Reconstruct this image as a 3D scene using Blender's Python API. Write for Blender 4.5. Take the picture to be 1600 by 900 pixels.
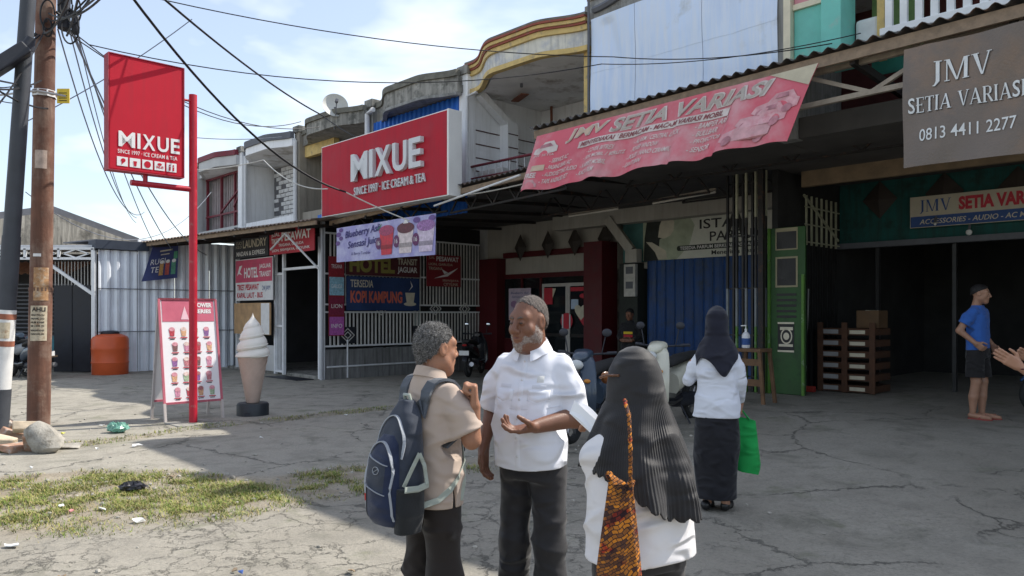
import bpy, bmesh, math, random
import numpy as np
from mathutils import Vector, Matrix
from mathutils.bvhtree import BVHTree
random.seed(7); np.random.seed(7)
for o in list(bpy.data.objects): bpy.data.objects.remove(o)
SC = bpy.context.scene; COL = SC.collection
R = math.radians; PI = math.pi
# ---------------------------------------------------------------- camera
H = 1.58; F = 1186.0; CX = 800.0; HY = 489.0            # eye height, focal length and horizon in photograph pixels
cam = bpy.data.cameras.new('camera'); co = bpy.data.objects.new('camera', cam); COL.objects.link(co)
co.location = (0, 0, H); co.rotation_euler = (R(90), 0, 0)
cam.sensor_width = 36; cam.lens = 36 * F / 1600; cam.shift_y = (HY - 450) / 1600; cam.clip_start = .05; cam.clip_end = 3000
SC.camera = co
# ---------------------------------------------------------------- sky and sun
SUN_AZ, SUN_EL = R(66), R(49)                            # azimuth clockwise from +Y
w = bpy.data.worlds.new('World'); SC.world = w; w.use_nodes = True
nt = w.node_tree; nt.nodes.clear(); N = nt.nodes.new; L = nt.links.new
out = N('ShaderNodeOutputWorld'); bg = N('ShaderNodeBackground'); bg.inputs[1].default_value = .15
sky = N('ShaderNodeTexSky'); sky.sky_type = 'NISHITA'; sky.sun_disc = False
sky.sun_elevation = SUN_EL; sky.sun_rotation = SUN_AZ; sky.air_density = 1.0; sky.dust_density = 1.0; sky.ozone_density = 1.2
tc = N('ShaderNodeTexCoord'); mp = N('ShaderNodeMapping'); mp.inputs['Scale'].default_value = (1, 1, 2.6)
n1 = N('ShaderNodeTexNoise'); n1.inputs['Scale'].default_value = 2.3; n1.inputs['Detail'].default_value = 5; n1.inputs['Roughness'].default_value = .55
n1.inputs['Distortion'].default_value = .25
rp = N('ShaderNodeValToRGB'); rp.color_ramp.elements[0].position = .5; rp.color_ramp.elements[1].position = .78
rp.color_ramp.elements[0].color = (.2, .2, .2, 1); rp.color_ramp.elements[1].color = (.95, .95, .95, 1)
mx = N('ShaderNodeMixRGB'); mx.inputs[2].default_value = (7.4, 7.5, 7.6, 1)
L(tc.outputs['Generated'], mp.inputs[0]); L(mp.outputs[0], n1.inputs['Vector']); L(n1.outputs['Fac'], rp.inputs[0])
L(rp.outputs[0], mx.inputs[0]); L(sky.outputs[0], mx.inputs[1]); L(mx.outputs[0], bg.inputs[0]); L(bg.outputs[0], out.inputs[0])
sl = bpy.data.lights.new('sun', 'SUN'); sl.energy = 4.5; sl.angle = R(.5); sl.color = (1, .945, .86)
so = bpy.data.objects.new('sun', sl); COL.objects.link(so); so.location = (20, 10, 30)
sd = Vector((math.sin(SUN_AZ) * math.cos(SUN_EL), math.cos(SUN_AZ) * math.cos(SUN_EL), math.sin(SUN_EL)))
so.rotation_euler = sd.to_track_quat('Z', 'Y').to_euler()
SC.view_settings.view_transform = 'Standard'; SC.view_settings.look = 'None'; SC.view_settings.exposure = .53; SC.view_settings.gamma = 1
SC.render.engine = 'CYCLES'
# ---------------------------------------------------------------- frames: facade frame (u along the row of shops, v into it)
A = -math.atan2(1186, 1148); CA, SA = math.cos(A), math.sin(A)
def W(u, v, z=0): return Vector((u * CA - v * SA, u * SA + v * CA, z))
def UV(x, y): return (x * CA + y * SA, -x * SA + y * CA)
def wp(px, py, Y): return Vector(((px - CX) / F * Y, Y, H + (HY - py) / F * Y))       # world point at depth Y
def pv(px, py, v):                                                                    # -> (u, z) on the plane v
    k = (px - CX) / F; u = v * (CA * k + SA) / (CA - SA * k); Y = u * SA + v * CA
    return u, H + (HY - py) / F * Y
def pu(px, py, u):                                                                    # -> (v, z) on the plane u
    k = (px - CX) / F; v = u * (k * SA - CA) / (-SA - k * CA); Y = u * SA + v * CA
    return v, H + (HY - py) / F * Y
def pg(px, py, z=0):                                                                  # -> point on the ground
    Y = (z - H) * F / (HY - py); return Vector(((px - CX) / F * Y, Y, z))
def sst(a, b, x):
    t = np.clip((np.asarray(x, float) - a) / (b - a), 0, 1); return t * t * (3 - 2 * t)
# ---------------------------------------------------------------- materials
MATS = {}
def M(name, col, rough=.7, var=.12, scale=5, bump=.15, bscale=60, metal=0, dirt=None, streak=None, spec=.4, coat=0, alpha=1, emit=0, trans=0, grad=None):
    """dirt=(colour, amount 0..1, scale); streak=(colour, amount): vertical run marks"""
    if name in MATS: return MATS[name]
    m = bpy.data.materials.new(name); m.use_nodes = True; nt = m.node_tree; N = nt.nodes.new; L = nt.links.new
    b = nt.nodes['Principled BSDF']; g = N('ShaderNodeNewGeometry')
    b.inputs['Roughness'].default_value = rough; b.inputs['Metallic'].default_value = metal
    b.inputs['Specular IOR Level'].default_value = spec; b.inputs['Coat Weight'].default_value = coat
    b.inputs['Transmission Weight'].default_value = trans; b.inputs['Alpha'].default_value = alpha
    n = N('ShaderNodeTexNoise'); n.inputs['Scale'].default_value = scale; n.inputs['Detail'].default_value = 3; n.inputs['Roughness'].default_value = .6
    L(g.outputs['Position'], n.inputs['Vector'])
    mr = N('ShaderNodeMapRange'); mr.inputs[1].default_value = .3; mr.inputs[2].default_value = .7; mr.inputs[3].default_value = 1 - var; mr.inputs[4].default_value = 1 + var
    L(n.outputs['Fac'], mr.inputs[0])
    mu = N('ShaderNodeMixRGB'); mu.blend_type = 'MULTIPLY'; mu.inputs[0].default_value = 1; mu.inputs[1].default_value = (*col, 1); L(mr.outputs[0], mu.inputs[2])
    c = mu.outputs[0]
    def blend(c, fac, colr):
        x = N('ShaderNodeMixRGB'); x.inputs[2].default_value = (*colr, 1); L(fac, x.inputs[0]); L(c, x.inputs[1]); return x.outputs[0]
    def thresh(o, amt, soft=.12):
        q = N('ShaderNodeMapRange'); q.inputs[1].default_value = .72 - amt * .45 - soft / 2; q.inputs[2].default_value = .72 - amt * .45 + soft
        L(o, q.inputs[0]); return q.outputs[0]
    if dirt:
        d = N('ShaderNodeTexNoise'); d.inputs['Scale'].default_value = dirt[2]; d.inputs['Detail'].default_value = 5; d.inputs['Roughness'].default_value = .68
        L(g.outputs['Position'], d.inputs['Vector']); c = blend(c, thresh(d.outputs['Fac'], dirt[1]), dirt[0])
    if streak:
        mp = N('ShaderNodeMapping'); mp.inputs['Scale'].default_value = (9, 9, .7); L(g.outputs['Position'], mp.inputs[0])
        d = N('ShaderNodeTexNoise'); d.inputs['Scale'].default_value = 1.3; d.inputs['Detail'].default_value = 4; d.inputs['Roughness'].default_value = .65
        L(mp.outputs[0], d.inputs['Vector']); c = blend(c, thresh(d.outputs['Fac'], streak[1], .25), streak[0])
    L(c, b.inputs['Base Color'])
    if emit: L(c, b.inputs['Emission Color']); b.inputs['Emission Strength'].default_value = emit
    if bump:
        n2 = N('ShaderNodeTexNoise'); n2.inputs['Scale'].default_value = bscale; n2.inputs['Detail'].default_value = 2; L(g.outputs['Position'], n2.inputs['Vector'])
        bp = N('ShaderNodeBump'); bp.inputs['Strength'].default_value = bump; bp.inputs['Distance'].default_value = .01; L(n2.outputs['Fac'], bp.inputs['Height']); L(bp.outputs[0], b.inputs['Normal'])
        ra = N('ShaderNodeMapRange'); ra.inputs[1].default_value = .3; ra.inputs[2].default_value = .7; ra.inputs[3].default_value = max(.02, rough - .1); ra.inputs[4].default_value = min(1, rough + .1)
        L(n.outputs['Fac'], ra.inputs[0]); L(ra.outputs[0], b.inputs['Roughness'])
    MATS[name] = m; return m
# ---------------------------------------------------------------- objects
ORI = {}
def thing(name, label, cat, o=(0, 0, 0), fr=1, group=None, kind=None):
    """Empty at a thing's base. fr=1: coordinates are (u,v,z) of the facade; else fr is a heading in world space"""
    e = bpy.data.objects.new(name, None); COL.objects.link(e); place(e, o, fr); e.empty_display_size = .1
    return tag(e, label, cat, group, kind)
def place(e, o, fr):
    if fr == 1: e.location = W(*o); e.rotation_euler = (0, 0, A); ORI[e] = Vector(o)
    elif fr == 0: e.location = o; ORI[e] = Vector(o)
    else: e.location = o; e.rotation_euler = (0, 0, fr); ORI[e] = Vector((0, 0, 0))
def tag(o, label=None, cat=None, group=None, kind=None):
    if label: o['label'] = label
    if cat: o['category'] = cat
    if group: o['group'] = group
    if kind: o['kind'] = kind
    return o
class MB:
    def __init__(s): s.v = []; s.f = []
    def add(s, vs, fs):
        n = len(s.v); s.v += [tuple(p) for p in vs]; s.f += [tuple(i + n for i in f) for f in fs]; return s
    def box(s, x0, x1, y0, y1, z0, z1):
        return s.add([(x0, y0, z0), (x1, y0, z0), (x1, y1, z0), (x0, y1, z0), (x0, y0, z1), (x1, y0, z1), (x1, y1, z1), (x0, y1, z1)],
                     [(0, 3, 2, 1), (4, 5, 6, 7), (0, 1, 5, 4), (1, 2, 6, 5), (2, 3, 7, 6), (3, 0, 4, 7)])
    def bar(s, p, q, w, h=None, up=(0, 0, 1)):
        p, q = Vector(p), Vector(q); d = (q - p).normalized(); up = Vector(up); h = h or w
        if abs(d.dot(up)) > .98: up = Vector((0, 1, 0))
        x = d.cross(up).normalized() * w / 2; y = x.cross(d).normalized() * h / 2
        return s.add([p - x - y, p + x - y, p + x + y, p - x + y, q - x - y, q + x - y, q + x + y, q - x + y],
                     [(0, 3, 2, 1), (4, 5, 6, 7), (0, 1, 5, 4), (1, 2, 6, 5), (2, 3, 7, 6), (3, 0, 4, 7)])
    def rings(s, rs, cap=True, closed=True):
        n = len(rs[0]); b = len(s.v)
        for r in rs: s.v += [tuple(p) for p in r]
        for i in range(len(rs) - 1):
            for j in range(n if closed else n - 1):
                k = (j + 1) % n; s.f.append((b + i * n + j, b + i * n + k, b + (i + 1) * n + k, b + (i + 1) * n + j))
        if cap: s.f.append(tuple(b + j for j in range(n - 1, -1, -1))); s.f.append(tuple(b + (len(rs) - 1) * n + j for j in range(n)))
        return s
    def tube(s, pts, r, n=8, flat=None):
        pts = [Vector(p) for p in pts]; rs = []; m = len(pts); x = None
        for i, p in enumerate(pts):
            d = (pts[min(i + 1, m - 1)] - pts[max(i - 1, 0)]).normalized()
            if x is None: x = d.cross(Vector((0, 0, 1)) if abs(d.z) < .95 else Vector((0, 1, 0))).normalized()
            else: x = (x - d * x.dot(d)).normalized()
            y = d.cross(x); rr = r[i] if isinstance(r, (list, tuple)) else r; ry = rr if flat is None else flat
            rs.append([p + x * math.cos(2 * PI * j / n) * rr + y * math.sin(2 * PI * j / n) * ry for j in range(n)])
        return s.rings(rs)
    def cyl(s, a, b, r1, r2=None, n=16): return s.tube([a, b], [r1, r1 if r2 is None else r2], n)
    def lathe(s, c, prof, n=24):
        c = Vector(c); return s.rings([[c + Vector((math.cos(2 * PI * j / n) * r, math.sin(2 * PI * j / n) * r, z)) for j in range(n)] for r, z in prof])
    def ball(s, c, rx, ry=None, rz=None, n=12, m=8):
        ry = ry or rx; rz = rz or rx; c = Vector(c)
        return s.rings([[c + Vector((math.cos(2 * PI * j / n) * rx * math.sin(PI * (i + .02) / (m + .04)), math.sin(2 * PI * j / n) * ry * math.sin(PI * (i + .02) / (m + .04)), -rz * math.cos(PI * (i + .02) / (m + .04)))) for j in range(n)] for i in range(m + 1)])
    def grid(s, fn, nu, nv, th=0, nrm=(0, 1, 0)):
        """sheet fn(s,t) with thickness th along -nrm"""
        P = [[Vector(fn(i / nu, j / nv)) for i in range(nu + 1)] for j in range(nv + 1)]; b = len(s.v); k = nu + 1
        s.v += [tuple(p) for r in P for p in r]
        q = [(j * k + i, j * k + i + 1, (j + 1) * k + i + 1, (j + 1) * k + i) for j in range(nv) for i in range(nu)]
        s.f += [tuple(b + x for x in f) for f in q]
        if th:
            n = Vector(nrm) * th; c = len(s.v); s.v += [tuple(p - n) for r in P for p in r]
            s.f += [tuple(c + x for x in reversed(f)) for f in q]
            ed = [j for j in range(k)] + [j * k + nu for j in range(1, nv + 1)] + [nv * k + i for i in range(nu - 1, -1, -1)] + [j * k for j in range(nv - 1, 0, -1)]
            for a, d in zip(ed, ed[1:] + ed[:1]): s.f.append((b + d, b + a, c + a, c + d))
        return s
    def prism(s, poly, ax, d0, d1):
        def P(a, b, d): return {'u': (d, a, b), 'v': (a, d, b), 'z': (a, b, d)}[ax]
        return s.rings([[P(a, b, d0) for a, b in poly], [P(a, b, d1) for a, b in poly]])
    def mesh(s, name, mat, o=(0, 0, 0), smooth=False, ang=40):
        me = bpy.data.meshes.new(name); o = Vector(o)
        me.from_pydata([tuple(Vector(p) - o) for p in s.v], [], s.f); finish(me, mat, smooth, ang); return me
    def build(s, name, mat, parent, smooth=False, bev=0, label=None, ang=40):
        root = parent
        while root.parent: root = root.parent
        ob = bpy.data.objects.new(name, s.mesh(name, mat, ORI[root], smooth, ang)); COL.objects.link(ob); ob.parent = parent
        if label: ob['label'] = label
        if bev: bevel(ob, bev)
        return ob
    def solo(s, name, mat, label, cat, o, fr=1, group=None, kind=None, smooth=False, bev=0):
        ob = bpy.data.objects.new(name, None if 0 else bpy.data.meshes.new(name)); COL.objects.link(ob); place(ob, o, fr)
        ob.data = s.mesh(name, mat, ORI[ob], smooth)
        if bev: bevel(ob, bev)
        return tag(ob, label, cat, group, kind)
def bevel(ob, wd):
    b = ob.modifiers.new('bevel', 'BEVEL'); b.width = wd; b.segments = 2; b.limit_method = 'ANGLE'; b.angle_limit = R(40)
def finish(me, mat, smooth=False, ang=40):
    bm = bmesh.new(); bm.from_mesh(me); bmesh.ops.recalc_face_normals(bm, faces=bm.faces) if len(bm.faces) < 60000 else None; bm.to_mesh(me); bm.free()
    if mat: me.materials.append(mat)
    if smooth:
        me.polygons.foreach_set('use_smooth', [True] * len(me.polygons)); me.set_sharp_from_angle(angle=R(ang))
    me.update()
def inst(src, loc, parent=None, scale=None, rot=None):
    c = src.copy(); COL.objects.link(c); c.location = loc; c.parent = parent or src.parent
    if scale: c.scale = scale
    if rot: c.rotation_euler = rot
    return c
def copy_tree(o, parent=None):
    c = o.copy(); COL.objects.link(c); c.parent = parent
    for ch in [x for x in bpy.data.objects if x.parent == o]: copy_tree(ch, c)
    return c
# ---------------------------------------------------------------- flat print: text and shapes laid on a surface
_tc = {}
def text_data(s, bold=0.0, space=1.0):
    k = (s, bold, space)
    if k in _tc: return _tc[k]
    cu = bpy.data.curves.new('t', 'FONT'); cu.body = s; cu.size = 1; cu.offset = bold; cu.space_character = space; cu.resolution_u = 3
    ob = bpy.data.objects.new('t', cu); COL.objects.link(ob); dg = bpy.context.evaluated_depsgraph_get()
    me = bpy.data.meshes.new_from_object(ob.evaluated_get(dg))
    v = np.array([x.co[:2] for x in me.vertices]); f = [tuple(p.vertices) for p in me.polygons]
    bpy.data.objects.remove(ob); bpy.data.curves.remove(cu); bpy.data.meshes.remove(me)
    lo, hi = v.min(0), v.max(0); v = v - lo; _tc[k] = (v, f, hi - lo); return _tc[k]
def serif_data(s):
    """capital letters with thick and thin strokes and bracket serifs, unit height; S and digits come from the plain face"""
    V, Fc, x = [], [], 0.0
    def poly(p):
        n = len(V); V.extend(p); Fc.append(tuple(range(n, n + len(p))))
    def rc(a, b, c, d): poly([(a, b), (c, b), (c, d), (a, d)])
    T, t, sf = .15, .05, .06
    for ch in s:
        if ch == ' ': x += .4; continue
        if ch == 'I': rc(x + sf, 0, x + sf + T, 1); rc(x, 0, x + T + 2 * sf, t * .8); rc(x, 1 - t * .8, x + T + 2 * sf, 1); x += T + 2 * sf + .1
        elif ch == 'J': rc(x + .16, .05, x + .16 + T, 1); rc(x + .08, .96, x + .4, 1); poly([(x, -.14), (x + .12, -.16), (x + .16 + T, .05), (x + .16, .08), (x + .1, -.08)]); x += .5
        elif ch == 'T': rc(x + .27, 0, x + .27 + T, 1); rc(x, 1 - t, x + .69, 1); rc(x + .19, 0, x + .5, t * .8); rc(x, .82, x + t, 1); rc(x + .64, .82, x + .69, 1); x += .78
        elif ch == 'E':
            rc(x + sf, 0, x + sf + T, 1)
            for y in (0, .48, 1 - t): rc(x, y, x + (.58 if y != .48 else .46), y + t)
            rc(x + .54, 0, x + .58, .2); rc(x + .54, .82, x + .58, 1); rc(x + .43, .4, x + .46, .62); x += .68
        elif ch == 'A':
            poly([(x + .4, 1), (x + .46, 1), (x + .12, 0), (x + .06, 0)]); poly([(x + .36, 1), (x + .48, 1), (x + .82, 0), (x + .64, 0)])
            rc(x + .2, .3, x + .64, .3 + t); rc(x, 0, x + .2, t * .7); rc(x + .56, 0, x + .9, t * .7); x += .93
        elif ch == 'V':
            poly([(x + .06, 1), (x + .24, 1), (x + .5, 0), (x + .42, 0)]); poly([(x + .72, 1), (x + .78, 1), (x + .5, 0), (x + .44, 0)])
            rc(x, 1 - t * .7, x + .32, 1); rc(x + .64, 1 - t * .7, x + .86, 1); x += .9
        elif ch == 'M':
            rc(x + .08, 0, x + .08 + t, 1); rc(x + .82, 0, x + .82 + T, 1)
            poly([(x + .06, 1), (x + .22, 1), (x + .56, 0), (x + .48, 0)]); poly([(x + .8, 1), (x + .86, 1), (x + .56, 0), (x + .5, 0)])
            rc(x, 0, x + .22, t * .7); rc(x + .76, 0, x + 1.04, t * .7); rc(x, 1 - t * .7, x + .2, 1); rc(x + .84, 1 - t * .7, x + 1.04, 1); x += 1.12
        elif ch == 'R':
            rc(x + sf, 0, x + sf + T, 1); rc(x, 0, x + .3, t * .8); rc(x, 1 - t, x + .4, 1); rc(x + sf, .47, x + .42, .47 + t)
            poly([(x + .4, 1), (x + .58, .92), (x + .64, .76), (x + .58, .56), (x + .4, .47), (x + .4, .52), (x + .46, .6), (x + .49, .75), (x + .46, .9), (x + .4, .95)])
            poly([(x + .3, .48), (x + .44, .48), (x + .76, 0), (x + .58, 0)]); x += .8
        else:
            v, f, d = text_data(ch, .01); sc = 1 / d[1] * (1.02 if ch in 'S' else 1); n = len(V); V.extend([(x + a * sc * .92, b * sc) for a, b in v]); Fc.extend([tuple(i + n for i in g) for g in f]); x += d[0] * sc * .92 + .1
    V = np.array(V); return V, Fc, V.max(0)
class Surf:
    """a sheet with corners lower-left, lower-right, upper-right, upper-left in frame coordinates; wave(s,t) pushes it along its normal"""
    def __init__(s, c, wave=None):
        s.c = [Vector(p) for p in c]; s.W = (s.c[1] - s.c[0]).length; s.H = (s.c[3] - s.c[0]).length; s.wave = wave
        s.n = (s.c[1] - s.c[0]).cross(s.c[3] - s.c[0]).normalized(); s.k = 0
    def p(s, a, b, off=0):
        c = s.c; q = c[0] * (1 - a) * (1 - b) + c[1] * a * (1 - b) + c[2] * a * b + c[3] * (1 - a) * b
        return q + s.n * (off + (s.wave(a, b) if s.wave else 0))
    def sheet(s, name, mat, parent, nu=1, nv=1, th=.01, smooth=True):
        return MB().grid(lambda a, b: s.p(a, b), nu, nv, th, s.n).build(name, mat, parent, smooth)
    def lay(s, name, v, f, mat, parent, off):
        m = MB(); m.add([s.p(x / s.W, y / s.H, off) for x, y in v], f); return m.build(name, mat, parent)
    def text(s, t, x, y, h, mat, parent, w=None, bold=.0, shear=0, align='l', off=.005, serif=False, name='lettering', space=1.0, rot=0):
        v, f, d = serif_data(t) if serif else text_data(t, bold, space); v = v.copy()
        sy = h / (d[1] if not serif else 1); sx = sy if w is None else w / d[0]; v = v * (sx, sy); v[:, 0] += v[:, 1] * shear
        wd = d[0] * sx
        if rot: c, q = math.cos(rot), math.sin(rot); v = np.stack([v[:, 0] * c - v[:, 1] * q, v[:, 0] * q + v[:, 1] * c], 1)
        v[:, 0] += x - (wd / 2 if align == 'c' else wd if align == 'r' else 0); v[:, 1] += y
        if h > .17 and len(t) <= 8:                            # big letters are pieces of their own
            par = list(range(len(v)))
            def root(i):
                while par[i] != i: i = par[i]
                return i
            for g in f:
                for i in g[1:]: par[root(i)] = root(g[0])
            grp = {}
            for g in f: grp.setdefault(root(g[0]), []).append(g)
            if not serif and 1 < len(grp) <= 8:
                for gs in grp.values():
                    ids = sorted({i for g in gs for i in g}); mp_ = {i: k for k, i in enumerate(ids)}; s.lay('letter', v[ids], [tuple(mp_[i] for i in g) for g in gs], mat, parent, off)
                return None
        return s.lay(name, v, f, mat, parent, off)
    def rect(s, x0, y0, x1, y1, mat, parent, off=.003, name='panel', n=8, rnd=0):
        if rnd:
            pts = []
            for cx, cy, a0 in ((x1 - rnd, y1 - rnd, 0), (x0 + rnd, y1 - rnd, 90), (x0 + rnd, y0 + rnd, 180), (x1 - rnd, y0 + rnd, 270)):
                pts += [(cx + rnd * math.cos(R(a0 + i * 22.5)), cy + rnd * math.sin(R(a0 + i * 22.5))) for i in range(5)]
            return s.poly(pts, mat, parent, off, name)
        m = MB(); m.grid(lambda a, b: s.p((x0 + (x1 - x0) * a) / s.W, (y0 + (y1 - y0) * b) / s.H, off), n, max(2, n // 2)); return m.build(name, mat, parent, True)
    def poly(s, pts, mat, parent, off=.004, name='print'):
        return s.lay(name, pts, [tuple(range(len(pts)))], mat, parent, off)
    def disc(s, x, y, rx, ry, mat, parent, off=.004, name='print', a0=0, a1=360):
        n = 20; return s.poly([(x + rx * math.cos(R(a0 + (a1 - a0) * i / n)), y + ry * math.sin(R(a0 + (a1 - a0) * i / n))) for i in range(n + (a1 - a0 < 360))], mat, parent, off, name)
def wall(u0, u1, v, z0, z1): return [(u0, v, z0), (u1, v, z0), (u1, v, z1), (u0, v, z1)]       # faces -v
def side(u, v0, v1, z0, z1): return [(u, v0, z0), (u, v1, z0), (u, v1, z1), (u, v0, z1)]       # faces +u
# corrugated sheet: trapezoid or wave profile along s
def corrugated(m, p00, p10, p01, pitch, depth, nrm, th=.004, per=6, trap=False):
    p00, p10, p01, nrm = Vector(p00), Vector(p10), Vector(p01), Vector(nrm); Ln = (p10 - p00).length; n = max(2, int(Ln / pitch)) * per
    def h(i):
        ph = (i % per) / per
        return (math.cos(2 * PI * ph)) * depth / 2 if not trap else depth / 2 * max(-1, min(1, 2.2 * math.cos(2 * PI * ph)))
    a = [p00 + (p10 - p00) * i / n + nrm * h(i) for i in range(n + 1)]; b = [q + (p01 - p00) for q in a]
    k = len(m.v); m.v += [tuple(q) for q in a + b] + [tuple(q - nrm * th) for q in a + b]; c = n + 1
    for i in range(n):
        m.f.append((k + i, k + i + 1, k + c + i + 1, k + c + i)); j = k + 2 * c; m.f.append((j + i + 1, j + i, j + c + i, j + c + i + 1))
        m.f.append((k + i + 1, k + i, j + i, j + i + 1)); m.f.append((k + c + i, k + c + i + 1, j + c + i + 1, j + c + i))
    return m
# ================================================================ ground
def vnoise(x, y, sc, seed=0):
    x = np.asarray(x, float) * sc + seed * 13.7; y = np.asarray(y, float) * sc + seed * 7.1
    xi, yi = np.floor(x).astype(np.int64), np.floor(y).astype(np.int64); fx, fy = x - xi, y - yi
    fx, fy = fx * fx * (3 - 2 * fx), fy * fy * (3 - 2 * fy)
    def h(a, b):
        n = (a * 374761393 + b * 668265263 + seed * 974711) & 0x7fffffff; n = ((n ^ (n >> 13)) * 1274126177) & 0x7fffffff
        return ((n ^ (n >> 16)) & 0xffff) / 65535.0
    return (h(xi, yi) * (1 - fx) + h(xi + 1, yi) * fx) * (1 - fy) + (h(xi, yi + 1) * (1 - fx) + h(xi + 1, yi + 1) * fx) * fy
def fbm(x, y, sc, seed=0): return .55 * vnoise(x, y, sc, seed) + .3 * vnoise(x, y, sc * 2.3, seed + 1) + .15 * vnoise(x, y, sc * 5.1, seed + 2)
EDGE = [pg(*p)[:2] for p in ((-400, 752), (0, 748), (130, 738), (260, 736), (340, 745), (420, 748), (500, 736), (600, 728), (760, 716), (1000, 700))]
def edge_y(x):                                            # far edge of the grass, near edge of the old concrete strip
    ex = np.array([e[0] for e in EDGE]); ey = np.array([e[1] for e in EDGE]); return np.interp(x, ex, ey)
JOINT = [pg(*p)[:2] for p in ((-300, 715), (0, 705), (150, 694), (230, 683), (300, 671), (400, 661), (520, 648), (600, 640), (760, 622))]
def joint_y(x):
    return np.interp(x, [e[0] for e in JOINT], [e[1] for e in JOINT])
def patch_mask(x, y):                                     # soil and grass patch in the left foreground
    e = edge_y(x) + .25 * (fbm(x, y, 1.7, 3) - .5)
    near = np.interp(x, [-9, -4.2, -3.2, -2.2, -1.55, -1.0, -.6], [4.4, 5.0, 5.6, 6.1, 6.7, 7.2, 7.7]) + .9 * (fbm(x, y, .9, 5) - .5)
    return sst(-.12, .12, e - y) * sst(-.35, .35, y - near) * (1 - sst(-1.2, .1, x))
def gz(x, y):
    x = np.asarray(x, float); y = np.asarray(y, float); u = x * CA + y * SA; v = -x * SA + y * CA
    z = .025 * (fbm(x, y, .55, 11) - .5) + .008 * (fbm(x, y, 3, 12) - .5)
    e = edge_y(x) + .12 * (fbm(x, y, 3.1, 4) - .5)
    z = z - .045 * sst(-.04, .04, e - y) * (1 - sst(-.9, .9, x)) + .05 * patch_mask(x, y) * (fbm(x, y, 2.2, 6))
    z = z + .24 * sst(5.2, 10.3, v) * sst(-9.2, -6.2, u) * (1 - sst(18, 30, v))
    j = joint_y(x) + .06 * (fbm(x, y, 3, 8) - .5)
    z = z + .03 * sst(-.03, .03, y - j) * (1 - sst(-.6, .6, x))
    far = np.maximum(np.abs(x) - 60, 0) + np.maximum(np.abs(y) - 60, 0)
    return z * np.exp(-far / 20)
def axis(lo, hi, st, far):
    a = np.arange(lo, hi + 1e-6, st); g = []; d = st
    while (g[-1] if g else 0) < far: d *= 1.5; g.append((g[-1] if g else 0) + d)
    g = np.array(g); return np.concatenate([(lo - g)[::-1], a, hi + g])
gx, gy = axis(-11, 7, .075, 900), axis(2.6, 15, .075, 900)
GX, GY = np.meshgrid(gx, gy); GZ = gz(GX, GY); nx, ny = len(gx), len(gy)
me = bpy.data.meshes.new('ground'); vv = np.stack([GX.ravel(), GY.ravel(), GZ.ravel()], 1)
i, j = np.meshgrid(np.arange(nx - 1), np.arange(ny - 1)); q = (j * nx + i).ravel()
fc = np.stack([q, q + 1, q + nx + 1, q + nx], 1)
me.vertices.add(len(vv)); me.vertices.foreach_set('co', vv.ravel()); me.loops.add(fc.size); me.loops.foreach_set('vertex_index', fc.ravel())
me.polygons.add(len(fc)); me.polygons.foreach_set('loop_start', np.arange(0, fc.size, 4)); me.polygons.foreach_set('use_smooth', np.ones(len(fc), bool)); me.update(calc_edges=True)
pm = patch_mask(GX, GY); uu = GX * CA + GY * SA; vvv = -GX * SA + GY * CA
soil = np.clip(pm * .95 + .75 * np.exp(-((GY - joint_y(GX)) / .13) ** 2) * (GX < -.2) * sst(.3, .6, fbm(GX, GY, 2, 9)) + .5 * np.exp(-((GY - edge_y(GX)) / .12) ** 2) * (GX < .4), 0, 1)
strip = sst(-.05, .05, GY - edge_y(GX)) * (1 - sst(-.8, .6, GX))                     # old smooth concrete strip and shop apron
crk = (1 - strip) * (1 - pm) * (.12 + .88 * (1 - sst(-.3, 2.2, GX)))                                                           # crazed old paving in the foreground
for nme, arr in (('soil', soil), ('strip', strip), ('crazed', crk)):
    at = me.attributes.new(nme, 'FLOAT', 'POINT'); at.data.foreach_set('value', arr.ravel().astype(np.float32))
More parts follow.
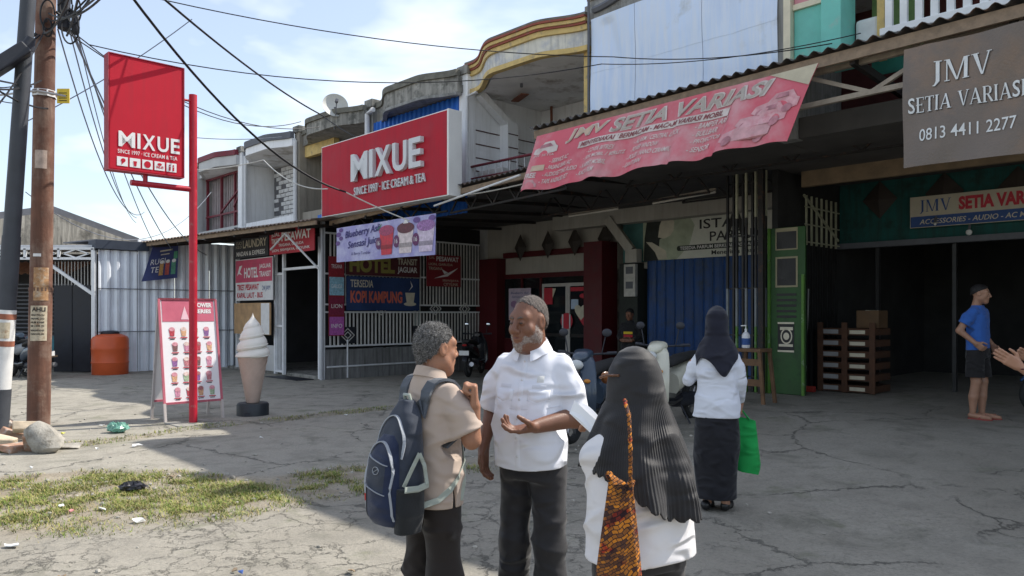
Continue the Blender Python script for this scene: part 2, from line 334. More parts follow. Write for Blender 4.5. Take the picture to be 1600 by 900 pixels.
def ground_mat():
    m = bpy.data.materials.new('old_concrete'); m.use_nodes = True; nt = m.node_tree; N = nt.nodes.new; L = nt.links.new; b = nt.nodes['Principled BSDF']
    g = N('ShaderNodeNewGeometry'); P = g.outputs['Position']
    def noise(sc, det=6, ro=.6, vec=None, dist=0):
        n = N('ShaderNodeTexNoise'); n.inputs['Scale'].default_value = sc; n.inputs['Detail'].default_value = det; n.inputs['Roughness'].default_value = ro; n.inputs['Distortion'].default_value = dist; L(vec or P, n.inputs['Vector']); return n
    def rng(o, a, b_, c=0, d=1):
        r = N('ShaderNodeMapRange'); r.inputs[1].default_value = a; r.inputs[2].default_value = b_; r.inputs[3].default_value = c; r.inputs[4].default_value = d; L(o, r.inputs[0]); return r.outputs[0]
    def math_(op, a, c):
        x = N('ShaderNodeMath'); x.operation = op
        for k, q in ((0, a), (1, c)):
            if isinstance(q, (int, float)): x.inputs[k].default_value = q
            else: L(q, x.inputs[k])
        return x.outputs[0]
    def mix(f, a, c):
        x = N('ShaderNodeMixRGB')
        if isinstance(f, (int, float)): x.inputs[0].default_value = f
        else: L(f, x.inputs[0])
        for k, q in ((1, a), (2, c)):
            if isinstance(q, tuple): x.inputs[k].default_value = (*q, 1)
            else: L(q, x.inputs[k])
        return x.outputs[0]
    def attr(n): a = N('ShaderNodeAttribute'); a.attribute_name = n; return a.outputs['Fac']
    so, st, cr = attr('soil'), attr('strip'), attr('crazed')
    big = noise(.55, 5).outputs['Fac']; mid = noise(3.2, 7, .65).outputs['Fac']; fine = noise(38, 5, .7).outputs['Fac']; spk = noise(120, 2).outputs['Fac']
    base = mix(rng(big, .35, .65), (.232, .212, .172), (.305, .282, .235))
    base = mix(rng(st, .1, .9, 0, .55), base, (.35, .327, .272))
    base = mix(rng(mid, .48, .7, 0, .75), base, (.19, .175, .145))
    base = mix(rng(fine, .47, .7, 0, .6), base, (.14, .132, .112)); base = mix(rng(spk, .6, .75, 0, .35), base, (.5, .49, .45))
    stain = rng(noise(1.4, 8, .7, dist=.6).outputs['Fac'], .53, .66, 0, .7); base = mix(stain, base, (.135, .13, .1))
    pit = N('ShaderNodeTexVoronoi'); pit.inputs['Scale'].default_value = 5.5; L(noise(2.5, 4, .6).outputs['Color'], pit.inputs['Vector']) if 0 else L(P, pit.inputs['Vector']); pm_ = math_('MULTIPLY', rng(pit.outputs['Distance'], .05, .13, 1, 0), rng(noise(1.3, 3).outputs['Fac'], .5, .6)); base = mix(math_('MULTIPLY', pm_, .6), base, (.09, .085, .07))
    # cracks: two scales of wandering polygons, broken up by noise
    wv = N('ShaderNodeVectorMath'); wv.operation = 'ADD'; ws = N('ShaderNodeVectorMath'); ws.operation = 'SCALE'; ws.inputs['Scale'].default_value = .5
    L(noise(2.1, 7, .75).outputs['Color'], ws.inputs[0]); L(P, wv.inputs[0]); L(ws.outputs[0], wv.inputs[1])
    def cracks(sc, wid, msc, lo, hi):
        v = N('ShaderNodeTexVoronoi'); v.feature = 'DISTANCE_TO_EDGE'; v.inputs['Scale'].default_value = sc; L(wv.outputs[0], v.inputs['Vector'])
        wd = math_('MULTIPLY', rng(noise(6, 3).outputs['Fac'], .35, .7, .25, 1.3), wid)
        k = N('ShaderNodeMapRange'); k.inputs[3].default_value = 1; k.inputs[4].default_value = 0; k.inputs[1].default_value = 0; L(wd, k.inputs[2]); L(v.outputs['Distance'], k.inputs[0])
        return math_('MULTIPLY', k.outputs[0], rng(noise(msc, 3).outputs['Fac'], lo, hi))
    c1 = cracks(2.1, .026, 1.1, .47, .58); c2 = math_('MULTIPLY', cracks(5.2, .04, 1.3, .47, .56), cr); c0 = cracks(.55, .012, .8, .42, .52)
    ck = math_('MAXIMUM', math_('MAXIMUM', math_('MULTIPLY', c1, rng(cr, 0, 1, .04, 1)), c2), c0)
    base = mix(math_('MULTIPLY', ck, .6), base, (.06, .058, .048))
    moss = math_('MULTIPLY', rng(noise(1.1, 7, .7).outputs['Fac'], .56, .66), rng(mid, .42, .6)); base = mix(math_('MULTIPLY', moss, .6), base, (.12, .13, .065))
    dirt = mix(rng(mid, .4, .62), (.23, .19, .135), (.34, .30, .23)); dirt = mix(rng(fine, .48, .68, 0, .6), dirt, (.14, .11, .075))
    sm = math_('MULTIPLY', so, rng(noise(4.5, 6, .7).outputs['Fac'], .3, .5, .45, 1)); base = mix(sm, base, dirt)
    L(base, b.inputs['Base Color']); b.inputs['Roughness'].default_value = .85; L(rng(big, .3, .7, .72, .95), b.inputs['Roughness'])
    hgt = math_('SUBTRACT', math_('ADD', math_('MULTIPLY', fine, .35), math_('MULTIPLY', mid, .9)), math_('MULTIPLY', ck, .9))
    bp = N('ShaderNodeBump'); bp.inputs['Strength'].default_value = .75; bp.inputs['Distance'].default_value = .03; L(hgt, bp.inputs['Height']); L(bp.outputs[0], b.inputs['Normal'])
    return m
me.materials.append(ground_mat()); go = bpy.data.objects.new('ground', me); COL.objects.link(go); go['kind'] = 'structure'
# ---------------------------------------------------------------- grass: blades scattered over the soil
def blades(name, pts, hmin, hmax, label, mats):
    n = len(pts); hh = np.random.uniform(hmin, hmax, n); a = np.random.uniform(0, 2 * PI, n); ln = np.random.uniform(.4, 1.9, n); wd = np.random.uniform(.0018, .0042, n)
    z0 = gz(pts[:, 0], pts[:, 1]) - .004; d = np.stack([np.cos(a), np.sin(a)], 1); s = np.stack([-d[:, 1], d[:, 0]], 1) * wd[:, None]; V = np.zeros((n, 5, 3))
    for k, (t, q) in enumerate(((0, 1), (0, -1), (.55, .8), (.55, -.8), (1, 0))):
        V[:, k, :2] = pts + d * (hh * ln * t * t)[:, None] + s * q; V[:, k, 2] = z0 + hh * t * (1 - .25 * ln * t)
    me = bpy.data.meshes.new(name); i = np.arange(n)[:, None] * 5
    T = np.concatenate([i + np.array([[0, 1, 3]]), i + np.array([[0, 3, 2]]), i + np.array([[2, 3, 4]])])
    me.vertices.add(n * 5); me.vertices.foreach_set('co', V.ravel()); me.loops.add(T.size); me.loops.foreach_set('vertex_index', T.ravel())
    me.polygons.add(len(T)); me.polygons.foreach_set('loop_start', np.arange(0, T.size, 3)); me.polygons.foreach_set('material_index', np.tile(np.random.choice(len(mats), n, p=[.42, .33, .25]), 3)); me.update(calc_edges=True)
    for m in mats: me.materials.append(m)
    ob = bpy.data.objects.new(name, me); COL.objects.link(ob); return tag(ob, label, 'grass', kind='stuff')
GM = [M('grass_green', (.13, .185, .035), .6, .3, 3, 0, spec=.2), M('grass_yellow', (.27, .265, .075), .65, .25, 3, 0, spec=.2), M('grass_straw', (.36, .30, .15), .8, .2, 3, 0, spec=.1)]
c = np.random.uniform((-8.5, 3.6), (.2, 8.0), (430000, 2)); pr = patch_mask(c[:, 0], c[:, 1]) * sst(.3, .55, fbm(c[:, 0], c[:, 1], 1.5, 21)) * (.12 + .88 * sst(.36, .66, fbm(c[:, 0], c[:, 1], 5, 22)))
blades('grass', c[np.random.rand(len(c)) < pr * .9], .015, .058, 'short yellow green grass growing in patches on the soil', GM)
c = np.random.uniform((-7.5, 7.5), (-.6, 12.6), (120000, 2)); dd = c[:, 1] - joint_y(c[:, 0]); pr = np.exp(-(dd / .11) ** 2) * sst(.42, .6, fbm(c[:, 0], c[:, 1], 1.3, 31)) * (c[:, 0] < -1.6)
d2 = c[:, 1] - edge_y(c[:, 0]); pr = np.maximum(pr, .9 * np.exp(-((d2 + .12) / .1) ** 2) * sst(.45, .6, fbm(c[:, 0], c[:, 1], 1.9, 33)) * (c[:, 0] < .3))
blades('grass', c[np.random.rand(len(c)) < pr], .015, .06, 'thin line of grass along the joints of the paving', GM)
# ---------------------------------------------------------------- loose stones, bricks, litter
def lump(m, c, r, seed, n=10, k=6, sq=.3, flat=.7):
    rnd = random.Random(seed); off = [(rnd.uniform(-1, 1), rnd.uniform(-1, 1), rnd.uniform(-1, 1), rnd.uniform(.6, 1.1)) for _ in range(6)]; c = Vector(c); rs = []
    for i in range(k + 1):
        th = PI * (i + .15) / (k + .3); row = []
        for j in range(n):
            ph = 2 * PI * j / n; d = Vector((math.sin(th) * math.cos(ph), math.sin(th) * math.sin(ph), -math.cos(th))); rr = 1.0
            for a, b, e, f in off:
                q = d.dot(Vector((a, b, e)).normalized())
                if q > f * .62: rr = min(rr, f * .62 / q + .12)
            rr *= 1 + sq * .3 * (rnd.random() - .5); row.append(c + Vector((d.x * r[0], d.y * r[1], d.z * r[2])) * rr)
        rs.append(row)
    return m.rings(rs)
STONE = M('grey_stone', (.33, .31, .27), .9, .3, 9, .6, 50, dirt=((.16, .14, .11), .35, 7)); BRICK = M('broken_brick', (.36, .21, .14), .9, .25, 12, .5, 60, dirt=((.4, .37, .33), .4, 9)); MORT = M('cream_block', (.50, .41, .30), .9, .2, 9, .4, 70)
p = pg(72, 706); lump(MB(), (p.x, p.y, .16), (.26, .2, .2), 5, 14, 9, .25).solo('boulder', STONE, 'big rounded grey stone at the foot of the rusty pole', 'stone', (p.x, p.y, 0), 0, smooth=True)
rb = [(42, 692, 'block', (.30, .14, .1), (-.5, .1, .5), .16, 'pale cream brick propped up on the rubble heap'), (22, 690, 'brick', (.26, .16, .1), (.2, .4, .9), .06, 'broken red brick at the left of the rubble heap'),
      (56, 705, 'brick', (.24, .12, .24), (.5, .2, .2), .09, 'reddish brick slab leaning on the big grey stone'), (28, 704, 'brick', (.3, .2, .07), (.1, .05, 1.2), .035, 'flat red brick piece lying in front of the rubble'),
      (6, 700, 'block', (.22, .18, .1), (.1, .2, .3), .05, 'grey cream block at the picture edge beside the black pole'), (100, 700, 'slab', (.36, .2, .04), (.05, .05, .2), .02, 'flat grey slab lying right of the big stone'),
      (12, 682, 'brick', (.2, .12, .1), (.7, .1, 2.), .13, 'small brick chunk on top of the rubble behind')]
for i, (px, py, nm, sz, ro, z, lb) in enumerate(rb):
    p = pg(px, py); m = MB().box(-sz[0] / 2, sz[0] / 2, -sz[1] / 2, sz[1] / 2, -sz[2] / 2, sz[2] / 2); rr = random.Random(i)
    m.v = [tuple(a + rr.uniform(-.018, .018) for a in q) for q in m.v]
    o = m.solo(nm, BRICK if nm == 'brick' else MORT if nm == 'block' else STONE, lb, 'brick' if nm != 'slab' else 'slab', (0, 0, 0), 0, 'rubble at the foot of the poles', bev=.012); o.location = (p.x, p.y, z + float(gz(p.x, p.y))); o.rotation_euler = ro
PB = M('green_plastic', (.22, .48, .38), .3, .2, 20, .3, 40, trans=.35); BBG = M('black_plastic', (.018, .018, .022), .28, .2, 20, .4, 30)
def crumple(px, py, r, seed, mat, name, label, cat):
    p = pg(px, py); m = MB(); rnd = random.Random(seed); n, k = 18, 10; rs = []
    for i in range(k + 1):
        th = PI * (i + .1) / (k + .2); rs.append([(p.x + r[0] * math.sin(th) * math.cos(2 * PI * j / n) * (1 + rnd.uniform(-.3, .22)), p.y + r[1] * math.sin(th) * math.sin(2 * PI * j / n) * (1 + rnd.uniform(-.3, .22)), max(0, r[2] * (1 - math.cos(th)) * (1 + rnd.uniform(-.25, .3))) + float(gz(p.x, p.y))) for j in range(n)])
    m.rings(rs).solo(name, mat, label, cat, (p.x, p.y, 0), 0)
crumple(184, 680, (.15, .1, .06), 3, PB, 'plastic_bag', 'crumpled pale green plastic bag lying right of the big stone', 'plastic bag')
crumple(208, 764, (.115, .08, .038), 4, BBG, 'plastic_bag', 'crumpled black plastic bag lying on the grass', 'plastic bag')
LIT = [('white', M('litter_white', (.72, .72, .7), .6, .1)), ('pink', M('litter_pink', (.6, .25, .25), .6, .1)), ('blue', M('litter_blue', (.12, .22, .6), .5, .1)), ('yellow', M('litter_yellow', (.75, .75, .05), .5, .1)), ('brown', M('litter_brown', (.27, .2, .13), .8, .2))]
spots = [(216, 810, .09, 0, 'whitish scrap of plastic on the near grass below the black bag'), (160, 793, .07, 0, 'pale scrap of paper in the middle of the grass'), (96, 790, .075, 0, 'cream paper scrap on the left grass'), (112, 798, .055, 1, 'pink scrap beside the cream paper on the grass'),
         (376, 887, .03, 2, 'tiny blue scrap on the cracked paving in front'), (366, 884, .045, 4, 'brown leaf next to the tiny blue scrap'), (97, 683, .05, 3, 'bright yellow wrapper tucked against the big stone'), (152, 703, .04, 0, 'white crumb of foam on the concrete strip'),
         (49, 733, .03, 0, 'small white crumb at the far left edge of the grass'), (160, 670, .07, 0, 'white flat scrap behind the green plastic bag'), (408, 686, .04, 0, 'white scrap on the shaded concrete below the cone'), (268, 745, .08, 4, 'dry brown leaf at the far edge of the grass'),
         (95, 896, .05, 4, 'dark brown leaf in the bottom left corner'), (550, 885, .06, 4, 'brown leaf on the cracked paving beside the dark trousers'), (20, 846, .09, 0, 'pale rubble scrap at the left picture edge on the soil'), (541, 650, .07, 0, 'crushed clear bottle by the grass joint right of the cone'), (212, 698, .1, 0, 'white paper strip at the joint below the green bag')]
for i, (px, py, s, k, lb) in enumerate(spots):
    p = pg(px, py); rr = random.Random(i + 40); m = MB(); n = 7
    s *= .72; a = [(math.cos(2 * PI * j / n) * s * rr.uniform(.5, 1.1), math.sin(2 * PI * j / n) * s * .6 * rr.uniform(.5, 1.1), rr.uniform(.004, .03)) for j in range(n)]
    m.rings([a, [(x, y, z + .006) for x, y, z in a]]); o = m.solo('litter_scrap', LIT[k][1], lb, 'litter', (0, 0, 0), 0, 'litter scattered over the ground'); o.location = (p.x, p.y, float(gz(p.x, p.y))); o.rotation_euler = (0, 0, rr.uniform(0, 3))
m = MB(); rr = random.Random(77); c = 0
while c < 900:
    x, y = rr.uniform(-8, 2.5), rr.uniform(3.4, 12)
    w_ = float(patch_mask(x, y)) * .7 + .5 * math.exp(-((y - float(joint_y(x))) / .2) ** 2) * (x < -.3) + .5 * math.exp(-((y - float(edge_y(x))) / .25) ** 2) + .06
    if rr.random() > w_: continue
    s = rr.uniform(.006, .026) * (1.3 if rr.random() < .1 else 1); lump(m, (x, y, float(gz(x, y)) + s * .3), (s, s * .8, s * .6), c, 6, 4, .3); c += 1
m.solo('gravel', M('gravel', (.33, .31, .27), .9, .35, 14, .3), 'scattered pebbles and crumbs of concrete on the ground', 'gravel', (0, 0, 0), 0, kind='stuff')
# ================================================================ upper storeys: a row of shop-house units with bulging cornices
WHITE = M('white_wall', (.83, .84, .85), .85, .05, 1.5, .15, 30, streak=((.62, .62, .6), .2)); GREYW = M('grey_wall', (.30, .30, .29), .9, .15, 2, .3, 25, dirt=((.12, .12, .11), .3, 2.5), streak=((.14, .14, .13), .35))
TAN = M('tan_wall', (.33, .30, .25), .85, .1, 2, .2, 25, streak=((.22, .2, .17), .3)); YEL = M('yellow_trim', (.60, .44, .17), .7, .15, 6, .2, 40, dirt=((.3, .24, .16), .25, 8)); BROWN = M('brown_trim', (.27, .075, .05), .75, .2, 7, .2, 40, dirt=((.2, .16, .13), .2, 8))
PEEL = M('peeling_paint', (.66, .64, .56), .85, .1, 3, .4, 20, dirt=((.44, .46, .50), .5, 2.6), streak=((.25, .25, .24), .15)); CONC = M('weathered_concrete', (.33, .32, .29), .92, .2, 2, .5, 25, dirt=((.10, .10, .09), .42, 3.5), streak=((.09, .09, .08), .42))
SOFF = M('pale_soffit', (.78, .78, .77), .9, .1, 2, .2, 20, dirt=((.33, .29, .24), .3, 1.6)); MAROON = M('maroon_steel', (.17, .022, .035), .6, .2, 8, .15, 40); DKGREY = M('dark_grey_trim', (.12, .125, .14), .7, .15, 5, .2, 30)
CAP = M('mossy_cap', (.16, .155, .13), .95, .25, 6, .6, 30); PIPE = M('white_pipe', (.66, .67, .68), .5, .08, 6, 0); BACKW = M('dim_wall', (.5, .5, .49), .9, .1, 2, .2, 20)
SHADEC = M('shade_dark_concrete', (.09, .085, .08), .95, .2, 2, .3, 25)  # concrete coloured near black, standing for the shade under the canopies
US = [-25.4, -21.97, -18.5, -15.05, -11.68, -8.24, -4.86, -1.4, 2.1]; ZF, ZS, ZT = 4.12, 6.02, 6.5
def bulge(t, amt=.55): return 10.05 - amt * float(sst(.06, .42, t)) * (1 - float(sst(.72, 1.0, t)) * .55)
def band(root, u0, u1, z0, z1, mat, name, out=0, amt=.55, n=36, inn=.12):
    m = MB(); rs = []
    for i in range(n + 1):
        t = i / n; u = u0 + (u1 - u0) * t; v = bulge(t, amt) - out; rs.append([(u, v, z0), (u, v, z1), (u, v + inn, z1), (u, v + inn, z0)])
    return m.rings(rs).build(name, mat, root, True, ang=35)
def unit(k, label, wallm, backm, bands, soff=SOFF, depth=1.0, amt=.55, top=ZT):
    u0, u1 = US[k], US[k + 1]; r = thing('shophouse', label, 'building', ((u0 + u1) / 2, 12, 0), 1, 'row of shop houses')
    MB().box(u0 - .1, u0 + .1, 10.16, 20, ZF, ZS - .003).build('side_wall', wallm, r)
    MB().box(u0 - .13, u0 + .13, 9.94, 10.157, 3.95, top - .12).build('pilaster', wallm, r)
    MB().box(u0 - .16, u0 + .16, 9.9, 10.2, top - .117, top + .05).build('pilaster_cap', CONC, r)
    MB().box(u0 + .103, u1 - .103, 10 + depth, 10 + depth + .12, ZF + .02, ZS - .004).build('back_wall', backm, r)
    MB().box(u0 - .09, u1 - .1, 10.16, 20, ZF - .16, ZF).build('floor_slab', SHADEC, r)
    MB().box(u0 + .14, u1 - .14, 10.02, 10.157, ZF - .16, ZF + .12).build('floor_edge', wallm if k < 4 else SHADEC, r)
    # roof slab follows the bulge
    n = 30; fr = [(u0 + (u1 - u0) * i / n, bulge(i / n, amt) + .13) for i in range(n + 1)]; poly = fr + [(u1, 20), (u0, 20)]
    MB().prism(poly, 'z', ZS + .004, ZS + .16).build('roof_slab', soff, r)
    for (z0, z1, mt, nm, out) in bands: band(r, u0 + .02, u1 - .02, z0, z1, mt, nm, out, amt)
    MB().box(u0 - .08, u1 - .11, 19.8, 20, 0, ZF - .17).build('rear_wall', CONC, r)
    return r
# maroon slatted unit at the far left of the row
r = unit(0, 'far left upper unit with grey slats and a maroon steel frame', BACKW, BACKW, [(ZS, 6.3, BACKW, 'cornice', 0), (6.303, 6.46, MAROON, 'cornice_trim', .04)], amt=.5, depth=1.4)
sl = MB().box(-.035, .035, -.015, .015, 4.1, 6.0).build('slat', M('slat_grey', (.36, .31, .31), .7, .15), r); ORI0 = ORI[r]
sl.location = (0, 0, 0); base = Vector((US[0] + .25, 10.45, 0)) - ORI0; sl.data.transform(Matrix.Translation(ORI0)); sl.location = base
for i in range(1, 24): inst(sl, base + Vector((i * .132, 0, 0)))
for u in (-25.2, -24.1, -23.1, -22.2): MB().bar((u, 10.3, 4.0), (u, 10.3, 6.0), .07).build('frame_post', MAROON, r)
for z in (4.75, 5.98): MB().bar((-25.3, 10.3, z), (-22.1, 10.3, z), .06).build('frame_rail', MAROON, r)
MB().bar((-24.1, 10.26, 4.8), (-22.3, 10.26, 5.6), .05).build('stair_rail', MAROON, r); MB().bar((-23.1, 10.26, 4.9), (-22.2, 10.26, 5.7), .05).build('stair_rail', MAROON, r)
MB().box(US[0] - .11, US[0] + .11, 10.16, 10.45, 3.0, ZF - .17).build('side_wall', GREYW, r)
# white unit with bare brick
r = unit(1, 'upper unit with bright white side wall and bare white brick behind', WHITE, WHITE, [(ZS, 6.22, WHITE, 'cornice', 0), (6.223, 6.4, DKGREY, 'cornice_trim', .05)], soff=SOFF)
b = MB().box(-.14, .14, -.02, .02, -.055, .055).build('brick', M('white_brick', (.7, .7, .7), .9, .12, 8, .3), r, bev=.008); b.data.transform(Matrix.Translation(ORI[r])); k = 0
for row in range(14):
    for c in range(10):
        u = US[1] + .28 + c * .31 + (.15 if row % 2 else 0); z = 4.22 + row * .13
        if u > US[2] - .2 or (c < 2 and (row * 7 + c * 3) % 5 < 2): continue
        L_ = Vector((u, 10.976, z)) - ORI[r]
        if k == 0: b.location = L_
        else: inst(b, L_)
        k += 1
MB().box(US[1] + .11, US[2] - .11, 10.985, 10.997, 4.15, 6.0).build('mortar_bed', M('dark_mortar', (.16, .16, .17), .95, .2), r)
MB().tube([(US[1] + .2, 10.02, 3.9), (US[1] + .2, 10.02, 6.25)], .05).build('drain_pipe', PIPE, r, True)
# tan unit with yellow beam
r = unit(2, 'upper unit with tan wall, yellow beam and bare concrete cornice', TAN, TAN, [(ZS, 6.3, CONC, 'cornice', 0), (6.303, 6.42, CAP, 'cornice_trim', .05)], soff=GREYW)
MB().box(US[2] + .11, US[2] + 1.6, 10.1, 10.25, 5.72, 6.015).build('beam', YEL, r); MB().tube([(US[2] + .02, 9.88, 3.8), (US[2] + .02, 9.88, 6.15)], .055).build('drain_pipe', PIPE, r, True)
# grey unit closed with blue sheet
r = unit(3, 'grey weathered upper unit closed off with bright blue corrugated sheet', GREYW, GREYW, [(ZS, 6.34, CONC, 'cornice', 0), (6.343, 6.47, CAP, 'cornice_trim', .05), (5.96, 6.017, GREYW, 'cornice_base', .03)], soff=GREYW)
m = corrugated(MB(), (US[3] + .1, 9.98, 3.6), (US[4] + .1, 9.98, 3.6), (US[3] + .1, 9.98, 6.0), .16, .04, (0, -1, 0), trap=True); m.build('blue_sheet', M('blue_sheet', (.012, .13, .52), .45, .12, 3, .1, 20), r)
MB().tube([(US[3] + .02, 9.86, 3.9), (US[3] + .02, 9.86, 6.2), (US[3] + .35, 9.8, 6.24)], .06).build('drain_pipe', PIPE, r, True)
# white balcony unit with yellow and brown cornice
r = unit(4, 'white balcony unit under a peeling curved cornice trimmed in yellow and brown', WHITE, WHITE,
         [(ZS + .06, 6.34, PEEL, 'cornice', 0), (5.99, 6.076, YEL, 'cornice_base', .05), (6.343, 6.43, YEL, 'cornice_moulding', .05), (6.433, 6.47, BROWN, 'cornice_moulding', .08), (6.473, 6.53, YEL, 'cornice_moulding', .1), (6.533, 6.57, BROWN, 'cornice_trim', .13), (6.573, 6.62, CAP, 'cornice_cap', .1)], depth=2.1, amt=.58)
MB().box(US[4] + .103, US[4] + .35, 10.85, 11.15, ZF + .01, 5.55).build('pier', WHITE, r); MB().bar((US[4] + .2, 10.2, 6.0), (US[4] + .24, 10.95, 5.5), .2, .14).build('brace', WHITE, r)
GL = M('dark_groove', (.07, .02, .025), .8, .1, 5, 0)
for z in (4.45, 4.72, 5.0, 5.28):
    MB().box(US[4] + .102, US[4] + .112, 10.17, 10.84, z, z + .02).build('groove', GL, r); MB().box(US[4] + .352, US[4] + .36, 10.86, 11.14, z, z + .02).build('groove', GL, r); MB().box(US[4] + .102, US[4] + .112, 11.16, 12.08, z, z + .02).build('groove', GL, r)
RUST = M('rust_strip', (.20, .07, .04), .85, .25, 8, .2)
MB().box(US[4] + .12, US[5] - .12, 12.06, 12.09, 4.9, 5.05).build('rust_strip', RUST, r); MB().bar((US[4] + .6, 11.9, 6.0), (US[4] + .6, 11.9, 4.9), .04).build('hanging_slat', RUST, r)
MB().bar((US[4] + .4, 11.0, 5.97), (US[4] + 1.1, 10.6, 5.9), .16, .02).build('loose_board', RUST, r); MB().tube([(US[4] + 1.3, 10.3, 6.0), (US[4] + 1.3, 10.3, 5.93)], .03).build('lamp_socket', DKGREY, r)
for z in (4.28, 4.52): MB().tube([(US[4] + .1, 10.04, z), (US[5] - .1, 10.04, z)], .018 if z < 4.4 else .026).build('railing', MAROON, r, True)
bb = MB().box(-.008, .008, -.008, .008, 0, .26).build('baluster', M('white_steel', (.6, .6, .6), .5, .1), r); bb.data.transform(Matrix.Translation(ORI[r])); bb.location = Vector((US[4] + .25, 10.04, 4.26)) - ORI[r]
for i in range(1, 16): inst(bb, bb.location + Vector((i * .2, 0, 0)))
MB().box(US[4] + .16, US[4] + .85, 10.2, 10.45, 4.15, 4.45).build('air_conditioner', M('ac_white', (.68, .68, .66), .5, .08), r, bev=.02)
MB().box(US[5] - .19, US[5] - .08, 9.86, 9.93, 4.3, 6.0).build('yellow_edge', YEL, r)
MB().tube([(US[4] + .15, 9.9, 4.0), (US[4] + .15, 9.9, 5.9), (US[4] + .4, 9.95, 5.95)], .035).build('drain_pipe', PIPE, r, True)
# zinc-panelled unit
r = unit(5, 'upper unit covered by big pale blue dented zinc panels', GREYW, GREYW, [(ZS, 6.42, CONC, 'cornice', 0)], amt=.12, soff=GREYW, top=7.0)
ZN = M('pale_zinc', (.54, .64, .80), .42, .10, .9, .15, 9, metal=.25, streak=((.66, .70, .76), .5), dirt=((.40, .42, .42), .16, 1.3))
def dent(a, b): return .03 * math.sin(a * 5 + b * 3) * math.sin(b * 4 + 1) - .05 * math.exp(-((a - .12 - (1 - b) * .15) / .05) ** 2) * (b < .95) - .03 * math.exp(-((a - .85 + .1 * b) / .04) ** 2)
zu = [US[5] + .08, US[5] + 1.0, US[5] + 2.2, US[6] - .02]
for i in range(3):
    for j in range(2):
        s = Surf(wall(zu[i] + .004, zu[i + 1] - .004, 9.72 - .004 * j, 4.65 + j * .9, 5.555 + j * .9), lambda a, b, i=i, j=j: dent((a + i) / 3, (b + j) / 2)); s.sheet('zinc_panel', ZN, r, 22, 14, .012)
MB().box(US[5] - .12, US[5] + .75, 9.8, 10.1, 6.47, 6.75).build('parapet', GREYW, r); MB().box(US[5] + .75, US[6] - .27, 9.8, 10.1, 6.47, 8.2).build('parapet', GREYW, r)
arc = [(US[5] + .1 + i * .1, 9.77, 6.62 + .3 * (i / 10) ** 2) for i in range(14)]; MB().tube(arc, .06, 6).build('parapet_moulding', DKGREY, r)
MB().tube([(US[5] + .05, 9.7, 4.3), (US[5] + .05, 9.7, 7.0)], .02).build('frame_post', DKGREY, r)
# pink and teal unit, the tall one
PINK = M('pink_panel', (.62, .27, .31), .7, .08, 3, .15); TEAL = M('teal_paint', (.17, .52, .45), .7, .1, 3, .15, dirt=((.3, .45, .4), .2, 5)); CREAM = M('cream_frame', (.68, .62, .47), .75, .1, 4, .2)
r = unit(6, 'tall unit with pink and teal panels, cream frame and white balustrade', GREYW, M('dim_maroon', (.13, .04, .04), .8, .2), [(ZS + .2, 6.62, TEAL, 'cornice', 0)], amt=.1, soff=SOFF, depth=1.5, top=8.3)
u = US[6]; MB().box(u - .26, u + .07, 9.75, 10.1, 4.75, 8.4).build('grey_pier', GREYW, r); MB().box(u + .073, u + .17, 9.7, 10.0, 4.75, 8.4).build('cream_frame', CREAM, r)
for z0, z1, mt, nm in ((4.75, 4.86, PINK, 'pink_panel'), (4.92, 5.62, TEAL, 'teal_panel'), (5.70, 6.5, PINK, 'pink_panel'), (6.6, 7.5, TEAL, 'teal_panel')): MB().box(u + .18, u + .62, 9.8, 9.95, z0, z1).build(nm, mt, r)
for z in (4.86, 5.62, 6.5): MB().box(u + .175, u + .625, 9.76, 9.95, z + .003, z + .057 + (.02 if z > 5 else 0)).build('cream_frame', CREAM, r)
MB().box(u + .63, u + .88, 9.6, 10.05, 4.75, 8.4).build('teal_column', TEAL, r); MB().box(u + .885, u + 1.5, 10.6, 10.7, 4.8, 6.0).build('green_board', M('dull_green', (.16, .27, .1), .8, .2), r)
MB().bar((u + 1.25, 9.95, 4.75), (u + 1.25, 9.95, 6.2), .09).build('yellow_post', YEL, r)
RW = M('balustrade_white', (.72, .74, .75), .6, .08, 4, .1)
for z, h in ((4.98, .09), (5.75, .1)): MB().box(u + 1.3, u + 7, 9.72, 9.82, z, z + h).build('hand_rail' if z > 5 else 'foot_rail', RW, r, bev=.01)
bb = MB().box(-.04, .04, -.03, .03, 0, .676).build('baluster', RW, r); bb.data.transform(Matrix.Translation(ORI[r])); bb.location = Vector((u + 1.4, 9.77, 5.072)) - ORI[r]
for i in range(1, 30): inst(bb, bb.location + Vector((i * .17, 0, 0)))
MB().box(u + .9, u + 7, 10.55, 10.58, 4.75, 4.95).build('green_plinth', M('sea_green', (.03, .2, .16), .7, .2), r)
MB().box(u - .2, u + 7, 10.06, 19.9, 7.6, 8.4).build('upper_storey', GREYW, r); MB().box(US[7], u + 7, 10.3, 19.9, ZF - .16, ZF).build('floor_slab', SHADEC, r)
MB().box(u + .9, u + 1.2, 9.98, 10.3, 4.9, 5.35).build('water_drum', PIPE, r, bev=.05)
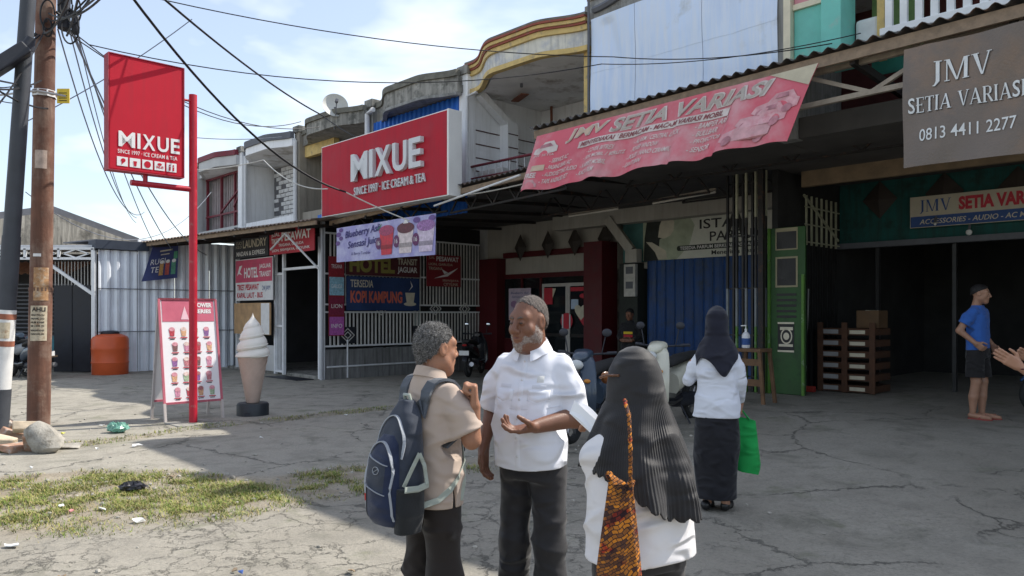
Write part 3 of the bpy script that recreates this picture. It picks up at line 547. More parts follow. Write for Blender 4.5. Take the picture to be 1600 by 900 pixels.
# grey hulk of a hall behind the carport at the left
GAB = [pu(*p, -27.5) for p in ((-220, 372), (80, 331), (216, 381))]
r = thing('warehouse', 'old grey stained gable wall far left behind the carport', 'building', (-28, 6, 0)); z3 = GAB[2][1]
poly = [(GAB[0][0], 0), (GAB[2][0], 0), (GAB[2][0], z3), GAB[1], GAB[0]]
MB().prism(poly, 'u', -27.7, -27.5).build('gable_wall', M('stained_wall', (.42, .39, .33), .9, .12, 1.2, .3, 20, dirt=((.13, .12, .10), .4, 1.7), streak=((.12, .115, .1), .5)), r)
for a, b in ((0, 1), (1, 2)): MB().bar((-27.6, GAB[a][0], GAB[a][1] + .04), (-27.6, GAB[b][0], GAB[b][1] + .04), .34, .07, up=(1, 0, 0)).build('roof_edge', DKGREY, r)
MB().prism([(p[0], p[1] - .02) for p in (GAB[0], GAB[1], GAB[2])] + [(GAB[2][0], 0), (GAB[0][0], 0)], 'u', -40, -27.72).build('hall_body', GREYW, r)
# ================================================================ carport at the left
STW = M('white_paint_steel', (.72, .73, .74), .5, .08, 6, .1); DKM = M('dark_metal', (.022, .024, .032), .5, .2, 6, .15); STL = M('black_steel', (.02, .018, .017), .65, .25, 9, .2, dirt=((.10, .045, .025), .25, 9))
r = thing('carport', 'open carport with white lattice beam and dark sheet gate', 'carport', (-13, 19.2, 0), 0); yb = 19.1
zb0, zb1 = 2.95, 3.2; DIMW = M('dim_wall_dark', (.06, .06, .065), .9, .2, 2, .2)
for z in (zb0, zb1): MB().bar((-19, yb, z), (-10.5, yb, z), .06).build('beam_rail', STW, r)
for i in range(10):
    x0 = -10.55 - i * .85; MB().bar((x0, yb, zb0), (x0, yb, zb1), .06).build('beam_post', STW, r); d = MB()
    for a, b in (((x0 - .1, .5), (x0 - .42, 1)), ((x0 - .42, 1), (x0 - .74, .5)), ((x0 - .74, .5), (x0 - .42, 0)), ((x0 - .42, 0), (x0 - .1, .5))): d.bar((a[0], yb, zb0 + .02 + a[1] * .21), (b[0], yb, zb0 + .02 + b[1] * .21), .03)
    d.build('lattice_diamond', STW, r)
MB().bar((-10.52, yb, 0), (-10.52, yb, 3.15), .09).build('post', STW, r); MB().bar((-10.55, yb + .02, 2.05), (-11.85, yb + .02, 2.95), .07).build('brace', STW, r)
MB().grid(lambda a, b: (-19 + 8.6 * a, yb + .1 + 3 * b, 3.3 + .12 * b), 2, 2, .06, (0, 0, 1)).build('roof_sheet', M('carport_roof', (.5, .51, .53), .6, .1), r)
for i in range(4): MB().box(-11.95 + .24 * i + .003, -11.95 + .24 * (i + 1) - .003, 19.8 - .015 * (i % 2), 19.85, .05, 2.3).build('gate_panel', DKM, r)
for i in range(12): MB().bar((-11.93 + .085 * i, 19.83, 2.3), (-11.93 + .085 * i, 19.83, 2.92), .02).build('gate_bar', BACKW, r)
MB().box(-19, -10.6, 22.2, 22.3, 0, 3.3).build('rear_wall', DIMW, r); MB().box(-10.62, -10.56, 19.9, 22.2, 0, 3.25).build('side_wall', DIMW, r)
m = corrugated(MB(), (-18.5, 20.6, 2.65), (-12.0, 20.6, 2.65), (-18.5, 21.9, 3.05), .2, .04, (0, -.3, 1)); m.build('rusty_roof', M('rusty_roof', (.36, .17, .1), .85, .2, 6, .2), r)
for i in range(14): MB().bar((-17, 21.3, .95 + i * .11), (-12.3, 21.3, .95 + i * .11), .04).build('louvre_slat', DKGREY, r)
MB().box(-15.5, -12.6, 21.0, 21.1, .45, .95).build('painted_counter', M('teal_mural', (.05, .2, .24), .7, .3, 5, .1, dirt=((.25, .06, .09), .3, 4)), r)
bn = thing('plank_bench', 'low plank on trestle legs in front of the carport', 'bench', (-12.5, 18.6, 0), 0); MB().box(-15.5, -11.2, 18.5, 18.72, .5, .54).build('plank', M('raw_wood', (.42, .31, .19), .8, .2, 9, .3), bn)
for x in (-15.2, -13.2, -11.5): MB().bar((x, 18.61, 0), (x, 18.61, .5), .07).build('leg', M('raw_wood', (0, 0, 0)), bn)
# corrugated silver wall
r = thing('sheet_metal_wall', 'tall silver corrugated metal wall behind the orange tank', 'wall', (-21.0, 7.5, 0)); uf = -21.0
ZINC = M('silver_sheet', (.72, .76, .82), .4, .08, 2, .1, 20, metal=.15, streak=((.58, .6, .62), .25)); PW = 3.75 / 4
for i in range(7):
    v0 = 5.8 + i * PW; m = corrugated(MB(), (uf, v0 + .006, .06), (uf, v0 + PW - .006, .06), (uf, v0 + .006, 3.18 if i < 1 else 3.5), PW / 4.5, .055, (1, 0, 0), trap=True, per=8); m.build('metal_sheet', ZINC, r)
for z in (1.1, 2.2): MB().bar((uf + .04, 5.8, z), (uf + .04, 12.2, z), .02).build('girt', DKGREY, r)
MB().box(uf - .5, uf + .12, 5.72, 7.0, 3.2, 3.42).build('dark_fascia', M('navy_fascia', (.03, .04, .06), .6, .15), r)
MB().grid(lambda a, b: (uf + .1 - 3 * a, 5.72 + 1.3 * b, 3.43 + .12 * a), 2, 2, .03, (0, 0, 1)).build('roof_flap', DKGREY, r)
tk = thing('water_tank', 'orange plastic water tank with black lid by silver wall', 'water tank', (-20.35, 6.15, 0)); OR = M('tank_orange', (.60, .105, .03), .42, .08, 3, .1, 20)
p = pg(172, 586); tu, tv = UV(p.x, p.y); ORI[tk] = Vector((tu, tv, 0)); tk.location = W(tu, tv, 0)
MB().lathe((tu, tv, 0), [(.40, .0), (.425, .03), (.425, .3), (.437, .33), (.425, .36), (.43, .65), (.44, .68), (.43, .71), (.43, .92), (.40, .98), (.26, 1.04), (.2, 1.05)], 36).build('tank_body', OR, tk, True)
MB().lathe((tu, tv, 1.045), [(.2, 0), (.215, .01), (.215, .06), (.17, .08), (.06, .09)], 28).build('lid', DKM, tk, True)
# ================================================================ hotel and laundry front
r = thing('hotel_shop', 'low hotel and laundry front with white steel door frame', 'shopfront', (-18, 9.0, 0)); vf = 9.0
uA, uB, uC, uD = pv(368, 480, vf)[0], pv(428, 480, vf)[0], pv(441, 480, vf)[0], pv(497, 480, vf)[0]
MB().box(uA, uB, vf + .05, vf + .12, .1, .75).build('low_wall', BACKW, r); MB().box(uA, uA + .06, vf, vf + .1, .1, 3.4).build('post', STW, r)
bb = MB().box(-.012, .012, -.01, .01, 0, 2.5).build('door_bar', STW, r); bb.data.transform(Matrix.Translation(ORI[r])); bb.location = Vector((uB + .05, vf + .06, .1)) - ORI[r]
for i in range(1, 6): inst(bb, bb.location + Vector((i * (uC - uB) / 6, 0, 0)))
for i in range(9): inst(bb, Vector((uA + .12 + i * .13, vf + .085, .75)) - ORI[r], scale=(1, 1, .35))
for u in (uB, uC, uD): MB().bar((u, vf + .05, .05), (u, vf + .05, 3.35), .07).build('door_post', STW, r)
for z in (.12, 1.25, 2.55): MB().bar((uB, vf + .05, z), (uC, vf + .05, z), .05).build('door_rail', STW, r)
MB().bar((uC, vf + .05, 2.66), (uD, vf + .05, 2.66), .06).build('door_head', STW, r)
MB().tube([(uD + .12, vf + .02, 0), (uD + .12, vf + .02, 3.6)], .045).build('canopy_post', M('galvanised', (.42, .43, .45), .5, .1, 6, .1, metal=.4), r, True)
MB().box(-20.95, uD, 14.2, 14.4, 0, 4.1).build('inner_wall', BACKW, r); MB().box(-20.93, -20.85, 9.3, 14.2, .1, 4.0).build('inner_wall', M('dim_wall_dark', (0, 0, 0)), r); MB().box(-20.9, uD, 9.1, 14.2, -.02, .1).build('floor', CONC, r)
for i in range(10): MB().box(uC + .08 + i * .18, uC + .08 + i * .18 + .07, 11.9, 11.93, 1.2, 2.5).build('curtain_slat', M('grey_green_slat', (.42, .46, .44), .7, .15), r)
MB().box(uC - .6, uD + .6, 11.95, 12.0, .1, 1.25).build('dado', M('grey_dado', (.3, .33, .36), .8, .1), r); MB().box(uC + .35, uC + .75, 11.8, 11.88, 1.55, 2.1).build('notice', DKM, r)
tb = thing('side_table', 'dark low table inside the hotel doorway', 'table', (-15.9, 10.9, .1)); tb0 = (uC + uD) / 2 - .1
MB().box(tb0 - .75, tb0 + .75, 10.6, 11.1, .82, .87).build('table_top', STL, tb)
for du in (-.68, .68):
    for dv in (10.65, 11.05): MB().bar((tb0 + du, dv, .1), (tb0 + du, dv, .82), .05).build('leg', STL, tb)
MB().box(uC + .1, uD - .1, 8.5, 8.95, .03, .045).solo('door_mat', DKM, 'dark mat lying outside the hotel doorway', 'mat', ((uC + uD) / 2, 8.7, .03))
def sign(name, label, corners, mat, parts, wave=None, nu=2, nv=2, th=.02, frame=None, cat='sign', fr=1):
    s = Surf(corners, wave); o = (s.c[0] + s.c[1]) / 2; r = thing(name, label, cat, o, fr); s.sheet('panel' if wave is None else 'cloth', mat, r, nu, nv, th); parts(s, r); return r
INKW = M('print_white', (.75, .74, .72), .6, .06, 8, 0); INKR = M('print_red', (.50, .03, .05), .6, .1, 8, 0); INKK = M('print_black', (.02, .02, .02), .6, .1, 8, 0); INKB = M('print_blue', (.03, .08, .25), .6, .1, 8, 0); INKC = M('print_cream', (.6, .55, .42), .6, .1, 8, 0)
def px_wall(x0, y0, x1, y1, v):                           # rectangle between two pixels, on plane v
    (u0, za), (u1, zb) = pv(x0, y1, v), pv(x1, y0, v); z1 = pv(x0, y0, v)[1]; return wall(u0, u1, v, za, z1)
def lau(s, r):
    s.text('LAUNDRY', s.W * .26, s.H * .46, s.H * .38, INKC, r, w=s.W * .7, bold=.02); s.text('MADAN & EXPRESS', s.W * .06, s.H * .1, s.H * .22, INKW, r, w=s.W * .85, bold=.02); s.text('CUCI', s.W * .04, s.H * .66, s.H * .14, INKC, r, w=s.W * .18); s.text('KILO', s.W * .04, s.H * .48, s.H * .14, INKC, r, w=s.W * .18)
sign('laundry_sign', 'dark sign reading LAUNDRY beside the ticket sign', px_wall(367, 373, 419, 405, 8.9), M('sign_charcoal', (.05, .05, .055), .6, .15), lau)
def hot(s, r):
    s.rect(.02, s.H * .44, s.W - .02, s.H - .02, M('sign_pink_red', (.55, .08, .14), .6, .15), r); s.text('HOTEL', s.W * .25, s.H * .54, s.H * .25, INKW, r, w=s.W * .38, bold=.03); s.text('JAGUAR', s.W * .66, s.H * .72, s.H * .13, INKW, r, w=s.W * .3, bold=.02); s.text('TRANSIT', s.W * .66, s.H * .55, s.H * .13, INKW, r, w=s.W * .3, bold=.02)
    s.poly([(s.W * .05, s.H * .6), (s.W * .12, s.H * .84), (s.W * .2, s.H * .86), (s.W * .13, s.H * .7), (s.W * .2, s.H * .62), (s.W * .1, s.H * .66)], INKW, r, .006)
    s.text('TIKET PESAWAT', s.W * .05, s.H * .25, s.H * .14, INKR, r, w=s.W * .6, bold=.03); s.text('KAPAL LAUT - BUS', s.W * .05, s.H * .06, s.H * .13, INKR, r, w=s.W * .7, bold=.02); s.text('24 JAM', s.W * .74, s.H * .2, s.H * .14, INKB, r, w=s.W * .2)
sign('hotel_sign', 'pink and white sign reading HOTEL above the plywood board', px_wall(368, 407, 426, 470, 8.9), M('sign_white', (.7, .69, .68), .6, .08), hot)
def pes(s, r):
    s.text('JUAL', s.W * .05, s.H * .68, s.H * .2, INKW, r, w=s.W * .2, bold=.02); s.text('TIKET', s.W * .05, s.H * .44, s.H * .2, INKW, r, w=s.W * .2, bold=.02); s.text('PESAWAT', s.W * .29, s.H * .5, s.H * .36, INKW, r, w=s.W * .64, bold=.03)
    s.text('TRIGANA, GARUDA', s.W * .22, s.H * .28, s.H * .13, INKW, r, w=s.W * .56, bold=.015); s.text('LION, SRIWIJAYA, CITYLINK', s.W * .07, s.H * .08, s.H * .13, INKW, r, w=s.W * .84, bold=.015)
(u0, za), (u1, zb) = pv(421, 399, 8.8), pv(491, 388, 8.8); sign('ticket_sign', 'red sign reading JUAL TIKET PESAWAT under the canopy', wall(u0, u1, 8.8, za, pv(421, 361, 8.8)[1]), M('sign_red', (.42, .03, .045), .6, .15), pes)
PLY = M('plywood', (.46, .29, .15), .75, .2, 5, .2); c = px_wall(366, 474, 422, 521, 8.85)
pl = thing('plywood_board', 'brown plywood board with white edge strip below HOTEL sign', 'board', c[0]); Surf(c).sheet('board', PLY, pl, th=.03); s = Surf(c); s.rect(s.W * .76, .01, s.W * .98, s.H - .01, INKW, pl, name='white_strip')
# hotel canopy
r = thing('canopy', 'rusty low corrugated canopy over hotel front', 'canopy', (-18, 8.5, 3.4)); CR = M('rusty_zinc', (.30, .25, .21), .8, .2, 3, .2, dirt=((.16, .08, .05), .4, 3), streak=((.12, .09, .07), .35))
e0 = (-21.2, 6.75, 3.42); e1 = (-14.9, 8.35, 3.62); ev = Vector(e1) - Vector(e0)
m = corrugated(MB(), e0, e1, (-21.2, 10.3, 3.95), .13, .035, (0, 0, 1)); m.build('roof_sheet', CR, r)
MB().bar(Vector(e0) + Vector((0, .12, -.06)), Vector(e1) + Vector((0, .12, -.06)), .05, .09).build('eave_beam', M('old_timber', (.27, .2, .14), .85, .25, 9, .3), r)
for i in range(6): a = Vector(e0) + ev * (i + .5) / 6 + Vector((0, .1, -.12)); MB().bar(a, a + Vector((0, 3.2, .42)), .05, .08).build('rafter', STL, r)
MB().tube([(uC + .4, 8.5, 3.1), (uC + 1.4, 8.35, 3.4), (uD + .1, 8.95, 2.6)], .025).build('awning_arm', PIPE, r, True)
# navy drinks banner under the hotel canopy
def nav(s, r):
    for i, cl in enumerate(((.5, .28, .1), (.45, .1, .08), (.1, .3, .2))): s.rect(s.W * (.42 + .19 * i), s.H * .12, s.W * (.55 + .19 * i), s.H * .5, M('drink_%d' % i, cl, .6, .3, 20), r, .012, 'print'); s.disc(s.W * (.485 + .19 * i), s.H * .5, s.W * .065, s.H * .05, INKW, r, .016)
    s.text('RUCI', s.W * .1, s.H * .45, s.H * .16, INKW, r, off=.014); s.text('TE', s.W * .15, s.H * .22, s.H * .16, INKW, r, off=.014); s.rect(s.W * .35, s.H * .8, s.W * .8, s.H * .84, INKC, r, .012, 'print'); s.rect(s.W * .4, s.H * .7, s.W * .7, s.H * .73, INKC, r, .012, 'print')
    s.rect(s.W * .85, s.H * .55, s.W * .97, s.H * .75, M('print_green', (.1, .35, .2), .6, .2), r, .012, 'print')
v0, za = pu(221, 440, -20.75); v1, zb = pu(278, 434, -20.75); v2, zc = pu(279, 378, -20.75); v3, zd = pu(236, 386, -20.75)
sign('banner', 'navy drinks banner hanging crookedly on the silver wall', [(-20.75, v0, za), (-20.75, v1, zb), (-20.75, v2, zc), (-20.75, v3, zd)], M('navy_cloth', (.045, .06, .17), .6, .15), nav, lambda a, b: .05 * math.sin(a * 5 + b * 2) * (1 - b) + .12 * (1 - a) ** 3 * b, 14, 10, .004, cat='banner')
# ================================================================ front of the ice-cream shop: side gate, red front, door
REDP = M('dark_red_paint', (.085, .007, .01), .55, .15, 5, .15); OFFW = M('off_white_render', (.42, .40, .35), .85, .1, 2, .2, streak=((.35, .32, .27), .35)); GLS = M('dark_glass', (.012, .015, .017), .08, .1, 2, 0, spec=.6)
VS = 14.3; ug = -15.72
r = thing('steel_gate', 'long white barred gate on a low concrete wall beside the cafe', 'gate', (ug, 11.6, 0))
MB().box(ug - .08, ug + .08, 9.15, VS - .35, 0, .72).build('low_wall', M('grimy_wall', (.24, .24, .235), .9, .2, 2, .3, streak=((.08, .08, .075), .5)), r)
for z in (.8, 1.6, 1.78, 2.5, 3.45): MB().bar((ug, 9.15, z), (ug, VS - .35, z), .04).build('gate_rail', STW, r)
GB = M('gate_white', (.6, .59, .56), .55, .12, 6, .1, dirt=((.3, .2, .13), .12, 9))
bb = MB().box(-.013, .013, -.016, .016, 0, .8).build('gate_bar', GB, r); bb.data.transform(Matrix.Translation(ORI[r])); bb.location = Vector((ug, 9.3, .8)) - ORI[r]
b2 = MB().box(-.013, .013, -.016, .016, 0, 1.68).build('gate_bar', GB, r); b2.data.transform(Matrix.Translation(ORI[r])); b2.location = Vector((ug, 9.3, 1.78)) - ORI[r]
for i in range(1, 45): inst(bb, bb.location + Vector((0, i * .105, 0))); inst(b2, b2.location + Vector((0, i * .105, 0)))
for v, z in ((9.75, 1.05), (11.9, 1.05), (10.7, 1.69), (12.4, 1.69), (13.4, 1.69)):
    m = MB()
    for k in (0, .5): 
        for a, b in (((-.18, 0), (0, .16)), ((0, .16), (.18, 0)), ((.18, 0), (0, -.16)), ((0, -.16), (-.18, 0))): m.bar((ug + .03, v + a[0] * (1 - k), z + a[1] * (1 - k)), (ug + .03, v + b[0] * (1 - k), z + b[1] * (1 - k)), .018)
    m.build('diamond_ornament', GB, r); MB().box(ug + .014, ug + .02, v - .22, v + .22, z - (.2 if z < 1.5 else .07), z + (.2 if z < 1.5 else .07)).build('ornament_plate', DKM, r)
MB().tube([(ug + .1, 9.15, .32), (ug + .1, VS - 1.4, .32)], .022).build('water_pipe', PIPE, r, True); MB().tube([(ug + .1, 9.7, .05), (ug + .1, 9.7, .95)], .02).build('water_pipe', PIPE, r, True)
MB().box(ug - .3, ug - .25, 9.2, VS, .72, 3.9).build('dark_inside_sheet', M('dim_interior', (.025, .025, .025), .9, .3, 2, 0), r)  # near-black sheet standing in for the shaded inside behind the bars
MB().bar((ug, 9.1, 0), (ug, 9.1, 3.7), .08).build('gate_post', STW, r)
def side_sign(x0, y0, x1, y1, u): (v0, za), (v1, zb) = pu(x0, y1, u), pu(x1, y1, u); return side(u, v0, v1, za, pu(x0, y0, u)[1])
def kop(s, r):
    s.text('TERSEDIA', s.W * .05, s.H * .68, s.H * .22, INKC, r, w=s.W * .3, bold=.015); s.text('KOPI KAMPUNG', s.W * .05, s.H * .22, s.H * .36, M('print_orange', (.55, .13, .08), .6, .1), r, w=s.W * .7, bold=.04); s.poly([(s.W * .79, s.H * .55), (s.W * .93, s.H * .55), (s.W * .91, s.H * .25), (s.W * .81, s.H * .25)], INKC, r); s.disc(s.W * .86, s.H * .2, s.W * .09, s.H * .06, INKC, r); s.poly([(s.W * .84, s.H * .6), (s.W * .9, s.H * .75), (s.W * .86, s.H * .93), (s.W * .88, s.H * .75)], INKW, r)
sign('banner', 'navy coffee banner with orange letters tied to the white gate', side_sign(541, 431, 655, 485, ug + .12), M('navy_banner', (.02, .045, .13), .6, .2), kop, lambda a, b: .02 * math.sin(a * 9), 14, 4, .004, cat='banner')
def jag(s, r):
    s.text('HOTEL', s.W * .04, s.H * .12, s.H * .7, M('print_olive', (.28, .25, .06), .6, .15), r, w=s.W * .6, bold=.05); s.text('TRANSIT', s.W * .68, s.H * .55, s.H * .3, INKC, r, w=s.W * .28, bold=.02); s.text('JAGUAR', s.W * .68, s.H * .12, s.H * .34, INKW, r, w=s.W * .28, bold=.02)
sign('hotel_sign', 'dim hotel sign on the gate just under the lilac banner', side_sign(541, 393, 656, 429, ug + .1), M('sign_dark_red', (.09, .02, .025), .6, .2), jag)
def psw(s, r):
    s.text('JUAL', s.W * .05, s.H * .84, s.H * .1, INKC, r); s.text('PESAWAT', s.W * .27, s.H * .8, s.H * .15, INKW, r, w=s.W * .66, bold=.02); s.text('LION, GARUDA', s.W * .05, s.H * .65, s.H * .09, INKC, r, w=s.W * .7); s.text('TRIGANA', s.W * .05, s.H * .52, s.H * .09, INKC, r, w=s.W * .4)
    s.poly([(s.W * .2, s.H * .25), (s.W * .55, s.H * .4), (s.W * .92, s.H * .62), (s.W * .8, s.H * .5), (s.W * .6, s.H * .33)], INKW, r); s.poly([(s.W * .5, s.H * .4), (s.W * .42, s.H * .56), (s.W * .62, s.H * .44)], INKW, r); s.text('SRIWIJAYA', s.W * .45, s.H * .14, s.H * .09, INKC, r, w=s.W * .48); s.text('CITYLINK', s.W * .48, s.H * .03, s.H * .09, INKC, r, w=s.W * .44)
sign('ticket_sign', 'dark red sign reading PESAWAT with a white plane on the gate', side_sign(667, 397, 720, 447, ug + .1), M('sign_wine', (.22, .018, .026), .6, .15), psw)
def vst(s, r):
    for i, (t, c_) in enumerate((('TRIGANA', (.25, .02, .03)), ('GARUDA', (.25, .45, .55)), ('LION', (.2, .02, .05)), ('INFO', (.4, .1, .35)))): s.rect(.01, s.H * (.76 - .25 * i), s.W - .01, s.H * (.99 - .25 * i), M('strip_%d' % i, c_, .6, .3, 25), r, name='print'); s.text(t, s.W * .5, s.H * (.85 - .25 * i), s.H * .05, INKW, r, w=s.W * .7, align='c', off=.006)
sign('airline_sign', 'tall narrow sign of airline names beside the gate post', side_sign(514, 400, 538, 525, ug + .15), M('sign_wine', (.22, .018, .026), .6, .15), vst)
# shop front
r = thing('cafe_shopfront', 'dark red framed ice cream shop front with white doors', 'shopfront', (-13.6, VS, 0))
ul, ur = pv(762, 480, VS)[0], pv(955, 480, VS)[0]
MB().box(ul - .1, ul + .75, VS - .35, VS - .02, 0, 3.05).build('red_pier', REDP, r); MB().box(ur - .35, ur + .2, VS - .6, VS - .02, 0, 3.25).build('red_pier', REDP, r)
MB().box(ul - .2, ur + .2, VS, VS + .2, 2.62, 4.1).build('upper_wall', OFFW, r); MB().box(ul + .753, ur - .353, VS - .12, VS - .003, 3.06, 3.2).build('red_beam', REDP, r)
MB().box(ul + .753, ur - .353, VS - .06, VS - .004, 2.5, 2.62).build('red_lintel', REDP, r)
for i, px in enumerate((813, 856, 898, 945)):
    u, z = pv(px, 387 - i * 5, VS - .2); h = .36; MB().add([(u - .22, VS - .2, z), (u, VS - .2, z - h), (u + .22, VS - .2, z), (u, VS - .2, z + h), (u, VS - .3, z), (u, VS - .11, z)], [(0, 1, 4), (1, 2, 4), (2, 3, 4), (3, 0, 4), (1, 0, 5), (2, 1, 5), (3, 2, 5), (0, 3, 5)]).build('diamond_ornament', M('brown_tile', (.045, .036, .03), .7, .2), r)
d0, d1, d2 = pv(851, 480, VS)[0], pv(891, 480, VS)[0], pv(932, 480, VS)[0]; zd = 2.33
DW = M('door_white', (.5, .47, .44), .5, .05)
for a, b in ((d0, d1), (d1, d2)):
    d = MB()
    d.box(a + .003, a + .07, VS - .1, VS - .04, .05, zd); d.box(b - .07, b - .003, VS - .1, VS - .04, .05, zd); d.box(a + .07, b - .07, VS - .1, VS - .04, zd - .08, zd); d.box(a + .07, b - .07, VS - .1, VS - .04, .05, .25)
    dr = d.build('door', DW, r); MB().box(a + .07, b - .07, VS - .08, VS - .06, .25, zd - .08).build('pane', GLS, dr); MB().box(a + .07, b - .07, VS - .1, VS - .05, .98, 1.06).build('door_rail', STL, dr)
    MB().tube([(d1 + (-.12 if a == d0 else .12), VS - .15, 1.2), (d1 + (-.12 if a == d0 else .12), VS - .15, 1.55)], .02).build('handle', STW, dr, True)
s = Surf(wall(d0, d2, VS - .105, 0, zd))
MB().cyl((d1, VS - .14, 1.38), (d1, VS - .12, 1.38), .2, n=20).build('handle_sticker', INKR, r)
def heart(s, x, y, k, mt, r, off): s.poly([(x + k * .9 * math.sin(t) ** 3, y + k * (.8 * math.cos(t) - .3 * math.cos(2 * t) - .12 * math.cos(3 * t))) for t in [2 * PI * i / 28 for i in range(28)]], mt, r, off, 'door_sticker')
heart(s, d2 - d0 - .22, 1.5, .34, INKR, r, .004); heart(s, d2 - d0 - .40, 1.62, .23, INKC, r, .008); s.rect(d1 - d0 + .1, 2.12, d1 - d0 + .6, 2.22, INKR, r, .004, 'door_sticker'); s.rect(.08, 1.8, .38, 2.22, INKR, r, .004, 'door_sticker'); s.poly([(.1, 1.75), (.35, 1.9), (.5, 2.2), (.2, 2.22), (.07, 2.0)], INKC, r, .003, 'door_sticker'); s.disc(.27, 2.02, .1, .12, INKR, r, .007, 'door_sticker'); s.disc(d2 - d0 - .32, 2.0, .13, .06, INKR, r, .004, 'door_sticker'); s.rect(d1 - d0 + .12, 1.68, d1 - d0 + .36, 1.92, M('paper_blue', (.45, .55, .68), .6, .05), r, .004, 'door_sticker')
MB().box(ul + .76, d0 - .005, VS - .05, VS - .01, .9, 2.495).build('window', GLS, r); MB().box(ul + .76, d0 - .005, VS - .07, VS - .005, .02, .895).build('window_wall', REDP, r); MB().box(d2 + .003, ur - .36, VS - .07, VS - .005, .02, 2.495).build('window_wall', GLS, r); MB().box(d0, d2, VS - .08, VS - .01, zd + .003, 2.495).build('fanlight', GLS, r)
for u in (d0 - .03, d2 + .03, (d0 + ul + .75) / 2): MB().box(u - .025, u + .025, VS - .13, VS - .083, .02, 2.5).build('red_mullion', REDP, r)
MB().box(d2 + .1, d2 + .45, VS - .36, VS - .3, .7, 1.3).build('neon_board', STL, r)
def pos(s, r):
    s.text('Blueberry Asli', s.W * .1, s.H * .8, s.H * .09, INKB, r, w=s.W * .8, shear=.2); s.text('Sensasi Juicy', s.W * .15, s.H * .68, s.H * .09, INKB, r, w=s.W * .7, shear=.2)
    for i, (x, y, k) in enumerate(((.25, .5, .16), (.6, .45, .2), (.4, .22, .2), (.75, .2, .14), (.2, .15, .12))): s.disc(s.W * x, s.H * y, s.W * k, s.H * k * .7, M('poster_%d' % i, ((.35, .2, .35), (.2, .1, .2), (.5, .25, .35), (.3, .2, .4), (.25, .12, .2))[i], .6, .3, 30), r, .003 + i * .001)
sign('poster', 'pale mauve drinks poster on window left of the doors', px_wall(795, 451, 829, 500, VS - .2), M('poster_mauve', (.58, .48, .58), .6, .15), pos, cat='poster')
# perfume shop
r = thing('perfume_shopfront', 'perfume shop front with closed blue roller shutter', 'shopfront', (-9, VS, 0)); ua = pv(1012, 480, VS)[0]; ub = -6.2
n = 17
for i in range(n):
    a = ua + (ub - ua) * i / n; w_ = (ub - ua) / n; MB().add([(a + .004, VS - .02, .02), (a + w_ * .3, VS - .055, .02), (a + w_ * .7, VS - .055, .02), (a + w_ - .004, VS - .02, .02), (a + .004, VS - .02, 2.78), (a + w_ * .3, VS - .055, 2.78), (a + w_ * .7, VS - .055, 2.78), (a + w_ - .004, VS - .02, 2.78)], [(0, 1, 5, 4), (1, 2, 6, 5), (2, 3, 7, 6), (3, 0, 4, 7), (0, 3, 2, 1), (4, 5, 6, 7)]).build('shutter_slat', M('shutter_blue', (.013, .06, .21), .55, .25, 3, .15, dirt=((.03, .05, .09), .3, 2.5), streak=((.035, .07, .15), .4)), r)
MB().box(ua - .1, ub, VS, VS + .2, 2.6, 4.1).build('upper_wall', OFFW, r); MB().box(ua - .62, ua - .1, VS - .25, VS + .15, 0, 2.72).build('pier', M('black_green_pier', (.03, .035, .03), .8, .3), r)
MB().box(ua - .62, ua - .02, VS - .1, VS, 2.75, 3.7).build('teal_pier', M('dull_teal', (.08, .2, .19), .8, .15), r); MB().bar((ua - .75, VS - .5, 3.75), (ua - .2, VS - .35, 3.0), .2, .2).build('bracket', OFFW, r); MB().box(ua - .3, ua + .02, VS - .45, VS - .26, 2.72, 3.02).build('bracket_foot', OFFW, r)
MB().box(ua - 2.5, ub, VS - .5, VS - .2, 3.62, 3.95).build('beam', OFFW, r)
s = px_wall(976, 416, 996, 462, VS - .3)
mb_ = thing('meter_box', 'pair of white electricity meters on dark pier', 'meter', s[0]); ss = Surf(s)
for k in range(2): c_ = ss.p(.5, .26 + .5 * k); MB().box(c_.x - .16, c_.x + .16, c_.y - .06, c_.y + .04, c_.z - .2, c_.z + .2).build('meter', M('meter_white', (.5, .49, .45), .6, .15, 9), mb_, bev=.01); MB().box(c_.x - .1, c_.x + .1, c_.y - .068, c_.y - .061, c_.z - .02, c_.z + .14).build('dial', DKGREY, mb_)
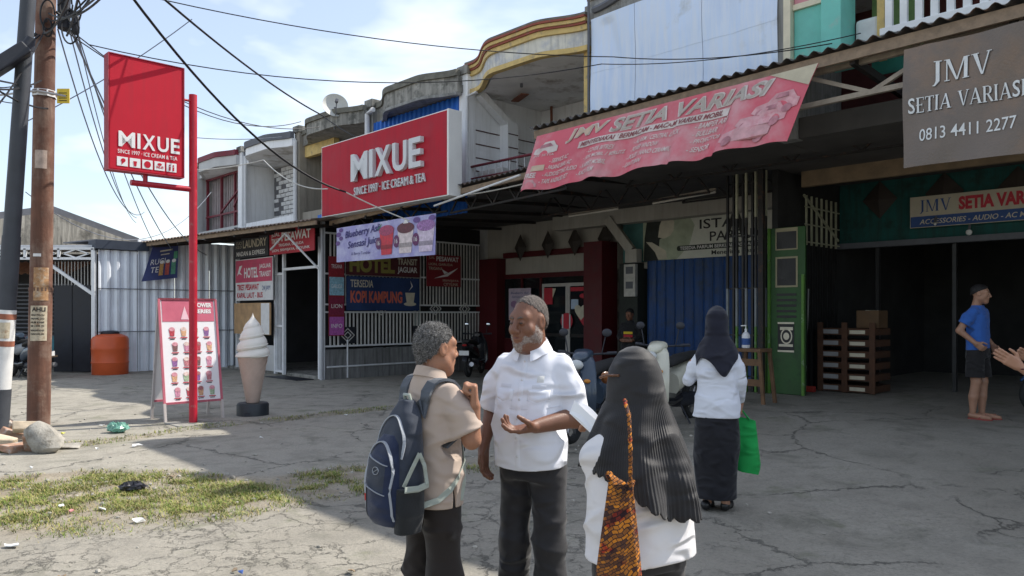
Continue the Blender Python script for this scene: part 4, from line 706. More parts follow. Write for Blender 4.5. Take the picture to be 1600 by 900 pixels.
def ist(s, r):
    g = M('sage_print', (.42, .47, .34), .6, .25, 2.5, 0); W_, H_ = s.W, s.H
    s.poly([(0, 0), (W_ * .22, 0), (W_ * .3, H_ * .3), (W_ * .33, H_ * .7), (W_ * .28, H_), (0, H_)], g, r, .003)
    hair = M('portrait_hair', (.03, .035, .03), .7, .2, 9, 0); skin = M('portrait_skin', (.60, .56, .44), .7, .12, 4, 0)
    s.poly([(W_ * .005, 0), (W_ * .1, 0), (W_ * .11, H_ * .45), (W_ * .17, H_ * .55), (W_ * .2, H_ * .97), (W_ * .03, H_ * .97), (W_ * .01, H_ * .5)], hair, r, .005); s.poly([(W_ * .1, H_ * .5), (W_ * .14, H_ * .46), (W_ * .18, H_ * .52), (W_ * .2, H_ * .62), (W_ * .205, H_ * .8), (W_ * .18, H_ * .95), (W_ * .13, H_ * .93), (W_ * .11, H_ * .75)], skin, r, .007); s.poly([(W_ * .02, H_ * .42), (W_ * .06, H_ * .4), (W_ * .15, H_ * .2), (W_ * .16, H_ * .02), (W_ * .1, H_ * .02), (W_ * .08, H_ * .18)], skin, r, .008)
    s.text('ISTA', W_ * .36, H_ * .6, H_ * .2, INKK, r, w=W_ * .2, bold=.01); s.text('PARFUM', W_ * .42, H_ * .33, H_ * .2, INKK, r, w=W_ * .3, bold=.01); s.poly([(W_ * .5, H_ * .34), (W_ * .525, H_ * .34), (W_ * .565, H_ * .8), (W_ * .6, H_ * .34), (W_ * .64, H_ * .34), (W_ * .575, H_ * .97), (W_ * .555, H_ * .97)], INKK, r, .007)
    s.rect(W_ * .22, H_ * .17, W_ * .86, H_ * .28, M('print_dark_green', (.02, .03, .02), .6, .1), r, .004, 'print', rnd=H_ * .05); s.text('TESEDIA PARFUM BERKUALITAS DAN TAHAN LAMA', W_ * .24, H_ * .19, H_ * .07, INKW, r, w=W_ * .6, bold=.02, off=.008); s.text('Menerima Pesanan', W_ * .43, H_ * .05, H_ * .09, INKK, r, w=W_ * .3, bold=.02)
(u0, za), (u1, z1) = pv(1005, 408, VS - .12), pv(1005, 338, VS - .12); sign('perfume_sign', 'pale sage perfume sign with a woman portrait above blue shutter', wall(u0, -6.25, VS - .12, za, z1), M('sign_sage', (.62, .63, .55), .6, .06), ist)
# ---------------------------------------------------------------- accessories shop at the right
r = thing('accessory_shopfront', 'dark open car accessory shop under a teal fascia', 'shopfront', (-2, VS, 0)); uj = -5.95
TEALD = M('teal_fascia', (.013, .10, .09), .8, .2, 2, .2, dirt=((.02, .05, .045), .35, 2), streak=((.02, .05, .045), .4)); MB().box(uj, 4.5, VS, VS + .2, 2.83, 4.1).build('fascia', TEALD, r); MB().box(uj, 4.5, VS - .3, VS + .1, 4.1, 4.12).build('ceiling_edge', CONC, r)
MB().box(uj, 4.5, VS - .16, VS - .004, 2.76, 2.86).build('lintel', DKGREY, r)
for px, py in ((1374, 312), (1475, 300), (1590, 292)): u, z = pv(px, py, VS - .05); MB().add([(u - .3, VS - .03, z), (u, VS - .03, z - .34), (u + .3, VS - .03, z), (u, VS - .03, z + .34), (u, VS - .1, z)], [(0, 1, 4), (1, 2, 4), (2, 3, 4), (3, 0, 4), (3, 2, 1, 0)]).build('diamond_ornament', M('brown_tile', (.07, .055, .045)), r)
for i, px in enumerate((1372, 1492, 1680)):
    u = pv(px, 480, VS)[0]; MB().box(u - .03, u + .03, VS - .04, VS + .04, .24, 2.76).build('frame_post', M('aluminium', (.022, .022, .022), .5, .1, 5, .1), r)
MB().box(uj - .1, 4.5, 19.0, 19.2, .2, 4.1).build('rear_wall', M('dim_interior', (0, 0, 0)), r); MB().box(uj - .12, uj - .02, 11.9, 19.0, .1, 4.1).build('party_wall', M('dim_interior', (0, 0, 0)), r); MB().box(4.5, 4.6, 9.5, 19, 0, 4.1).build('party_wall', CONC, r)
rr = random.Random(3)
EMW = M('small_lamp', (1, .97, .9), .5, 0, 1, 0, emit=5)
for px, py in ((1461, 350), (1514, 363)): u, z = pv(px, py, VS - .25); l_ = thing('lamp', 'small white lamp under the sign, ' + ('left one' if px < 1500 else 'larger one at right'), 'lamp', (u, VS - .25, z)); MB().ball((u, VS - .25, z), .05 if px > 1500 else .025).build('bulb', M('bulb_glass', (.7, .7, .68), .2, .05, 3, 0), l_, True); MB().cyl((u, VS - .25, z + .04), (u, VS - .2, z + .12), .02).build('holder', DKGREY, l_)
def jms(s, r):
    s.rect(.01, .01, s.W - .01, s.H * .36, INKB, r, .003, n=2); X = lambda px: pv(px, 0, VS - .15)[0] - s.c[0].x; s.text('JMV', X(1437), s.H * .5, s.H * .38, INKB, r, w=X(1486) - X(1437), serif=True); s.text('SETIA VARIASI', X(1498), s.H * .47, s.H * .42, INKR, r, w=X(1640) - X(1498), bold=.05); s.text('ACCESSORIES - AUDIO - AC MOBIL', X(1437), s.H * .1, s.H * .16, INKC, r, w=X(1632) - X(1437), bold=.01, shear=.2, off=.006)
(u0, za), (_, z1) = pv(1422, 357, VS - .15), pv(1422, 309, VS - .15); sign('shop_sign', 'cream and blue shop sign with red letters on teal fascia', wall(u0, u0 + 3.7, VS - .15, za, z1), M('sign_cream', (.52, .47, .36), .6, .08), jms)
# folded gate and green door leaf
r = thing('folding_gate', 'folded lattice gate of black, grey and green upright bars', 'gate', (-6.4, 11.85, 0)); vg = 11.85; zt = 4.15
BK = M('bar_black', (.015, .015, .015), .5, .2); BG = M('bar_green', (.085, .2, .03), .6, .2, 5, .1, dirt=((.3, .35, .3), .2, 8)); BY = M('bar_pale', (.38, .38, .27), .6, .2, 5, .1); BGY = M('bar_grey', (.2, .22, .23), .6, .2)
for i in range(9):
    u = -6.86 + i * .088; dv = .05 if i % 2 else 0
    for z0, z1, mt in ((.22, 1.35, BG), (1.352, 2.0, BGY), (2.002, 3.2, BK), (3.202, zt, BY if i > 1 else BK)): MB().box(u - .018, u + .018, vg + dv - .02, vg + dv + .02, z0, z1).build('gate_bar', mt if i % 2 == 0 else BK, r)
for z in (.5, 1.2, 2.0, 2.9, 3.8): MB().bar((-6.9, vg + .03, z), (-6.12, vg + .03, z), .025).build('lattice_bar', BK, r)
GRN = M('door_green', (.03, .085, .025), .6, .2, 3, .15, dirt=((.02, .05, .02), .3, 4)); r = thing('green_door_leaf', 'worn green steel door leaf with black stickers', 'door', (-5.8, vg, 0))
a, b = -6.1, -5.48
MB().box(a, b, vg, vg + .05, .25, 2.98).build('leaf', GRN, r, bev=.01); MB().bar((a + .02, vg - .03, .25), (a + .02, vg - .03, 2.98), .04).build('edge_frame', BG, r); MB().bar((b - .02, vg - .03, .25), (b - .02, vg - .03, 2.2), .04).build('edge_frame', BG, r)
s = Surf(wall(a, b, vg - .004, .25, 2.98))
s.rect(.12, 1.75, .5, 2.25, M('frame_tan', (.3, .27, .17), .7, .1), r, .003, 'frame', 2); s.rect(.15, 1.78, .47, 2.22, BK, r, .006, 'window', 2); s.rect(.12, 2.36, .5, 2.72, M('frame_tan', (0, 0, 0)), r, .003, 'frame', 2); s.rect(.14, 2.38, .48, 2.66, BK, r, .006, 'window', 2)
for k in range(5): s.rect(.14, 1.25 + k * .09, .48, 1.29 + k * .09, BK, r, .003, 'louvre', 2)
s.rect(.16, .72, .44, 1.15, INKK, r, .003, 'sticker', 2); s.disc(.31, .95, .1, .13, INKC, r, .006, 'sticker'); s.disc(.31, .95, .08, .105, INKK, r, .008, 'sticker'); s.disc(.31, .95, .05, .06, INKC, r, .01, 'sticker'); s.rect(.16, .69, .44, .72, INKC, r, .006, 'sticker', 2); s.rect(.16, 1.15, .44, 1.18, INKC, r, .006, 'sticker', 2); s.rect(.18, .78, .42, .82, INKC, r, .006, 'sticker', 2); s.rect(.2, 1.05, .42, 1.1, INKC, r, .006, 'sticker', 2)
MB().tube([(a - .03, vg - .1, 1.45), (a - .03, vg - .1, 1.85)], .015).build('handle', BG, r, True)
r = thing('folding_gate', 'second folded gate of pale bars deep beside the teal fascia', 'gate', (-5.6, 13.6, 0))
for i in range(7): v = 12.7 + i * .2; MB().bar((uj + .1, v, 2.75), (uj + .1, v, 3.6), .03).build('gate_bar', BY, r); MB().bar((uj + .1, v, .25), (uj + .1, v, 2.74), .03).build('gate_bar', BK, r)
for z in (2.8, 3.1, 3.4): MB().bar((uj + .12, 12.6, z), (uj + .12, 14.0, z), .02).build('lattice_bar', BY, r)
MB().bar((uj + .1, 12.6, 3.6), (uj + .1, 14.0, 2.9), .03).build('stay', BY, r)
# stack of pallets, broom, stool with bottle
r = thing('pallet_stack', 'stack of brown slatted crates with white labels by wall', 'crates', (-5.3, 13.3, .24)); WD = M('brown_wood', (.085, .04, .022), .8, .25, 9, .3); pu0, pv0 = -5.75, 12.9
for lv in range(6):
    z = .26 + lv * .19; MB().box(pu0, pu0 + .95, pv0, pv0 + .7, z, z + .11).build('slat_board', WD, r); MB().box(pu0 + .06, pu0 + .36, pv0 - .006, pv0, z + .02, z + .09).build('label', M('label_grey', (.3, .3, .3), .6, .1), r); MB().box(pu0 + .55, pu0 + .8, pv0 - .006, pv0, z + .02, z + .08).build('label', INKC, r)
for du in (.02, .43, .88): MB().box(pu0 + du, pu0 + du + .09, pv0 - .04, pv0 - .008, .25, 1.42).build('upright', WD, r)
bx = thing('carton', 'brown carton on top of the slatted crates', 'box', (-5.1, 13.3, 1.33)); MB().box(pu0 + .62, pu0 + .98, pv0 + .1, pv0 + .5, 1.33, 1.62).build('carton_body', M('cardboard', (.12, .07, .035), .8, .15), bx, bev=.008); MB().box(pu0 + .77, pu0 + .83, pv0 + .098, pv0 + .5, 1.622, 1.626).build('tape', INKC, bx)
br = thing('broom', 'thin pale broom handle leaning against the crates', 'broom', (-5.6, 12.6, .24)); MB().tube([(pu0 - .08, pv0 - .3, .3), (pu0 - .2, pv0 + .1, 2.0)], .013).build('stick', M('alu_stick', (.5, .5, .48), .4, .1), br, True); MB().box(pu0 - .25, pu0 + .1, pv0 - .36, pv0 - .26, .24, .34).build('brush', M('red_brush', (.3, .03, .02), .8, .2), br, bev=.02)
p = pg(1178, 633, .2); su, sv = UV(p.x, p.y); r = thing('wooden_stool', 'rough wooden stool beside the folded gate', 'stool', (su, sv, .2)); ST = M('stool_wood', (.15, .085, .045), .85, .25, 8, .3)
MB().box(su - .24, su + .2, sv - .18, sv + .18, 1.0, 1.05).build('seat', ST, r, bev=.006)
for a, b in ((-1, -1), (1, -1), (-1, 1), (1, 1)): MB().bar((su - .02 + a * .19, sv + b * .15, 1.0), (su - .02 + a * .27, sv + b * .18, .19), .05, .04).build('leg', ST, r)
for z in (.5, .8): MB().box(su - .24, su + .2, sv - .17, sv - .14, z, z + .1).build('stretcher', ST, r)
r = thing('pump_bottle', 'white pump bottle with dark label standing on the stool', 'bottle', (su - .12, sv, 1.053)); MB().lathe((su - .12, sv - .02, 1.053), [(.055, 0), (.06, .01), (.06, .19), (.04, .23), (.02, .24), (.02, .29)], 18).build('bottle_body', M('bottle_white', (.7, .7, .72), .35, .05), r, True); MB().lathe((su - .12, sv - .02, 1.1), [(.0615, 0), (.0615, .1)], 18).build('label', INKB, r, True); MB().tube([(su - .12, sv - .02, 1.34), (su - .12, sv - .02, 1.39), (su - .2, sv - .02, 1.385)], .01).build('pump', INKW, r, True)
# ================================================================ canopies over cafe and accessory shop
TIM = M('old_timber', (0, 0, 0)); DRK = M('dark_zinc', (.10, .095, .09), .75, .25, 3, .2, dirt=((.16, .09, .06), .4, 3))
r = thing('canopy', 'dark corrugated canopy below the big red box sign', 'canopy', (-12, 9.5, 3.7))
m = corrugated(MB(), (-15.3, 8.95, 3.72), (-8.3, 8.95, 4.02), (-15.3, 10.2, 4.0), .13, .04, (0, 0, 1)); m.build('roof_sheet', DRK, r); MB().bar((-15.3, 9.05, 3.62), (-8.3, 9.05, 3.92), .06, .1).build('eave_beam', TIM, r)
for i in range(6): u = -15.1 + i * 1.3; z = 3.62 + (u + 15.3) * .043; MB().bar((u, 9.0, z - .06), (u, 14.2, z + .25), .05, .07).build('rafter', STL, r)
def truss(r, u0, u1, v, z0, z1, zz0, zz1, n, w=.035, mt=None):
    mt = mt or STL; A_ = lambda t, b: (u0 + (u1 - u0) * t, v, (z0 + (z1 - z0) * t) if b else (zz0 + (zz1 - zz0) * t))
    MB().bar(A_(0, 0), A_(1, 0), w).build('truss_chord', mt, r); MB().bar(A_(0, 1), A_(1, 1), w).build('truss_chord', mt, r)
    for i in range(n): MB().bar(A_(i / n, i % 2), A_((i + 1) / n, (i + 1) % 2), w * .8).build('truss_web', mt, r)
truss(r, -11.3, -8.3, 9.3, 3.86, 4.0, 3.5, 3.62, 10); truss(r, -11.0, -7.0, 11.5, 4.0, 4.05, 3.6, 3.65, 12); truss(r, -14.9, -11.4, 9.3, 3.7, 3.85, 3.45, 3.55, 9)
MB().tube([(-11.3, 8.9, 3.6), (-9.0, 8.9, 3.88)], .02).build('white_tube', PIPE, r, True); MB().box(-15.6, -14.75, 8.9, 9.6, 3.74, 3.82).build('blue_cap', M('blue_sheet', (0, 0, 0)), r)
r = thing('canopy', 'high corrugated canopy over the accessory shop', 'canopy', (-3, 9.5, 4.6)); ze = lambda u: 4.57 + (u + 8.7) * .015
m = corrugated(MB(), (-8.75, 8.85, ze(-8.75) + .03), (4.0, 8.85, ze(4.0) + .03), (-8.75, 10.0, ze(-8.75) + .2), .17, .055, (0, 0, 1)); m.build('roof_sheet', DRK, r); MB().bar((-8.7, 8.95, ze(-8.7) - .07), (4, 8.95, ze(4) - .07), .05, .13).build('eave_beam', TIM, r)
LT = M('dusty_steel', (.34, .29, .23), .75, .2, 8, .2)
for i in range(8): u = -8.4 + i * 1.6; MB().bar((u, 9.0, ze(u) - .12), (u, 14.2, ze(u) - .35), .06, .1).build('rafter', STL, r)
truss(r, -8.4, 4, 9.15, ze(-8.4) - .12, ze(4) - .12, ze(-8.4) - .5, ze(4) - .5, 15, .06, LT); truss(r, -8.4, 4, 11.0, 4.3, 4.35, 3.85, 3.9, 24, .035)
truss(r, -8.4, 4, 12.8, 4.2, 4.25, 3.75, 3.8, 24, .035)
MB().bar((-5.2, 10.1, 4.0), (2, 10.1, 4.05), .06).build('purlin', LT, r); MB().box(-5.8, 4.4, 12.4, 12.5, 3.7, 4.0).build('timber_fascia', M('dull_timber', (.22, .16, .1), .85, .2), r)
for u, v, lb in ((-6.15, 11.7, 'dark steel post beside the folded gate'),): MB().bar((u, v, 0), (u, v, 4.3), .09).solo('steel_post', STL, lb, 'post', (u, v, 0))
for a, b, lb in (((889, 338), (966, 326), 'long tube lamp under the canopy left of perfume sign'), ((1020, 318), (1118, 300), 'long tube lamp under the canopy above perfume sign')):
    (u0, z0), (u1, z1) = pv(*a, 11.8), pv(*b, 11.8); l_ = thing('tube_lamp', lb, 'lamp', (u0, 11.8, z0)); MB().tube([(u0, 11.8, z0), (u1, 11.8, z1)], .02).build('tube', M('tube_white', (.6, .57, .5), .4, .05), l_, True); MB().bar((u0, 11.8, z0 + .05), (u1, 11.8, z1 + .05), .05, .04).build('fitting', LT, l_)
# ================================================================ big signs and banners
BOXR = M('sign_box_red', (.43, .018, .034), .6, .08, 2, .05, spec=.2, streak=((.33, .02, .035), .3)); SGW = M('sign_side_white', (.78, .77, .74), .5, .05, 3, .1); LETW = M('letter_grey_white', (.62, .63, .64), .45, .05)
(u0, z1), (u1, z2) = pv(503, 231, 8.75), pv(699, 172, 8.75); zl = pv(510, 337, 8.75)[1]
r = thing('box_sign', 'big red box sign with raised white letters above the canopy', 'sign', ((u0 + u1) / 2, 8.9, zl)); zt_, zb_ = (z1 + z2) / 2, zl
MB().box(u0, u1, 8.75, 9.02, zb_, zt_).build('box_face', BOXR, r); f = MB(); f.box(u1 + .003, u1 + .05, 8.74, 9.05, zb_ - .02, zt_ + .02); f.box(u0 - .03, u1, 8.76, 9.05, zt_ + .003, zt_ + .02); f.box(u0 - .03, u1, 8.76, 9.05, zb_ - .02, zb_ - .003); f.box(u0 - .03, u0 - .003, 8.76, 9.05, zb_, zt_); f.build('box_edge', SGW, r)
def raised(s, t, x, y, h, w, bold, r, d=.06):
    v, fc, dm = text_data(t, bold); v = v * (w / dm[0], h / dm[1]) + (x, y); m = MB(); n = len(v)
    P = [s.p(a / s.W, b / s.H, .03 + d) for a, b in v]; Q = [s.p(a / s.W, b / s.H, .004) for a, b in v]; m.add(P + Q, fc)
    cnt = {}
    for g in fc:
        for a, b in zip(g, g[1:] + g[:1]): cnt[(min(a, b), max(a, b))] = cnt.get((min(a, b), max(a, b)), 0) + 1
    m.add([], []); m.f += [(a, b, b + n, a + n) for (a, b), c in cnt.items() if c == 1]; return m.build('raised_lettering', LETW, r)
s = Surf(wall(u0, u1, 8.748, zb_, zt_)); k = s.W
x = k * .30
for ch, w_ in zip('MIXUE', (.14, .028, .12, .105, .085)): raised(s, ch, x, s.H * .39, s.H * .37, k * w_, .022, r); x += k * (w_ + .017)
raised(s, 'SINCE 1997 · ICE CREAM & TEA', k * .31, s.H * .20, s.H * .11, k * .55, .0, r, .012)
for i in range(6): u = u0 + .3 + i * (u1 - u0 - .6) / 5; MB().bar((u, 9.0, zb_ + .1), (u, 9.9, zb_ + .3), .04).build('bracket', STL, r)
# red shop banner
c = [(*pv(x, y, 8.8)[:1], 8.8, pv(x, y, 8.8)[1]) for x, y in ((829, 303), (1238, 222), (1279, 99), (839, 213))]
c[0] = (c[0][0], 8.62, c[0][2]); c[1] = (c[1][0], 8.6, c[1][2])
def wv(a, b): return (1 - b) * (.055 * math.sin(a * 23 + 1) + .04 * math.sin(a * 41)) - (1.1 - b) * (.05 * math.exp(-((a - .62 + .05 * b) / .010) ** 2) + .05 * math.exp(-((a - .77) / .012) ** 2) + .04 * math.exp(-((a - .36 - .03 * b) / .009) ** 2)) + .05 * math.sin(a * 7) * (1 - b) * b * 2 + (.012 * math.sin(a * 60 + b * 5)) * (1 - b)
BAN = M('faded_red_cloth', (.60, .12, .16), .7, .1, 1.2, .2, 30, dirt=((.60, .30, .32), .5, .8)); GOLD = M('faded_gold', (.52, .40, .30), .7, .15); FW = M('faded_white', (.60, .53, .50), .7, .12, 3, 0, dirt=((.5, .3, .3), .2, 5))
def jmb(s, r):
    W_, H_ = s.W, s.H
    for t, x, w_ in (('JMV', .16, .155), ('SETIA', .35, .205), ('VARIASI', .58, .29)):
        s.text(t, W_ * x - .03, H_ * .715, H_ * .23, FW, r, w=W_ * w_ + .06, bold=.04, shear=.32, off=.012); s.text(t, W_ * x, H_ * .73, H_ * .2, GOLD if t == 'JMV' else M('letter_greywhite', (.43, .38, .34), .7, .1), r, w=W_ * w_, bold=.012, shear=.32, off=.018)
        
    s.rect(W_ * .225, H_ * .57, W_ * .775, H_ * .685, FW, r, .010, 'print', 30); s.text('MENYEDIAKAN BERMACAM - MACAM VARIASI MOBIL', W_ * .235, H_ * .592, H_ * .075, M('faded_maroon', (.25, .07, .08), .7, .1), r, w=W_ * .52, bold=.02, shear=.25, off=.016)
    for x, ls in ((.10, ('- SERVICE AC', '- PASANG BARU AC', '- AUDIO/SETTING AUDIO', '- TAPE ANDROID SET')), (.275, ('- COVER BITREX', '- JOK MOBIL / BERLITZ', '- KARPET MOBIL', '- KACA FILM')), (.46, ('- ALARM / CENTRAL LOCK', '- POWER WINDOW', '- POLES / NANO CERAMIC', '- GANTI BAN'))):
        for i, t in enumerate(ls): s.text(t, W_ * (x - .008 * i), H_ * (.44 - .115 * i), H_ * .072, FW, r, w=W_ * .0076 * len(t), bold=.015, shear=.2, off=.016)
    for i, t in enumerate(('BAMPER ARB', 'BULLBAR', 'PROJECTOR', 'SENSOR')): s.text('- ' + t, W_ * .675, H_ * (.47 - .115 * i), H_ * .075, FW, r, w=W_ * .009 * (len(t) + 2), bold=.015, shear=.2, off=.016)
    cp = M('faded_car_print', (.58, .33, .35), .7, .2, 7, 0, dirt=((.55, .22, .25), .4, 6)); cd = M('faded_car_dark', (.42, .19, .22), .7, .3, 9, 0)
    car = lambda x, y, k: [(x + a * k, y + b * k * .62) for a, b in ((0, .1), (.05, .34), (.3, .42), (.42, .68), (.78, .7), (.92, .42), (1.0, .36), (1.0, .08), (.86, .02), (.14, .0))]
    for x, y, kk in ((.79, .1, .15), (.86, .44, .13), (.83, .28, .14)): s.poly(car(W_ * x, H_ * y, W_ * kk), cp, r, .011 + x * .002); s.poly([(W_ * (x + .45 * kk), H_ * y + W_ * kk * .3), (W_ * (x + .74 * kk), H_ * y + W_ * kk * .3), (W_ * (x + .7 * kk), H_ * y + W_ * kk * .4), (W_ * (x + .5 * kk), H_ * y + W_ * kk * .4)], cd, r, .016); [s.disc(W_ * (x + q * kk), H_ * y + W_ * kk * .03, W_ * kk * .1, W_ * kk * .1, cd, r, .017) for q in (.2, .8)]
    s.poly(car(W_ * .015, H_ * .62, W_ * .105), FW, r, .011); s.poly([(W_ * .045, H_ * .78), (W_ * .085, H_ * .8), (W_ * .1, H_ * .74), (W_ * .04, H_ * .72)], cd, r, .015); s.text('JMV SETIA', W_ * .02, H_ * .56, H_ * .05, FW, r, w=W_ * .09, shear=.2, off=.014)
    s.rect(W_ * .03, H_ * .32, W_ * .085, H_ * .42, GOLD, r, .011, 'print', 4); s.text('FREE', W_ * .01, H_ * .2, H_ * .09, FW, r, w=W_ * .05, bold=.03, off=.014); s.poly(car(W_ * .0, H_ * .02, W_ * .07), cp, r, .012)
    s.poly([(W_ * .87, H_), (W_, H_), (W_, H_ * .72)], M('yellowed_cloth', (.5, .45, .33), .8, .12), r, .011)
sign('shop_banner', 'long faded red banner with car pictures along the canopy edge', c, BAN, jmb, wv, 160, 14, .006, cat='banner')
# brown banner
(u0, zt0), zb0_ = pv(1412, 76, 8.7), pv(1411, 263, 8.7)[1]; c = wall(u0, u0 + 2.3, 8.7, zb0_, zt0 - .01)
def mm(s, r):
    W_, H_ = s.W, s.H; SW = M('print_silver', (.66, .68, .68), .5, .08, 9, 0); DS = M('print_shadow', (.06, .05, .045), .6, .1)
    X = lambda px: pv(px, 0, 8.7)[0] - s.c[0].x
    for o, mt, of in ((.008, DS, .008), (0, SW, .012)):
        s.text('JMV', X(1457) + o, H_ * .665 - o, H_ * .175, mt, r, w=X(1550) - X(1457), serif=True, off=of); s.text('SETIA VARIASI', X(1421) + o, H_ * .44 - o, H_ * .125, mt, r, w=X(1602) - X(1421), serif=True, off=of)
    s.text('0813 4411 2277', X(1438), H_ * .20, H_ * .10, SW, r, w=X(1588) - X(1438), bold=.004, off=.012)
BRN = M('brown_banner', (.155, .125, .105), .45, .12, 3, .35, 45, dirt=((.22, .15, .105), .4, 1.2)); sign('shop_banner', 'dark brown banner with pale serif letters and a phone number', c, BRN, mm, lambda a, b: .026 * math.sin(a * 9 + b * 3) + .012 * math.sin(a * 21 - b * 8) + .02 * math.exp(-((a - .1 - .1 * (1 - b)) / .03) ** 2) * b - .02 * math.exp(-((a - .55 - .2 * b) / .04) ** 2) * (1 - b), 60, 20, .006, cat='banner')
# purple drinks banner
c = [(*pv(x, y, 8.75)[:1], 8.75, pv(x, y, 8.75)[1]) for x, y in ((526, 410), (679, 398), (680, 333), (526, 357))]
def blu(s, r):
    W_, H_ = s.W, s.H; ink = M('print_indigo', (.04, .03, .16), .6, .1)
    s.text('Blueberry Asli', W_ * .11, H_ * .6, H_ * .26, ink, r, w=W_ * .36, bold=.015, shear=.25, off=.012, rot=.06); s.text('Sensasi Juicy', W_ * .14, H_ * .3, H_ * .26, ink, r, w=W_ * .33, bold=.015, shear=.25, off=.012, rot=.06); s.text('& Berry Tumbler', W_ * .18, H_ * .14, H_ * .11, ink, r, w=W_ * .2, shear=.2, off=.012)
    for i, (x, cl, tp) in enumerate(((.55, (.55, .03, .05), (.35, .05, .12)), (.74, (.65, .55, .55), (.12, .03, .04)), (.92, (.6, .5, .62), (.3, .15, .35)))):
        s.poly([(W_ * (x - .055), H_ * .1), (W_ * (x + .055), H_ * .1), (W_ * (x + .075), H_ * .72), (W_ * (x - .075), H_ * .72)], M('cup_%d' % i, cl, .5, .25, 14), r, .009); s.disc(W_ * x, H_ * .74, W_ * .08, H_ * .14, M('cup_top_%d' % i, tp, .5, .5, 25), r, .012); s.disc(W_ * (x - .085), H_ * .42, W_ * .03, H_ * .16, M('price_dot', (.12, .02, .10), .5, .1), r, .014); s.text('16', W_ * (x - .085), H_ * .37, H_ * .12, INKW, r, align='c', off=.017)
        s.rect(W_ * (x - .06), H_ * .25, W_ * (x + .06), H_ * .36, M('cup_band_%d' % i, [q * .5 for q in cl], .5, .3, 20), r, .0115, 'print', 2)
    s.poly([(W_ * .72, H_ * .85), (W_ * .77, H_ * .85), (W_ * .745, H_ * .99)], INKW, r, .013)
    for i, (x, y, k) in enumerate(((.03, .8, .03), (.06, .68, .025), (.02, .55, .028), (.06, .92, .025), (.84, .9, .03), (.97, .9, .03), (.47, .85, .02))): s.disc(W_ * x, H_ * y, W_ * k, H_ * k * 2.4, M('berry', (.13, .07, .24), .5, .3, 20), r, .009)
    s.poly([(W_ * .44, H_ * .8), (W_ * .5, H_ * .95), (W_ * .47, H_ * .78)], M('print_leaf', (.08, .25, .08), .6, .2), r, .01)
sign('drinks_banner', 'lilac banner of blueberry drinks hung under the red box sign', c, M('lilac_cloth', (.32, .30, .56), .6, .1, 2.5, .1, dirt=((.5, .5, .68), .45, 1.8)), blu, lambda a, b: .015 * math.sin(a * 11), 24, 6, .005, cat='banner')
# ================================================================ poles and cables
RUSTP = M('rusty_pole', (.155, .075, .05), .85, .3, 3, .4, 40, dirt=((.27, .19, .145), .4, 2.2), streak=((.09, .045, .032), .45)); BLKP = M('black_pole', (.05, .055, .065), .6, .2, 3, .15)
p = pg(60, 668); q = wp(72, 0, p.y); d = (q - p) / (q.z - p.z); pt = p + d * 8.2
r = thing('utility_pole', 'rusty brown utility pole with torn notices', 'utility pole', p, 0)
POLE = lambda z: p + d * z
MB().tube([POLE(-.1), POLE(1.9)], .142, 20).build('lower_shaft', RUSTP, r, True); MB().tube([POLE(1.88), POLE(4.6)], [.138, .13], 20).build('middle_shaft', RUSTP, r, True); MB().tube([POLE(4.58), POLE(8.2)], [.127, .115], 20).build('upper_shaft', RUSTP, r, True)
for z in (1.88, 4.58): MB().tube([POLE(z), POLE(z + .05)], .147, 20).build('joint_collar', RUSTP, r, True)
def wrap(r, z0, z1, a0, a1, mt, name, rad=.146, P=None, text=None):
    P = P or POLE; m = MB(); m.grid(lambda a, b: P(z0 + (z1 - z0) * b) + Vector((math.cos(a0 + (a1 - a0) * a) * rad, math.sin(a0 + (a1 - a0) * a) * rad, 0)), 8, 3); return m.build(name, mt, r, True)
PAP = M('old_paper', (.52, .45, .33), .8, .2, 20, .1, dirt=((.3, .18, .1), .3, 14))
wrap(r, 1.2, 1.68, R(-110), R(-25), PAP, 'notice'); wrap(r, 1.75, 2.2, R(-95), R(-20), M('torn_paper', (.42, .24, .12), .85, .35, 16, .2, dirt=((.55, .46, .35), .4, 12)), 'torn_notice'); wrap(r, 2.35, 2.39, R(-100), R(-60), INKW, 'paint_mark'); wrap(r, 3.55, 3.8, R(-100), R(-40), M('scuff', (.45, .36, .3), .9, .3, 9), 'scuff')
def wraptext(t, z, h, a0, a1):
    v, f, dm = text_data(t, .03); m = MB(); m.add([POLE(z + y / dm[1] * h) + Vector((math.cos(a0 + (a1 - a0) * x / dm[0]), math.sin(a0 + (a1 - a0) * x / dm[0]), 0)) * .149 for x, y in v], f); m.build('lettering', INKK, r)
wraptext('AHLI', 1.6, .06, R(-100), R(-35)); [wraptext(t, z, .025, R(-105), R(-40)) for t, z in (('GIGI PALSU', 1.54), ('PASANG GIGI', 1.49), ('HUB KAMI', 1.44), ('08 1344 90', 1.39), ('BERGARANSI', 1.33), ('PANGGILAN', 1.28))]
MB().tube([POLE(4.58) + Vector((-.6, -.02, .0)), POLE(4.6) + Vector((0, -.16, 0)), POLE(4.56) + Vector((.36, -.1, -.02))], .015).build('strap', M('galvanised', (0, 0, 0)), r, True); wrap(r, 4.55, 4.64, 0, 2 * PI, STW, 'band', .15)
tg = thing('tag', 'yellow notice tag hung on cable right of pole', 'tag', p + Vector((.33, -.1, 4.2)), 0); c_ = wp(99, 150, p.y - .1)
MB().box(c_.x - .085, c_.x + .085, c_.y - .005, c_.y + .005, c_.z - .1, c_.z + .1).build('card', M('tag_yellow', (.75, .55, .06), .6, .1), tg)
for i in range(4): MB().box(c_.x - .06, c_.x + .05, c_.y - .008, c_.y - .006, c_.z - .07 + i * .035, c_.z - .06 + i * .035).build('print', INKK, tg)
